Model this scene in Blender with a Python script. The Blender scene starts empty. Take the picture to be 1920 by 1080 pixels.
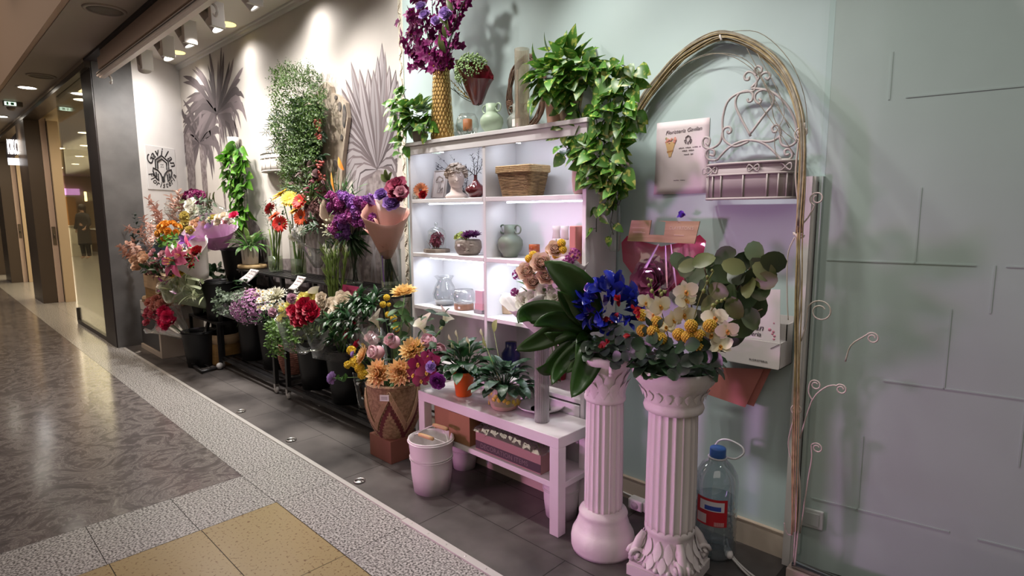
import bpy, math, random
from mathutils import Vector, Matrix, noise
SC = bpy.context.scene
COL = SC.collection
rnd = random.Random(11)
PI = math.pi
V = Vector

# ------------------------------------------------------------------ camera
F_PX, YAW, PITCH, ROLL, CAM_H = 1081.8, math.radians(-43.929), math.radians(-7.521), math.radians(-0.333), 1.38
def cam_axes():
    d = V((math.sin(YAW)*math.cos(PITCH), math.cos(YAW)*math.cos(PITCH), math.sin(PITCH)))
    r = d.cross(V((0, 0, 1))).normalized(); u = r.cross(d)
    return r*math.cos(ROLL)+u*math.sin(ROLL), -r*math.sin(ROLL)+u*math.cos(ROLL), d
CR, CU, CD = cam_axes()
CP = V((0, 0, CAM_H))
cd = bpy.data.cameras.new('camera'); cam = bpy.data.objects.new('camera', cd); COL.objects.link(cam)
cd.sensor_width = 36; cd.lens = F_PX/1920*36; cd.clip_start = .02
cam.matrix_world = Matrix(((CR.x, CU.x, -CD.x, 0), (CR.y, CU.y, -CD.y, 0), (CR.z, CU.z, -CD.z, CAM_H), (0, 0, 0, 1)))
SC.camera = cam

# ------------------------------------------------------------------ world, exposure, large lights
SC.view_settings.view_transform = 'Standard'; SC.view_settings.look = 'None'
SC.view_settings.gamma = 1; SC.view_settings.use_curve_mapping = False
SC.view_settings.exposure = 0.3
SC.cycles.max_bounces = 6; SC.cycles.diffuse_bounces = 3; SC.cycles.glossy_bounces = 3
SC.cycles.transmission_bounces = 4; SC.cycles.transparent_max_bounces = 16
SC.cycles.caustics_reflective = False; SC.cycles.caustics_refractive = False
SC.cycles.sample_clamp_indirect = 4.0
W = bpy.data.worlds.new('mall_ambience'); SC.world = W; W.use_nodes = True
W.node_tree.nodes['Background'].inputs[0].default_value = (1.0, .86, .76, 1)
W.node_tree.nodes['Background'].inputs[1].default_value = .085
def area(name, loc, target, sx, sy, power, col):
    l = bpy.data.lights.new(name, 'AREA'); l.shape = 'RECTANGLE'; l.size = sx; l.size_y = sy; l.energy = power; l.color = col
    o = bpy.data.objects.new(name, l); COL.objects.link(o); o.location = loc
    o.rotation_euler = (V(target)-V(loc)).to_track_quat('-Z', 'Y').to_euler(); return o
def spot(name, loc, target, power, ang, blend, col, r=.04):
    l = bpy.data.lights.new(name, 'SPOT'); l.energy = power; l.spot_size = ang; l.spot_blend = blend; l.color = col; l.shadow_soft_size = r
    o = bpy.data.objects.new(name, l); COL.objects.link(o); o.location = loc
    o.rotation_euler = (V(target)-V(loc)).to_track_quat('-Z', 'Y').to_euler(); return o
WARM, COOL = (1, .80, .60), (1, .95, .90)
# pink and violet glow of a lit display across the corridor
spot('display_glow', (-4.2, -2.3, .85), (-1.47, 2.05, .62), 330, math.radians(28), .7, (1, .40, .80), .30)
spot('violet_glow', (-3.7, -1.7, .7), (-.35, 2.35, 1.0), 45, math.radians(38), .8, (.52, .46, 1), .16)
# corridor ceiling and upper floor light
area('corridor_light', (-7.5, -2.5, 4.6), (-6.5, .6, 0), 7, 2.5, 62, (1, .83, .66))
area('atrium_light', (1.0, -3.0, 4.6), (-1.8, 1.2, 0), 5, 3, 45, (1, .88, .80))
# unseen shop track fixtures, plus spots added to brighten flowers and right wall
for sx_, tx_, tz_, pw_ in ((-3.2, -3.0, 1.7, 24), (-2.5, -2.2, 1.8, 24), (-1.8, -1.35, 1.9, 32), (-1.1, -.95, 1.0, 22), (-.4, -.3, 1.2, 16), (.3, .35, 1.2, 10),
                         (-2.2, -2.2, .4, 42), (-3.1, -3.0, .6, 70), (-4.0, -4.0, .7, 85), (-4.8, -4.8, .7, 85), (-5.7, -5.8, .8, 90), (-1.5, -1.2, .9, 34)):
    spot('track_and_fill_spot', (sx_, 1.62, 2.72), (tx_, 2.25 if tz_ > .95 else 1.9, tz_), pw_, math.radians(88), 1, COOL)

# ------------------------------------------------------------------ pixel -> place
def ray(x, y): return CR*((x-960)/F_PX)+CU*((540-y)/F_PX)+CD
def P(x, y, Y): d = ray(x, y); return CP+d*(Y/d.y)
def PX(x, y, X): d = ray(x, y); return CP+d*(X/d.x)
def PF(x, y, z=0): d = ray(x, y); return CP+d*((z-CAM_H)/d.z)
def mpp(p): return (V(p)-CP).dot(CD)/F_PX     # metres that one photograph pixel spans at p

# ------------------------------------------------------------------ materials
MATS = {}
def mat(name, col, rough=.5, metal=0, col2=None, ns=8, nd=4, bump=0, bs=40, emit=0, coat=0, spec=.5, stretch=None, lo=.35, hi=.65, bd=.01):
    """plain material: optional second colour mixed by noise, optional noise bump"""
    if name in MATS: return MATS[name]
    m = bpy.data.materials.new(name); m.use_nodes = True; MATS[name] = m
    N = m.node_tree.nodes; L = m.node_tree.links; b = N['Principled BSDF']
    c = tuple(col)+(1,)
    b.inputs['Base Color'].default_value = c; b.inputs['Roughness'].default_value = rough; b.inputs['Metallic'].default_value = metal
    b.inputs['Coat Weight'].default_value = coat; b.inputs['Specular IOR Level'].default_value = spec
    tc = N.new('ShaderNodeTexCoord'); mp = N.new('ShaderNodeMapping'); L.new(tc.outputs['Object'], mp.inputs[0])
    if stretch: mp.inputs['Scale'].default_value = stretch
    if col2:
        n = N.new('ShaderNodeTexNoise'); n.inputs['Scale'].default_value = ns; n.inputs['Detail'].default_value = nd; L.new(mp.outputs[0], n.inputs[0])
        r = N.new('ShaderNodeValToRGB'); r.color_ramp.elements[0].position = lo; r.color_ramp.elements[1].position = hi
        r.color_ramp.elements[0].color = c; r.color_ramp.elements[1].color = tuple(col2)+(1,)
        L.new(n.outputs[0], r.inputs[0]); L.new(r.outputs[0], b.inputs['Base Color'])
    if bump:
        n2 = N.new('ShaderNodeTexNoise'); n2.inputs['Scale'].default_value = bs; L.new(mp.outputs[0], n2.inputs[0])
        bp = N.new('ShaderNodeBump'); bp.inputs['Strength'].default_value = bump; bp.inputs['Distance'].default_value = bd
        L.new(n2.outputs[0], bp.inputs['Height']); L.new(bp.outputs[0], b.inputs['Normal'])
    if emit:
        b.inputs['Emission Color'].default_value = c; b.inputs['Emission Strength'].default_value = emit
    return m
def petal(name, base, tip, var=.25, rough=.55, patch=None, ps=60, thr=.55, sss=0):
    """leaf and petal material: colour runs from base to tip of every leaf, each leaf a little lighter or darker; optional variegation"""
    if name in MATS: return MATS[name]
    m = bpy.data.materials.new(name); m.use_nodes = True; MATS[name] = m
    N = m.node_tree.nodes; L = m.node_tree.links; b = N['Principled BSDF']
    b.inputs['Roughness'].default_value = rough
    a = N.new('ShaderNodeAttribute'); a.attribute_name = 't'
    mx = N.new('ShaderNodeMix'); mx.data_type = 'RGBA'; L.new(a.outputs['Fac'], mx.inputs[0])
    mx.inputs[6].default_value = tuple(base)+(1,); mx.inputs[7].default_value = tuple(tip)+(1,)
    out = mx.outputs[2]
    if patch:
        tc = N.new('ShaderNodeTexCoord'); n = N.new('ShaderNodeTexNoise'); n.inputs['Scale'].default_value = ps; L.new(tc.outputs['Object'], n.inputs[0])
        r = N.new('ShaderNodeValToRGB'); r.color_ramp.elements[0].position = thr; r.color_ramp.elements[1].position = thr+.08; L.new(n.outputs[0], r.inputs[0])
        m2 = N.new('ShaderNodeMix'); m2.data_type = 'RGBA'; L.new(r.outputs[0], m2.inputs[0]); L.new(out, m2.inputs[6]); m2.inputs[7].default_value = tuple(patch)+(1,)
        out = m2.outputs[2]
    g = N.new('ShaderNodeNewGeometry'); h = N.new('ShaderNodeHueSaturation')
    mr = N.new('ShaderNodeMapRange'); mr.inputs[3].default_value = 1-var; mr.inputs[4].default_value = 1+var
    L.new(g.outputs['Random Per Island'], mr.inputs[0]); L.new(mr.outputs[0], h.inputs['Value']); L.new(out, h.inputs['Color'])
    L.new(h.outputs[0], b.inputs['Base Color'])
    tr = N.new('ShaderNodeBsdfTranslucent'); L.new(h.outputs[0], tr.inputs[0]); ms = N.new('ShaderNodeMixShader'); ms.inputs[0].default_value = .22
    L.new(b.outputs[0], ms.inputs[1]); L.new(tr.outputs[0], ms.inputs[2]); L.new(ms.outputs[0], N['Material Output'].inputs[0])
    return m
def clear(name, col=(1, 1, 1), refl=.12, rough=.05, tint=.0, bump=0, bs=30):
    """thin glass or film: mostly see-through, shiny at grazing angles; tint mixes in a milky body colour"""
    if name in MATS: return MATS[name]
    m = bpy.data.materials.new(name); m.use_nodes = True; MATS[name] = m
    N = m.node_tree.nodes; L = m.node_tree.links; N.remove(N['Principled BSDF'])
    t = N.new('ShaderNodeBsdfTransparent'); t.inputs[0].default_value = tuple(col)+(1,)
    g = N.new('ShaderNodeBsdfGlossy'); g.inputs['Roughness'].default_value = rough
    fr = N.new('ShaderNodeLayerWeight'); fr.inputs[0].default_value = .35
    mr = N.new('ShaderNodeMapRange'); mr.inputs[3].default_value = refl*.35; mr.inputs[4].default_value = min(1, refl*4)
    L.new(fr.outputs['Facing'], mr.inputs[0])
    m1 = N.new('ShaderNodeMixShader'); L.new(mr.outputs[0], m1.inputs[0]); L.new(t.outputs[0], m1.inputs[1]); L.new(g.outputs[0], m1.inputs[2])
    out = m1.outputs[0]
    if tint:
        d = N.new('ShaderNodeBsdfDiffuse'); d.inputs[0].default_value = tuple(col)+(1,); m2 = N.new('ShaderNodeMixShader'); m2.inputs[0].default_value = tint
        L.new(out, m2.inputs[1]); L.new(d.outputs[0], m2.inputs[2]); out = m2.outputs[0]
    if bump:
        n2 = N.new('ShaderNodeTexNoise'); n2.inputs['Scale'].default_value = bs; tc = N.new('ShaderNodeTexCoord'); L.new(tc.outputs['Object'], n2.inputs[0])
        bp = N.new('ShaderNodeBump'); bp.inputs['Strength'].default_value = bump; L.new(n2.outputs[0], bp.inputs['Height']); L.new(bp.outputs[0], g.inputs['Normal']); L.new(bp.outputs[0], fr.inputs['Normal'])
    L.new(out, N['Material Output'].inputs[0]); return m

# ------------------------------------------------------------------ mesh builder
SH = dict(oval=[.15, .62, .92, 1, .85, .55, 0], lance=[.1, .55, .95, 1, .8, .45, 0], heart=[.45, .95, 1, .86, .62, .32, 0], petal=[.22, .5, .78, .96, 1, .8, .3],
          point=[.3, .68, .95, 1, .82, .48, 0], round=[.3, .8, 1, 1, .92, .7, .25], blade=[.8, 1, .95, .85, .65, .4, 0], strap=[.5, .8, .95, 1, 1, .9, .45])
def prof(s, t):
    a = SH[s]; x = t*(len(a)-1); i = min(int(x), len(a)-2); return a[i]+(a[i+1]-a[i])*(x-i)
def frame(p, z, roll=0):
    z = V(z).normalized(); x = V((0, 0, 1)).cross(z)
    if x.length < 1e-3: x = V((1, 0, 0))
    x.normalize(); y = z.cross(x)
    return Matrix(((x.x, y.x, z.x, p[0]), (x.y, y.y, z.y, p[1]), (x.z, y.z, z.z, p[2]), (0, 0, 0, 1))) @ Matrix.Rotation(roll, 4, 'Z')
def along(p, x, up=(0, 0, 1)):
    """frame whose +X runs along x, +Z as near up as it can: for leaves"""
    x = V(x).normalized(); u = V(up); y = u.cross(x)
    if y.length < 1e-3: y = V((0, 1, 0)).cross(x)
    y.normalize(); z = x.cross(y)
    return Matrix(((x.x, y.x, z.x, p[0]), (x.y, y.y, z.y, p[1]), (x.z, y.z, z.z, p[2]), (0, 0, 0, 1)))
def T(p): return Matrix.Translation(V(p))
def RX(a): return Matrix.Rotation(a, 4, 'X')
def RY(a): return Matrix.Rotation(a, 4, 'Y')
def RZ(a): return Matrix.Rotation(a, 4, 'Z')
def smooth_pts(pts, k=4):
    """Catmull-Rom through pts"""
    pts = [V(p) for p in pts]; o = []
    for i in range(len(pts)-1):
        p0 = pts[max(i-1, 0)]; p1 = pts[i]; p2 = pts[i+1]; p3 = pts[min(i+2, len(pts)-1)]
        for j in range(k):
            t = j/k; o.append(.5*((2*p1)+(p2-p0)*t+(2*p0-5*p1+4*p2-p3)*t*t+(3*p1-p0-3*p2+p3)*t**3))
    o.append(pts[-1]); return o
class MB:
    def __init__(s): s.v = []; s.f = []; s.m = []; s.t = []; s.mi = 0; s.flat = set()
    def add(s, vs, fs, t=None, M=None):
        o = len(s.v)
        s.v += [M @ V(p) for p in vs] if M else [V(p) for p in vs]
        s.t += t if t else [.5]*len(vs)
        s.f += [tuple(i+o for i in f) for f in fs]; s.m += [s.mi]*len(fs); return s
    def box(s, c, d, M=None, rz=0):
        x, y, z = d[0]/2, d[1]/2, d[2]/2
        vs = [(a*x, b*y, e*z) for e in (-1, 1) for b in (-1, 1) for a in (-1, 1)]
        Q = (M or Matrix()) @ T(c) @ RZ(rz); k = len(s.f)
        s.add(vs, [(0, 2, 3, 1), (4, 5, 7, 6), (0, 1, 5, 4), (2, 6, 7, 3), (0, 4, 6, 2), (1, 3, 7, 5)], None, Q); s.flat.update(range(k, k+6)); return s
    def span(s, a, b): return s.box([(a[i]+b[i])/2 for i in range(3)], [abs(b[i]-a[i]) for i in range(3)])
    def tube(s, pts, r, n=6, cap=True, t=None):
        pts = [V(p) for p in pts]; vs = []; fs = []; K = len(pts); tt = []
        ref = V((.31, .2, .93)).normalized()
        for i, p in enumerate(pts):
            d = (pts[min(i+1, K-1)]-pts[max(i-1, 0)])
            d = d.normalized() if d.length > 1e-9 else V((0, 0, 1))
            x = d.cross(ref)
            if x.length < .05: x = d.cross(V((1, 0, 0)))
            x.normalize(); y = d.cross(x); rr = r[i] if isinstance(r, (list, tuple)) else r
            for k in range(n):
                a = 2*PI*k/n; vs.append(p+x*math.cos(a)*rr+y*math.sin(a)*rr); tt.append(i/max(1, K-1) if t is None else t)
        for i in range(K-1):
            for k in range(n): fs.append((i*n+k, i*n+(k+1) % n, (i+1)*n+(k+1) % n, (i+1)*n+k))
        if cap: fs += [tuple(range(n-1, -1, -1)), tuple((K-1)*n+k for k in range(n))]
        return s.add(vs, fs, tt)
    def lathe(s, pr, n=24, M=None, cap0=True, cap1=False, rf=None):
        """revolve (r,z) profile; rf(angle,i) scales the radius"""
        vs = []; fs = []; K = len(pr)
        for i, (r, z) in enumerate(pr):
            for k in range(n):
                a = 2*PI*k/n; q = r*(rf(a, i) if rf else 1); vs.append((q*math.cos(a), q*math.sin(a), z))
        for i in range(K-1):
            for k in range(n): fs.append((i*n+k, i*n+(k+1) % n, (i+1)*n+(k+1) % n, (i+1)*n+k))
        if cap0: fs.append(tuple(range(n-1, -1, -1)))
        if cap1: fs.append(tuple((K-1)*n+k for k in range(n)))
        return s.add(vs, fs, [i/(K-1) for i in range(K) for k in range(n)], M)
    def ball(s, c, r, nu=10, nv=7, sc=(1, 1, 1), M=None, wob=0):
        vs = []; fs = []
        for j in range(nv+1):
            th = PI*j/nv
            for i in range(nu):
                a = 2*PI*i/nu; q = r*(1+(rnd.uniform(-wob, wob) if wob and 0 < j < nv else 0))
                vs.append((q*math.sin(th)*math.cos(a)*sc[0], q*math.sin(th)*math.sin(a)*sc[1], q*math.cos(th)*sc[2]))
        for j in range(nv):
            for i in range(nu): fs.append((j*nu+i, (j+1)*nu+i, (j+1)*nu+(i+1) % nu, j*nu+(i+1) % nu))
        return s.add(vs, fs, [1-j/nv for j in range(nv+1) for i in range(nu)], (M or Matrix()) @ T(c))
    def leaf(s, M, L, W, shape='oval', bend=.5, fold=.25, ns=5, wav=0, t0=0, t1=1):
        vs = []; fs = []; tt = []; x = z = 0.
        for i in range(ns+1):
            t = i/ns; a = -bend*t
            if i: x += math.cos(a+bend/ns/2)*L/ns; z += math.sin(a+bend/ns/2)*L/ns
            w = W*.5*prof(shape, t); nx, nz = -math.sin(a), math.cos(a); e = fold*w; q = rnd.uniform(-wav, wav)*W if wav else 0; q2 = rnd.uniform(-wav, wav)*W if wav else 0
            vs += [(x+nx*(e+q), -w, z+nz*(e+q)), (x, 0, z), (x+nx*(e+q2), w, z+nz*(e+q2))]; tt += [t0+(t1-t0)*t]*3
        for i in range(ns):
            b = i*3; fs += [(b, b+3, b+4, b+1), (b+1, b+4, b+5, b+2)]
        return s.add(vs, fs, tt, M)
    def poly(s, pts, th, M=None):
        """outline in the local XY plane, extruded th along local Z"""
        n = len(pts); vs = [(p[0], p[1], 0) for p in pts]+[(p[0], p[1], th) for p in pts]; k = len(s.f)
        s.add(vs, [tuple(range(n-1, -1, -1)), tuple(range(n, 2*n))]+[(i, (i+1) % n, n+(i+1) % n, n+i) for i in range(n)], None, M)
        s.flat.update(range(k, k+n+2)); return s
    def sheet(s, fn, nu, nv, M=None, closed=False):
        vs = []; fs = []; tt = []; nn = nu if closed else nu+1
        for j in range(nv+1):
            for i in range(nn): vs.append(fn(i/nu, j/nv)); tt.append(j/nv)
        for j in range(nv):
            for i in range(nu): fs.append((j*nn+i, j*nn+(i+1) % nn, (j+1)*nn+(i+1) % nn, (j+1)*nn+i))
        return s.add(vs, fs, tt, M)
    def build(s, name, mats, parent=None, org=None, smooth=True, kind=None, label=None):
        if not isinstance(mats, (list, tuple)): mats = [mats]
        o0 = V(org) if org is not None else (V(parent['org']) if parent is not None and 'org' in parent else V((0, 0, 0)))
        me = bpy.data.meshes.new(name); me.from_pydata([p-o0 for p in s.v], [], s.f); me.update()
        for m in mats: me.materials.append(m)
        me.polygons.foreach_set('material_index', s.m)
        me.polygons.foreach_set('use_smooth', [smooth and i not in s.flat for i in range(len(s.f))])
        a = me.attributes.new('t', 'FLOAT', 'POINT'); a.data.foreach_set('value', s.t)
        o = bpy.data.objects.new(name, me); COL.objects.link(o)
        if parent is not None: o.parent = parent; o['org'] = list(o0)
        else: o.location = o0; o['org'] = list(o0)
        if kind: o['kind'] = kind
        if label: o['label'] = label
        return o
def tag(o, label, cat, group=None, kind=None):
    o['label'] = label; o['category'] = cat
    if group: o['group'] = group
    if kind: o['kind'] = kind
    return o
def thing(name, label, cat, loc, group=None):
    o = bpy.data.objects.new(name, None); COL.objects.link(o); o.location = V(loc); o['org'] = list(V(loc)); o.empty_display_size = .05
    return tag(o, label, cat, group)
def dup(root, loc, label=None, rz=None):
    r = root.copy(); COL.objects.link(r); r.location = V(loc)
    if rz is not None: r.rotation_euler = (0, 0, rz)
    if label: r['label'] = label
    for ch in list(root.children):
        c = ch.copy(); COL.objects.link(c); c.parent = r
        for g in list(ch.children):
            d = g.copy(); COL.objects.link(d); d.parent = c
    return r
def bevel(o, w=.004, n=2):
    m = o.modifiers.new('bevel', 'BEVEL'); m.width = w; m.segments = n; m.limit_method = 'ANGLE'; return o
def solid(o, t=.003):
    m = o.modifiers.new('solid', 'SOLIDIFY'); m.thickness = t; m.offset = 0; return o
def text_mb(mb, body, size, M, shear=0, th=.0004, align='CENTER', sp=1.0):
    """raised lettering as mesh: local XY plane of M"""
    c = bpy.data.curves.new('lettering', 'FONT'); c.body = body; c.size = size; c.shear = shear; c.align_x = align; c.align_y = 'CENTER'; c.extrude = th/2; c.space_character = sp; c.resolution_u = 3; c.offset = size*.018 if size > .05 else 0
    o = bpy.data.objects.new('lettering', c); COL.objects.link(o)
    dg = bpy.context.evaluated_depsgraph_get(); me = o.evaluated_get(dg).to_mesh()
    mb.add([v.co.copy() for v in me.vertices], [tuple(p.vertices) for p in me.polygons], None, M)
    bpy.data.objects.remove(o); bpy.data.curves.remove(c); return mb

# ------------------------------------------------------------------ flowers and foliage (all facing local +Z of M)
U = rnd.uniform
def daisy(mb, M, r, n=18, rings=2, tilt=.2, w=.3, shape='strap', bend=.25, eye=.28, eyemat=None):
    for k in range(rings):
        for i in range(n):
            mb.leaf(M @ RZ(2*PI*(i+.5*k)/n+U(-.06, .06)) @ RY(-tilt-.25*k+U(-.08, .08)) @ T((r*.12, 0, .002*k)), r*(1-.14*k), r*w, shape, bend, .2, 3)
    if eye:
        o = mb.mi; mb.mi = o if eyemat is None else eyemat; mb.ball((0, 0, r*.06), r*eye, 9, 6, (1, 1, .55), M, .1); mb.mi = o
def dahlia(mb, M, r, rings=5, n=16, w=.3, up=1.25):
    for k in range(rings):
        q = k/(rings-1); m = max(6, int(n*(1-.5*q)))
        for i in range(m):
            mb.leaf(M @ RZ(2*PI*(i+.5*(k % 2))/m+U(-.08, .08)) @ RY(-(.12+up*q)+U(-.1, .1)) @ T((r*.1, 0, 0)), r*(1-.5*q), r*w*(1-.3*q), 'point', -.35, .55, 3)
def rose(mb, M, r, layers=5, n=6, tilt0=.45, tilt1=1.42, bend=-.7, ruf=.05):
    for k in range(layers):
        q = k/(layers-1); m = max(3, int(round(n*(1-.35*q))))
        for i in range(m):
            mb.leaf(M @ RZ(2*PI*(i+.5*(k % 2))/m+U(-.2, .2)) @ RY(-(tilt0+(tilt1-tilt0)*q)+U(-.08, .08)) @ T((r*.08, 0, -.15*r*(1-q))), r*(1.05-.3*q), r*1.15*(1-.5*q), 'petal', bend*(1-.3*q)+(.5 if k == 0 else 0), .45, 4, ruf)
def lily(mb, M, r, tilt=.75, bend=1.5, stam=None):
    for i in range(6): mb.leaf(M @ RZ(PI/3*i+U(-.08, .08)) @ RY(-tilt-.1*(i % 2)) @ T((r*.03, 0, 0)), r*1.15, r*(.42 if i % 2 else .5), 'point', bend, .3, 6, .02)
    if stam is not None:
        o = mb.mi; mb.mi = stam
        for i in range(6):
            d = M.to_3x3() @ V((math.cos(i*PI/3)*.35, math.sin(i*PI/3)*.35, 1)); p = M.translation
            mb.tube([p, p+d*r*.5, p+d*r*.62], [r*.012, r*.012, r*.035], 4)
        mb.mi = o
def florets(mb, M, R, n, r, k=5, sz=(1, 1, 1), low=-.2, shape='petal', eyemat=None):
    """n small k-petalled florets over a dome of radius R"""
    for i in range(n):
        z = 1-(1-low)*(i+.5)/n; a = i*2.39996+U(-.3, .3); q = math.sqrt(max(0, 1-z*z)); d = V((q*math.cos(a)*sz[0], q*math.sin(a)*sz[1], z*sz[2]))
        p = d*R*U(.86, 1.06); m = M @ frame(p, d+V((U(-.4, .4), U(-.4, .4), U(-.2, .4))), U(0, 6))
        for j in range(k): mb.leaf(m @ RZ(2*PI*j/k) @ RY(-.35), r, r*.8, shape, .2, .3, 2)
        if eyemat is not None: o = mb.mi; mb.mi = eyemat; mb.ball((0, 0, r*.15), r*.25, 5, 4, (1, 1, 1), m); mb.mi = o
def carnation(mb, M, r, n=46):
    for i in range(n):
        z = 1-1.05*(i+.5)/n; a = i*2.39996; q = math.sqrt(max(0, 1-z*z)); d = V((q*math.cos(a), q*math.sin(a), z))
        mb.leaf(M @ along(d*r*.25, d, (U(-1, 1), U(-1, 1), U(-1, 1))), r*.8*U(.85, 1.1), r*.62, 'petal', U(-.5, .5), .3, 3, .09)
def pompon(mb, c, r, n=70):
    """craspedia-like ball of tiny petals"""
    mb.ball(c, r*.86, 10, 7)
    for i in range(n):
        z = 1-2*(i+.5)/n; a = i*2.39996; q = math.sqrt(1-z*z); d = V((q*math.cos(a), q*math.sin(a), z))
        mb.ball(V(c)+d*r*.84, r*.19, 5, 4)
def calla(mb, M, r, h):
    def fn(u, v):
        a = 2*PI*u; rr = r*(.16+.84*v**3); tip = max(0, math.cos(a))**2
        return (rr*math.cos(a)*(1+.35*tip*v**3), rr*math.sin(a)*.9, h*v*(1-.18*(1-math.cos(a))*.5*v)+tip*h*.22*v**4)
    mb.sheet(fn, 16, 8, M, True)
def orchid(mb, M, r, lipmat=1):
    for a, l, w in ((PI/2, .95, .62), (PI*1.2, .9, .6), (PI*1.8, .9, .6)): mb.leaf(M @ RZ(a) @ RY(-.12), r*l, r*w, 'oval', .15, .15, 4)
    for a in (.25, PI-.25): mb.leaf(M @ T((0, 0, .004)) @ RZ(a) @ RY(-.15), r, r*1.05, 'round', .2, .1, 4)
    o = mb.mi; mb.mi = lipmat
    mb.leaf(M @ RZ(-PI/2) @ RY(-.8), r*.42, r*.34, 'point', .9, .6, 3); mb.ball((0, 0, r*.12), r*.13, 6, 4, (1, 1, 1), M); mb.mi = o
def stem(mb, a, b, r=.003, sag=0, n=5, k=5):
    a = V(a); b = V(b); m = (a+b)/2+V((0, 0, sag)); pts = smooth_pts([a, m, b], 3); mb.tube(pts, r, k); return pts
def sprig(mb, pts, n, L, W, shape='oval', spread=.9, bend=.4, up=(0, 0, 1), stemr=.0025, leafmat=None, stemmat=None, jit=.35, t0=.15, fold=.25, ns=4, size_end=.6, wav=0):
    """leaves set alternately along a curved stem"""
    pts = [V(p) for p in pts]; o = mb.mi
    if stemmat is not None: mb.mi = stemmat
    if stemr: mb.tube(pts, [stemr*(1-.6*i/(len(pts)-1)) for i in range(len(pts))], 4)
    mb.mi = o if leafmat is None else leafmat
    for i in range(n):
        t = t0+(1-t0)*(i+.5)/n; x = t*(len(pts)-1); k = min(int(x), len(pts)-2); p = pts[k].lerp(pts[k+1], x-k); d = (pts[k+1]-pts[k]).normalized()
        a = i*2.4+U(-jit, jit); s1 = d.cross(V(up)); s1 = s1.normalized() if s1.length > .01 else V((1, 0, 0)); s2 = s1.cross(d)
        side = s1*math.cos(a)+s2*math.sin(a); dr = d*(1-spread*.6)+side*spread+V((U(-jit, jit), U(-jit, jit), U(-jit, jit)))*.5
        z = 1-(1-size_end)*t
        mb.leaf(along(p, dr, d*.6+V((0, 0, .7))+V((U(-.3, .3), U(-.3, .3), 0))), L*z*U(.8, 1.15), W*z*U(.85, 1.1), shape, bend*U(.4, 1.4), fold, ns, wav)
    mb.mi = o
def tuft(mb, c, n, L, W, shape='oval', el=(.2, 1.2), bend=.8, az=(0, 2*PI), fold=.25, ns=5, r0=.01, petiole=0, pr=.002):
    """leaves fanning out of one spot, optional petioles"""
    for i in range(n):
        a = az[0]+(az[1]-az[0])*((i*.618) % 1)+U(-.2, .2); e = U(*el); d = V((math.cos(a)*math.cos(e), math.sin(a)*math.cos(e), math.sin(e))); p = V(c)+V((math.cos(a), math.sin(a), 0))*r0
        if petiole:
            l = petiole*U(.6, 1.15); q = p+d*l; mb.tube([p, p.lerp(q, .5)+V((0, 0, l*.06)), q], pr, 4); p = q; d = V((d.x, d.y, d.z*.55))
        mb.leaf(along(p, d), L*U(.75, 1.15), W*U(.8, 1.1), shape, bend*U(.6, 1.4), fold, ns)
def wrap(mb, base, axis, h, r0, r1, open_=0, ruf=.04, nu=28, nv=7, roll=0, oval=1, cut=.0, k=5):
    """conical paper or film wrapping with a wavy, cut rim; cut lowers the rim on local +X"""
    ph = U(0, 6)
    def fn(u, v):
        a = 2*PI*u*(1-open_)+PI*open_; r = r0+(r1-r0)*v**.85; r *= 1+ruf*math.sin(a*k+ph)*v+ruf*.5*math.sin(a*11+ph)*v
        return (r*math.cos(a), r*math.sin(a)*oval, h*v*(1-cut*(.5+.5*math.cos(a))*v+ruf*math.sin(a*3+ph)*v))
    mb.sheet(fn, nu, nv, frame(base, axis, roll), open_ == 0)
# ================================================================== SETTING
SHX0, WALLY, FRONT = -7.02, 2.305, 1.425
m_marble = mat('dark_marble', (.105, .090, .088), .15, col2=(.28, .25, .235), ns=3, nd=8, spec=.6)
def swirl(m):                      # flowing veins: noise distorted by noise
    N = m.node_tree.nodes; L = m.node_tree.links; n = [x for x in N if x.type == 'TEX_NOISE'][0]
    n.inputs['Distortion'].default_value = 3.2; n.inputs['Scale'].default_value = 4.5; n.inputs['Roughness'].default_value = .68
    r = [x for x in N if x.type == 'VALTORGB'][0]; e = r.color_ramp.elements
    e[0].position = .40; e[1].position = .66
    k = e.new(.50); k.color = (.15, .13, .125, 1); k = e.new(.53); k.color = (.26, .23, .215, 1); k = e.new(.56); k.color = (.14, .12, .115, 1)
swirl(m_marble)
m_granite = mat('speckled_granite', (.085, .08, .076), .24, col2=(.54, .515, .49), ns=110, nd=5, lo=.38, hi=.60)
m_tan = mat('tan_stone', (.17, .10, .05), .25, col2=(.345, .265, .135), ns=80, nd=2, lo=.30, hi=.42)
m_tile = mat('grey_floor_tile', (.045, .039, .038), .42, col2=(.14, .125, .118), ns=2.6, nd=6, lo=.34, hi=.68)
m_joint = mat('floor_joint', (.03, .027, .025), .8)
m_beige = mat('beige_plaster', (.46, .33, .25), .7)
m_cream = mat('cream_wall', (.61, .565, .52), .75, col2=(.56, .52, .48), ns=2.5, bump=.05, bs=18)
m_teal = mat('pale_aqua_paint', (.51, .635, .625), .62, col2=(.47, .595, .59), ns=2, bump=.06, bs=14)
m_rw = mat('pale_panel_wall', (.52, .605, .59), .55, col2=(.49, .57, .555), ns=3, bump=.06, bs=12)
m_ceil = mat('shop_ceiling_paint', (.66, .62, .56), .8)
m_cceil = mat('corridor_ceiling_paint', (.32, .27, .23), .6)
m_darkmetal = mat('dark_frame_metal', (.022, .016, .017), .4)
m_greyp = mat('grey_pillar_paint', (.125, .12, .12), .55, col2=(.08, .077, .077), ns=3.5, nd=5, lo=.42, hi=.7, bump=.1, bs=9)
m_white = mat('white_paint', (.66, .64, .62), .5)
m_alu = mat('brushed_metal', (.62, .60, .58), .3, metal=1)
m_bronze = mat('bronze_lintel', (.085, .068, .055), .35, metal=.5)

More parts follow.
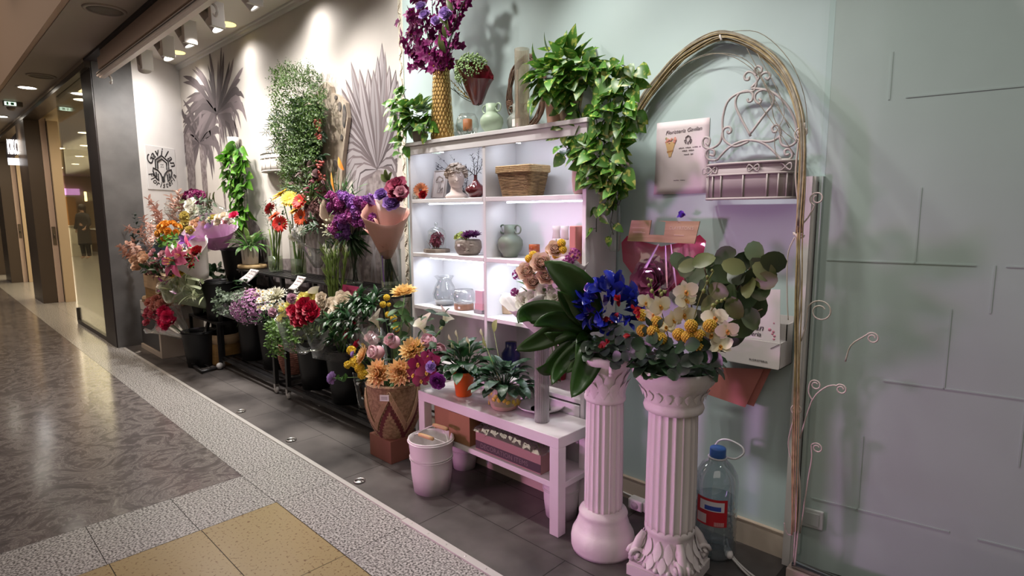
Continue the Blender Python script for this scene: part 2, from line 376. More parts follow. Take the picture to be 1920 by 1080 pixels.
fl = MB(); fl.mi = 0
fl.span((-34, -9, -.05), (5, 6.2, -.0015))
def tile(x0, y0, x1, y1, mi, g=.0015):
    fl.mi = mi; k = len(fl.f)
    fl.add([(x0+g, y0+g, 0), (x1-g, y0+g, 0), (x1-g, y1-g, 0), (x0+g, y1-g, 0)], [(0, 1, 2, 3)]); fl.flat.add(k)
MX, GX, GY = -3.05, -2.64, 1.094
for i in range(20):                                   # dark marble field
    x1 = MX-i*1.1
    for j in range(8): tile(x1-1.1, GY-(j+1)*1.1, x1, GY-j*1.1, 1, .0006)
xs = [-34, -25, -20]+[-20+1.55*i for i in range(1, 11)]+[MX, GX, -2.01, -1.38, -.75, -.12, .5, 1.2, 2, 5]
for a, b in zip(xs, xs[1:]): tile(a, GY, b, FRONT, 2)
for j in range(12): tile(MX, GY-.34*(j+1), GX, GY-.34*j, 2)
for j in range(10):
    for i in range(9): tile(GX+.63*i, 1.10-.34*(j+1), GX+.63*(i+1), 1.10-.34*j, 3)
for i in range(-1, 10):                               # shop floor
    x1 = -1.335-.645*i
    tile(x1-.645, FRONT, x1, 1.682, 4); tile(x1-.645-.32, 1.682, x1-.32, 1.99, 4); tile(x1-.645, 1.99, x1, WALLY+.3, 4)
for i in range(11): tile(-30+1.9*i, FRONT, -28.1+1.9*i, 6.2, 2)
tile(-9.1, FRONT, -7.79, 6.2, 2)
fl.build('floor', [m_joint, m_marble, m_granite, m_tan, m_tile], kind='structure')
s = MB(); s.span((-6.98, FRONT-.012, 0), (-2.06, FRONT+.012, .006)); s.span((-2.055, FRONT-.02, 0), (3, FRONT+.012, .007))
for i in range(26): s.lathe([(.006, .006), (.005, .0085)], 8, T((-2.0+.12*i, FRONT-.004, 0)), cap1=True)
s.build('trim_1', mat('strip_metal', (.66, .63, .60), .35, metal=.35), kind='structure')

# recessed floor rings
def ring(px, py, lab):
    p = PF(px, py); t = MB(); n = 20
    t.tube([p+V((.026*math.cos(2*PI*i/n), .026*math.sin(2*PI*i/n), .005)) for i in range(n+1)], .005, 6); t.lathe([(.018, .0), (.016, .004), (.006, .006)], 12, T(p), cap1=True)
    tag(t.build('floor_ring', m_alu, org=p), lab, 'floor fitting', 'metal rings in the shop floor')
ring(452, 772, 'small metal floor ring in front of the black trolley with the crimson bouquet')
ring(546, 826, 'small metal floor ring left of the brick red block, middle of the row')
ring(674, 903, 'small metal floor ring in front of the white bucket')
ring(260, 661, 'small metal floor ring beside the grey pillar, farthest of the row')

# back wall: cream part with a printed palm mural, aqua part
XM = -3.185
w = MB(); w.span((-7.62, WALLY, 0), (XM, WALLY+.12, 3.2)); wl = w.build('wall_back', m_cream, kind='structure')
w = MB(); w.span((XM, WALLY, 0), (-.652, WALLY+.12, 3.4)); w.build('wall_back_aqua', m_teal, kind='structure')
w = MB(); w.span((XM-.03, WALLY-.006, 0), (XM+.012, WALLY, 3.2)); w.mi = 1
for i in range(64):
    z = .06+i*.05; a = .012 if i % 2 else -.012
    w.tube(smooth_pts([(XM-.009-a, WALLY-.007, z-.03), (XM-.009+a, WALLY-.009, z-.01), (XM-.009+a*.4, WALLY-.009, z+.012), (XM-.009-a*.5, WALLY-.007, z+.02)], 3), .003, 4)
w.build('trim_2', [mat('lace_border', (.74, .69, .58), .7), mat('lace_relief', (.60, .52, .40), .7)], kind='structure')
m_print = petal('mural_ink', (.11, .085, .09), (.22, .18, .185), .45, .8)
m_print2 = petal('mural_ink_pale', (.31, .275, .29), (.46, .42, .43), .2, .8)
m_print0 = mat('mural_bark', (.13, .10, .10), .8, col2=(.29, .245, .24), ns=22, nd=5)
YI = WALLY-.0012
yl = [0]
def ink(mb, pts, w0, shape='blade'):
    """flat printed blade on the wall; pts in photo pixels"""
    q = smooth_pts([P(x, y, YI) for x, y in pts], 3); K = len(q); vs = []; tt = []; yl[0] = (yl[0]+1) % 60
    for i, p in enumerate(q):
        d = q[min(i+1, K-1)]-q[max(i-1, 0)]; nrm = V((-d.z, 0, d.x)).normalized(); t = i/(K-1); h = w0*prof(shape, t)*.5
        for sgn in (-1, 1): vs.append(V((p.x, YI-.00002*yl[0], p.z))+nrm*h*sgn); tt.append(t)
    mb.add(vs, [(2*i, 2*i+1, 2*i+3, 2*i+2) for i in range(K-1)], tt)
pm = MB()
# left palms
for a in range(110):
    an = -2.9+5.8*((a*.618) % 1); L = U(70, 130) if abs(an) < .9 else U(50, 95); cx, cy = (407, 208) if a % 2 else (374, 262)
    if a % 2 == 0: L *= .8
    ex = cx+math.sin(an)*L*(.85 if an < 0 else .62); ey = cy-math.cos(an)*L; mx = cx+math.sin(an)*L*.45; my = cy-math.cos(an)*L*.55-9*abs(math.sin(an))
    dr = 24*abs(math.sin(an))
    ex = max(ex, 343); mx = max(mx, 344)
    pm.mi = 0; ink(pm, [(cx, cy+6), (mx, my), (ex, ey+dr)], U(.045, .075), 'lance')
for x0, y0 in ((400, 160), (408, 150), (418, 118), (412, 135), (392, 130), (425, 140), (386, 145)): pm.mi = 0; ink(pm, [(407, 215), ((407+x0)/2, (215+y0)/2+4), (x0, y0)], .07, 'lance')
pm.mi = 1; ink(pm, [(411, 230), (417, 320), (424, 400)], .05, 'strap'); ink(pm, [(352, 250), (358, 310), (362, 385)], .26, 'strap'); ink(pm, [(376, 262), (382, 320), (388, 395)], .16, 'strap')
ink(pm, [(455, 395), (470, 440), (486, 470)], .28, 'petal'); ink(pm, [(420, 440), (470, 455), (500, 480)], .5, 'oval')
# tall agave, right
C0 = (706, 318)
bl = [((716, 80), 28, 4), ((708, 105), 30, 0), ((690, 128), 34, -8), ((658, 115), 26, -14), ((648, 148), 22, -12), ((640, 165), 22, -18), ((730, 122), 30, 6), ((742, 130), 26, 8), ((746, 150), 28, 10), ((722, 96), 18, 5), ((700, 130), 34, 0), ((674, 128), 30, -10),
      ((641, 205), 26, -22), ((640, 232), 26, -24), ((636, 258), 26, -22), ((640, 285), 28, -24), ((644, 310), 28, -24), ((652, 345), 30, -26), ((668, 372), 30, -22), ((748, 200), 30, 14), ((750, 240), 30, 16), ((748, 290), 28, 18), ((740, 330), 28, 16), ((662, 352), 26, -20), ((645, 330), 24, -24), ((668, 250), 26, -10)]
for k, (e, wpx, b) in enumerate(bl):
    ww = wpx*mpp(P(700, 250, YI)); mx, my = (C0[0]+e[0])/2+b*.6, (C0[1]+e[1])/2-abs(b)*.9
    pm.mi = 0; ink(pm, [C0, (mx+2, my+2), e], ww*1.25, 'lance')
    pm.mi = 2; ink(pm, [C0, (mx, my), (e[0], e[1]+6)], ww*.82, 'lance')
    pm.mi = 0; ink(pm, [(C0[0]+2, C0[1]), (mx+2, my), (e[0], e[1]+12)], ww*.12, 'lance')
for e, b in (((690, 420), -10), (((700, 440)), -4), ((716, 430), 2), ((735, 400), 8), ((745, 380), 14), ((676, 400), -16), ((664, 430), -20), ((655, 470), -22), ((725, 470), 6), ((742, 470), 10), ((690, 480), -8)):
    mx, my = (C0[0]+e[0])/2+b*.5, (C0[1]+e[1])/2-14; pm.mi = 0; ink(pm, [C0, (mx+3, my), e], .12, 'lance'); pm.mi = 2; ink(pm, [C0, (mx, my), (e[0], e[1]-6)], .08, 'lance')
pm.mi = 1; ink(pm, [(706, 318), (704, 420), (706, 560)], .30, 'strap'); ink(pm, [(560, 480), (640, 470), (750, 480)], .55, 'strap'); ink(pm, [(440, 560), (600, 585), (750, 640)], .9, 'strap')
for i in range(46):
    x = U(600, 752); pm.mi = 0 if i % 2 else 2; ink(pm, [(x, 565), (x+U(-10, 10), 490), (x+U(-28, 28), U(395, 450))], U(.015, .035), 'lance')
o = pm.build('palm_print', [m_print, m_print0, m_print2], parent=wl, org=(0, 0, 0), smooth=False, label='grey printed palms and agave on the cream wall'); o.location = -V(wl.location)

# left return: grey pillar and white wall with the shop sign
w = MB(); w.span((-7.47, 1.385, 0), (SHX0, 1.725, 3.2)); w.mi = 1; w.span((-7.475, 1.375, 0), (SHX0-.012, 1.386, 2.9))
w.build('wall_pillar', [m_greyp, m_darkmetal], kind='structure')
m_wleft = mat('white_return_wall', (.72, .69, .67), .7, col2=(.68, .65, .63), ns=3)
w = MB(); w.poly([(SHX0, 1.722), (-7.49, WALLY+.02), (-7.8, WALLY+.02), (-7.47, 1.7)], 3.2, T((0, 0, 0))); w.build('wall_left', m_wleft, kind='structure')
# right end wall, set back at an angle, with relief joints
rw = MB(); rw.span((0, 0, 0), (4, .1, 3.4)); rw.mi = 1
def gro(x0, z0, x1, z1): rw.span((x0-.0025, -.0022, z0-.0025), (x1+.0025, .001, z1+.0025))
zz = [.28, .56, .78, 1.05, 1.20, 1.45, 1.75, 1.90, 2.15, 2.4, 2.7]
for i, z in enumerate(zz):
    xs0 = .03+.1*((i*7) % 4); segs = [(xs0, xs0+.42), (xs0+.5, xs0+.98), (xs0+1.0, xs0+2.2)]
    for a, b in segs[(i % 2):]: gro(a, z, b, z)
    for q in (.18, .50, .80, 1.15, 1.6, 2.1)[i % 2::2]: gro(q+.11*(i % 3), z, q+.11*(i % 3), z+(zz[i+1]-z if i+1 < len(zz) else .3))
o = rw.build('wall_right', [m_rw, mat('joint_relief', (.47, .545, .53), .6)], kind='structure', org=(0, 0, 0)); o.location = (-.655, WALLY+.0, 0); o.rotation_euler = (0, 0, math.radians(9))
# white jamb post between the aqua wall and the glazed end
w = MB(); w.span((-.703, 2.25, 0), (-.676, WALLY+.02, 1.50)); w.span((-.676, 2.262, 0), (-.668, WALLY+.02, 1.50)); w.mi = 1; w.span((-.668, 2.288, .08), (-.662, WALLY+.01, 1.48)); w.mi = 2; w.span((-.662, 2.28, .05), (-.650, WALLY+.02, 1.50)); w.build('trim_3', [m_white, mat('dark_gap', (.05, .045, .045), .8), mat('taupe_filler', (.46, .53, .51), .6)], kind='structure')
w = MB(); w.span((XM, WALLY-.018, 0), (-.703, WALLY, .10)); w.mi = 1; w.span((XM, WALLY-.02, .10), (-.703, WALLY, .106))
w.build('baseboard_back', [mat('cream_skirting', (.62, .53, .43), .6), mat('skirting_edge', (.45, .36, .28), .7)], kind='structure')
w = MB(); w.span((-.655, 2.15, 0), (2.6, 2.21, .052)); w.mi = 1; w.tube([(-.640, 2.175, .066), (2.6, 2.175, .066)], .016, 10)
w.build('baseboard_right', [mat('pinkish_plinth', (.55, .44, .40), .6), mat('polished_rail', (.75, .73, .75), .15, metal=1)], kind='structure')
w = MB(); w.span((-.63, 2.163, .075), (2.6, 2.173, 2.6)); w.build('window_1', clear('pane_glass', (.97, .99, .98), .05), kind='structure')

# ceilings
w = MB(); w.span((-7.7, 1.47, 3.04), (3, 2.6, 3.12)); w.build('ceiling', m_ceil, kind='structure')
w = MB(); w.span((-7.52, WALLY-.03, 3.0), (3, WALLY, 3.04)); w.span((-7.52, WALLY-.05, 3.025), (3, WALLY-.03, 3.04)); w.build('trim_4', m_white, kind='structure')
w = MB(); w.span((-34, .985, 2.885), (4, 1.335, 2.95)); w.span((-34, .94, 2.870), (4, .99, 2.95)); w.build('ceiling_corridor', m_cceil, kind='structure')
w = MB(); w.span((-34, .90, 2.875), (4, .945, 3.75)); w.mi = 1; w.span((-34, .80, 3.75), (4, .945, 3.95)); w.span((-34, .6, 3.95), (4, .8, 4.3))
w.build('ceiling_fascia', [m_beige, mat('upper_fascia', (.50, .36, .30), .7)], kind='structure')
m_wood = mat('dark_wood_slat', (.055, .03, .018), .5)
for i, (a, b) in enumerate(((-7.6, -7.15), (-9.6, -9.25), (-6.4, -6.1), (-12.2, -11.8))):
    w = MB(); w.span((a, .40, 3.62), (b, .90, 3.74)); tag(w.build('wooden_beam', m_wood, org=(a, .4, 3.62)), 'dark wooden beam end sticking out of the beige ceiling edge above the corridor', 'beam', 'dark wooden beam ends')
w = MB(); w.span((-34, 1.335, 2.862), (4, 1.47, 3.12)); w.build('ceiling_lintel', mat('dark_header', (.028, .023, .025), .6), kind='structure')
w = MB(); w.span((-34, 1.335, 2.80), (-7.03, 1.52, 2.885)); w.mi = 1; w.span((-34, 1.326, 2.845), (-7.03, 1.337, 2.885)); w.build('trim_5', [m_bronze, mat('bright_edge', (.55, .47, .40), .25, metal=1)], kind='structure')

# roller shutter housing hanging over the shop front
t = thing('shutter_housing', 'long pinkish beige roller shutter housing hanging over the shop front', 'shutter', (-6.6, 1.37, 2.65))
w = MB(); w.span((-6.55, 1.345, 2.70), (3.5, 1.46, 2.80)); w.span((-6.5, 1.36, 2.80), (3.5, 1.45, 2.86)); w.build('casing', mat('shutter_beige', (.50, .37, .30), .45), t)
w = MB(); w.tube([(-6.66, 1.375, 2.672), (3.5, 1.375, 2.672)], .030, 8); w.span((-6.6, 1.36, 2.632), (3.5, 1.40, 2.668)); w.build('bottom_rail', mat('rail_white', (.72, .62, .58), .35), t)
w = MB(); w.span((-6.66, 1.344, 2.668), (3.5, 1.35, 2.674)); w.build('rail_slot', m_darkmetal, t)
for x in (-6.45, -3.85):
    w = MB(); w.tube(smooth_pts([(x, 1.40, 2.64), (x+.03, 1.41, 2.615), (x+.045, 1.41, 2.585), (x+.02, 1.41, 2.565), (x-.01, 1.41, 2.58)], 4), .009, 6); w.build('hook', m_white, t)

# ceiling lamps and speakers of the corridor
def disc_light(x, y, z, r, name, lab, col, st, cat='ceiling light', grp=None, ring_=True):
    t = thing(name, lab, cat, (x, y, z), grp); a = MB(); a.lathe([(r, 0), (r, -.006)], 28, T((x, y, z)), cap1=True); a.build('diffuser', mat('lamp_glow_%s' % name, col, .5, emit=st), t)
    if ring_: a = MB(); a.lathe([(r+.001, 0), (r+.001, -.009), (r+.02, -.009), (r+.024, 0)], 28, T((x, y, z)), cap0=False); a.build('rim', m_white, t)
    return t
disc_light(-9.1, 1.14, 2.885, .085, 'downlight', 'bright round corridor downlight left of the glass door', (1, .93, .80), 16, grp='corridor downlights')
disc_light(-9.0, 1.66, 2.80, .10, 'downlight', 'bright round downlight seen at the top of the glass door', (1, .93, .80), 16, grp='corridor downlights')
disc_light(-12.0, 1.14, 2.885, .085, 'downlight', 'small round corridor downlight below the exit box, far left', (1, .93, .80), 16, grp='corridor downlights')
disc_light(-15.5, 1.14, 2.885, .085, 'downlight', 'farthest small corridor downlight at the left edge', (1, .93, .80), 16, grp='corridor downlights')
for x, tx in ((-9.3, -11.45), (-13.2, -15.45)): spot('downlight_and_fill', (x, 1.15, 2.86), (tx, 1.62, 1.3), 60, 1.0, .8, WARM, .08)  # aimed beams added to brighten the beige facade columns
for x in (-9.1, -12, -6.7):
    spot('downlight_and_fill', (x, 1.14, 2.86), (x, 1.14, 0), 60, 1.9, .8, WARM, .08)
for x, r, lab in ((-5.30, .115, 'large round ceiling speaker at the top edge'), (-8.25, .11, 'round ceiling speaker farther along the corridor, before the downlight')):
    t = thing('ceiling_speaker', lab, 'speaker', (x, 1.165, 2.885), 'round speakers in the corridor ceiling')
    a = MB(); a.lathe([(r, 0), (r, -.005), (r*.3, -.008)], 32, T((x, 1.165, 2.885)), cap1=True); a.build('grille', mat('speaker_grille', (.18, .155, .13), .7, bump=.4, bs=300), t)
    a = MB(); a.lathe([(r+.002, 0), (r+.002, -.012), (r+.022, -.010), (r+.026, 0)], 32, T((x, 1.165, 2.885)), cap0=False); a.build('rim', m_cceil, t)
t = thing('exit_box', 'small lit green and white exit sign box under the corridor ceiling', 'exit sign', (-10.4, 1.13, 2.80))
a = MB(); a.box((-10.4, 1.13, 2.852), (.10, .20, .058)); bevel(a.build('housing', mat('exit_housing', (.12, .10, .08), .5), t))
a = MB(); a.box((-10.348, 1.10, 2.852), (.006, .12, .045)); a.build('lit_panel', mat('exit_glow', (.75, 1, .80), .5, emit=1.5), t)
a = MB(); a.box((-10.343, 1.12, 2.852), (.003, .035, .034)); a.build('pictogram', mat('exit_green', (.05, .30, .14), .5), t); a = MB(); a.box((-10.343, 1.07, 2.852), (.003, .02, .038)); a.build('arrow', MATS['exit_green'], t)
a = MB(); a.lathe([(.05, 0), (.045, -.03), (.02, -.05)], 16, T((-10.9, 1.16, 2.885)), cap1=True); tag(a.build('smoke_detector', mat('detector_grey', (.25, .21, .18), .5), org=(-10.9, 1.16, 2.885)), 'small dark dome detector on the corridor ceiling behind the exit sign', 'smoke detector')

# neighbouring shop fronts
m_fcol = mat('facade_dark_panel', (.075, .055, .042), .35); m_fbeige = mat('facade_beige', (.58, .45, .30), .45); m_fpink = mat('facade_pink_strip', (.60, .46, .38), .4)
for i, x in enumerate((-11.45, -15.45, -17.75)):
    w = MB(); w.span((x-.9, 1.34, 0), (x, 1.52, 2.84)); w.mi = 1; w.span((x-.9, 1.525, 0), (x, 1.60, 2.84)); w.mi = 2; w.span((x-.9, 1.61, 0), (x+.08, 1.74, 2.80)); w.mi = 3; w.span((x-.9, 1.60, 0), (x-.01, 1.61, 2.84))
    w.build('wall_facade_%d' % (i+1), [m_fcol, m_fpink, m_fbeige, m_darkmetal], kind='structure')
    t = MB(); t.box((x+.008, 1.562, 1.05), (.016, .045, .28)); t.tube([(x+.02, 1.562, 1.02), (x+.05, 1.562, 1.02), (x+.05, 1.562, 1.08)], .008, 6)
    tag(t.build('door_latch', mat('latch_metal', (.20, .17, .14), .3, metal=.8), org=(x, 1.56, 1.05)), ['dark metal latch plate on the pinkish strip of the nearest dark facade column', 'dark metal latch plate on the second dark facade column', 'dark metal latch plate on the farthest facade column'][i], 'latch', 'latch plates of the shop fronts')
t = thing('glass_door', 'clear glass door panel beside the grey pillar with dark bottom rail', 'glass door', (-9.06, 1.4, 0))
a = MB(); a.span((-9.05, 1.394, .05), (-7.47, 1.406, 2.80)); a.build('pane', clear('door_glass', (.93, .93, .86), .16), t)
a = MB(); a.span((-9.06, 1.38, 0), (-7.47, 1.42, .05)); a.build('bottom_rail', m_darkmetal, t)
a = MB(); a.span((-9.07, 1.378, .02), (-9.03, 1.422, .20)); a.build('corner_fitting', mat('fitting_grey', (.10, .09, .085), .4), t)
# neighbour's room
m_nw = mat('warm_shop_wall', (.55, .43, .26), .6)
w = MB(); w.span((-29, 5.6, 0), (-7.5, 5.7, 3)); w.span((-29.1, 1.7, 0), (-29, 5.7, 3)); w.span((-7.6, 1.75, 0), (-7.5, 5.7, 3)); w.build('wall_neighbour', m_nw, kind='structure')
w = MB(); w.span((-29, 1.5, 2.9), (-7.5, 5.7, 3)); w.build('ceiling_neighbour', mat('neighbour_ceiling', (.5, .42, .28), .7), kind='structure')
area('neighbour_light', (-14, 3.2, 2.85), (-14, 3.2, 0), 9, 1.5, 200, (1, .84, .55)); area('neighbour_light', (-22, 3.4, 2.85), (-22, 3.4, 0), 9, 1.5, 230, (1, .84, .58))
for k, (x, y) in enumerate(((-13.5, 2.45), (-16, 2.9), (-19, 3.3), (-22, 3.7), (-17, 2.6), (-20, 2.9), (-24, 3.6))): disc_light(x, y, 2.9, .09, 'shop_downlight', 'round downlight in the shop ceiling seen through the glass door', (1, .88, .6), 12, grp='downlights of the shop behind the glass', ring_=False)
def simple_cab(name, a, b, m, lab, cat, top=None):
    t = thing(name, lab, cat, ((a[0]+b[0])/2, (a[1]+b[1])/2, a[2])); w = MB(); w.span(a, (b[0], b[1], b[2]-.04)); w.build('body', m, t)
    w = MB(); w.span((a[0]-.02, a[1]-.02, b[2]-.04), (b[0]+.02, b[1]+.02, b[2])); w.build('top', top or m_white, t); return t
simple_cab('shop_counter', (-25.4, 3.55, 0), (-23.7, 4.2, 1.0), mat('counter_white', (.72, .68, .60), .4), 'white shop counter behind the glass door', 'counter', mat('counter_top', (.30, .26, .2), .3))
simple_cab('display_case', (-27.2, 4.7, 0), (-24.9, 5.4, .85), mat('case_dark', (.10, .07, .05), .4), 'dark display case deep inside the shop behind the glass', 'display case')
simple_cab('wall_cabinet', (-28.9, 3.9, 0), (-28.0, 4.6, 2.1), mat('cabinet_amber', (.50, .25, .08), .5), 'tall amber wooden cabinet deep inside the shop behind the glass', 'cabinet')
a = MB(); a.box((-23.0, 4.05, 1.95), (.06, .06, .30)); tag(a.build('pendant_lamp', mat('pendant_glow', (1, .85, .4), .5, emit=6), org=(-21, 4, 1.8)), 'small glowing yellow lamp hanging above the person behind the glass', 'lamp')
a = MB(); a.span((-28.9, 2.6, 2.15), (-28.85, 4.9, 2.4)); tag(a.build('lit_strip', mat('violet_strip', (.75, .35, .8), .5, emit=1.6), org=(-28.9, 3, 2.2)), 'violet lit band high on the end wall behind the glass', 'light band')
# lit blade sign
t = thing('blade_sign', 'lit white blade sign with dark edge sticking out from the far shop front', 'sign', (-12.6, 1.34, 2.4), None)
X0 = -12.6; pts = [(12, 268), (22, 258), (30, 249), (35, 252), (38, 268), (38, 285), (34, 290), (14, 298), (12, 285)]
a = MB(); q = [PX(x, y, X0) for x, y in pts]; a.add([(p.x, p.y, p.z) for p in q]+[(p.x-.06, p.y, p.z) for p in q], [tuple(range(9)), tuple(range(17, 8, -1))]+[(i, 9+i, 9+(i+1) % 9, (i+1) % 9) for i in range(9)]); a.build('dark_case', m_darkmetal, t, smooth=False)
a = MB(); c0 = PX(12, 284, X0+.01); c1 = PX(37, 270, X0+.01)
text_mb(a, 'KIKO', .17, Matrix(((0, 0, 1, X0+.012), (1, 0, 0, (c0.y+c1.y)/2), (0, 1, 0, (c0.z+c1.z)/2-.0), (0, 0, 0, 1))) @ Matrix.Diagonal((.36, 1.9, 1, 1)), 0, .02); a.build('lettering', mat('sign_glow', (1, .97, .92), .5, emit=5), t, smooth=False)
a = MB(); q = PX(27, 303, X0+.01); a.box((X0+.01, q.y, q.z), (.04, .16, .11)); a.build('lower_panel', mat('sign_panel_glow', (.9, .93, 1), .5, emit=1.6), t)
q = PX(36, 280, X0)
for dz in (.12, -.05): a = MB(); a.tube([(X0-.03, q.y-.06, q.z+dz), (X0-.03, 1.46, q.z+dz), (X0+.3, 1.46, q.z+dz)], .012, 6); a.build('bracket', m_darkmetal, t)
# corridor end
w = MB(); w.span((-34.1, -9, 0), (-34, 6.2, 4.4)); w.build('wall_corridor_end', mat('corridor_end_wall', (.40, .33, .25), .6), kind='structure')

# a person standing behind the glass
def person(p, h, yaw, lab, coat, skin, hair):
    t = thing('person', lab, 'person', p); k = h/1.68; R_ = T(p) @ RZ(yaw) @ Matrix.Scale(k, 4)
    me = bpy.data.meshes.new('body')
    J = [((0, 0, .95), .13), ((0, 0, 1.12), .115), ((0, 0, 1.33), .14), ((0, .01, 1.45), .055), ((0, .01, 1.53), .06), ((0, .0, 1.60), .085), ((0, -.01, 1.66), .07),
         ((.17, 0, 1.38), .05), ((.22, .0, 1.12), .04), ((.18, -.14, .95), .03), ((.15, -.2, .92), .033), ((-.17, 0, 1.38), .05), ((-.23, 0, 1.12), .04), ((-.2, -.06, .90), .03), ((-.19, -.09, .83), .033),
         ((.09, 0, .88), .09), ((.10, -.02, .48), .06), ((.10, .02, .08), .04), ((.10, -.12, .035), .035), ((-.09, 0, .88), .09), ((-.10, -.01, .48), .06), ((-.10, .03, .08), .04), ((-.10, -.11, .035), .035)]
    E_ = [(0, 1), (1, 2), (2, 3), (3, 4), (4, 5), (5, 6), (2, 7), (7, 8), (8, 9), (9, 10), (2, 11), (11, 12), (12, 13), (13, 14), (0, 15), (15, 16), (16, 17), (17, 18), (0, 19), (19, 20), (20, 21), (21, 22)]
    me.from_pydata([RZ(yaw) @ (V(j[0])*k) for j in J], E_, []); o = bpy.data.objects.new('body', me); COL.objects.link(o); o.parent = t
    m = o.modifiers.new('skin', 'SKIN'); o.modifiers.new('sub', 'SUBSURF').render_levels = 1
    for i, j in enumerate(J): me.skin_vertices[0].data[i].radius = (j[1]*k, j[1]*k)
    me.skin_vertices[0].data[0].use_root = True; me.materials.append(skin)
    a = MB(); R2 = T(p) @ RZ(yaw) @ Matrix.Scale(k, 4); a.lathe([(.17, 0.45), (.165, .8), (.15, .98), (.135, 1.1), (.17, 1.32), (.15, 1.42), (.075, 1.47)], 18, R2 @ Matrix.Diagonal((1.25, .85, 1, 1)), cap0=False, rf=None); a.build('coat', coat, t)
    for sx in (1, -1): a = MB(); a.tube([R2 @ V(q) for q in ((sx*.16, 0, 1.41), (sx*.21, 0, 1.25), (sx*.235, 0, 1.12), (sx*.2, -.1, .97))], [.062*k, .06*k, .052*k, .045*k], 10); a.build('sleeve', coat, t)
    for sx in (1, -1): a = MB(); a.tube([R2 @ V(q) for q in ((sx*.09, 0, .9), (sx*.1, -.01, .5), (sx*.1, .02, .1))], [.1*k, .075*k, .06*k], 10); a.build('trouser_leg', coat, t)
    a = MB(); a.ball((0, .02, 1.63), .105, 12, 8, (1, 1.05, 1.05), R2); a.ball((0, .06, 1.52), .08, 10, 7, (1, .7, 1.3), R2); a.build('hair', hair, t)
    for sx in (1, -1): a = MB(); a.ball((sx*.032, -.088, 1.615), .012, 6, 4, (1, .6, .7), R2); a.build('eye', mat('eye_dark', (.03, .02, .02), .3), t)
    a = MB(); a.leaf(along(R2 @ V((0, -.083, 1.60)), R2.to_3x3() @ V((0, -.35, -1)), R2.to_3x3() @ V((0, -1, 0))), .035, .02, 'point', 0, -.8, 3); a.build('nose', skin, t)
    return t
m_skin = mat('skin_tone', (.55, .34, .25), .6)
person((-22.0, 3.74, 0), 1.64, .6, 'person in a long dark coat standing before the counter behind the glass door', mat('coat_black', (.03, .027, .027), .8), m_skin, mat('hair_dark', (.03, .02, .015), .6))
# shop ceiling: recessed yellow lamps, track and spots
for px, py, lab in ((332, 98, 'round yellow recessed lamp in the shop ceiling, left one'), (425, 45, 'round yellow recessed lamp in the shop ceiling, right one')):
    q = PF(px, py, 3.04); disc_light(q.x, q.y, 3.04, .075, 'recessed_lamp', lab, (1, .80, .32), 1.25, 'recessed lamp', 'yellow recessed lamps', False)
for x in (-6.83, -5.53, -4.23, -2.93): spot('recessed_beam', (x, 2.1, 3.02), (x, 1.95, 0), 34, 2.6, 1, COOL, .07)
t = thing('track_rail', 'dark lighting track under the shop ceiling', 'lighting track', (-6.4, 1.63, 2.9))
w = MB(); w.span((-6.35, 1.612, 2.86), (3, 1.648, 2.89)); w.build('rail', m_darkmetal, t)
for x in (-6.2, -5.2, -4.1, -3.0, -1.9): w = MB(); w.tube([(x, 1.63, 2.88), (x, 1.63, 3.04)], .008, 6); w.build('hanger', m_darkmetal, t)
m_lw = mat('lamp_shell', (.52, .49, .47), .4); m_lb = mat('lamp_rib', (.20, .18, .17), .4)
for i, (x, tgt, on, lab) in enumerate(((-6.10, (-7.3, 2.0, 1.6), 0, 'leftmost grey track spotlight, above the shop sign'), (-5.50, (-5.6, 2.3, 1.7), 1, 'second track spotlight from the left, glowing'), (-4.97, (-4.6, 2.3, 1.2), 0, 'third track spotlight from the left, turned away'),
                                     (-4.42, (-4.5, 2.25, 2.0), 1, 'fourth track spotlight from the left, the brightest'), (-3.80, (-3.5, 2.3, 1.8), 0, 'track spotlight at the top edge of the frame'))):
    c = V((x, 1.60, 2.72)); d = (V(tgt)-c).normalized()
    if on: d = (d+((CP-c).normalized())*.55).normalized()
    t = thing('track_spotlight', lab, 'spotlight', c, 'track spotlights'); Q = frame(c, d)
    a = MB(); a.lathe([(.042, -.10), (.05, -.095), (.052, .0), (.0515, .001)], 20, Q, cap1=False); a.build('rear_shell', m_lb, t)
    a = MB(); a.lathe([(.0525, 0), (.054, .075), (.049, .076), (.045, .05)], 20, Q, cap0=False); a.build('front_shell', m_lw, t)
    a = MB(); a.lathe([(.047, .068), (.002, .070)], 20, Q, cap0=False, cap1=True); a.build('lens', mat('lens_glow', (1, .97, .93), .4, emit=25) if on else mat('lens_glow_low', (1, .96, .9), .4, emit=4), t)
    a = MB(); a.box((c.x+.085, c.y, c.z+.01), (.035, .10, .17), rz=.2); bevel(a.build('driver_box', m_lw, t))
    a = MB(); a.tube([c+V((0, 0, .03)), c+V((0, .03, .145))], .008, 6); a.tube([(c.x+.08, c.y, c.z+.07), (c.x+.05, c.y+.02, c.z+.145)], .007, 6); a.build('yoke', m_darkmetal, t)
    spot('spot_beam', c+d*.09, tgt, (66, 46, 42, 42, 42)[i], math.radians(124), 1, COOL, .03)
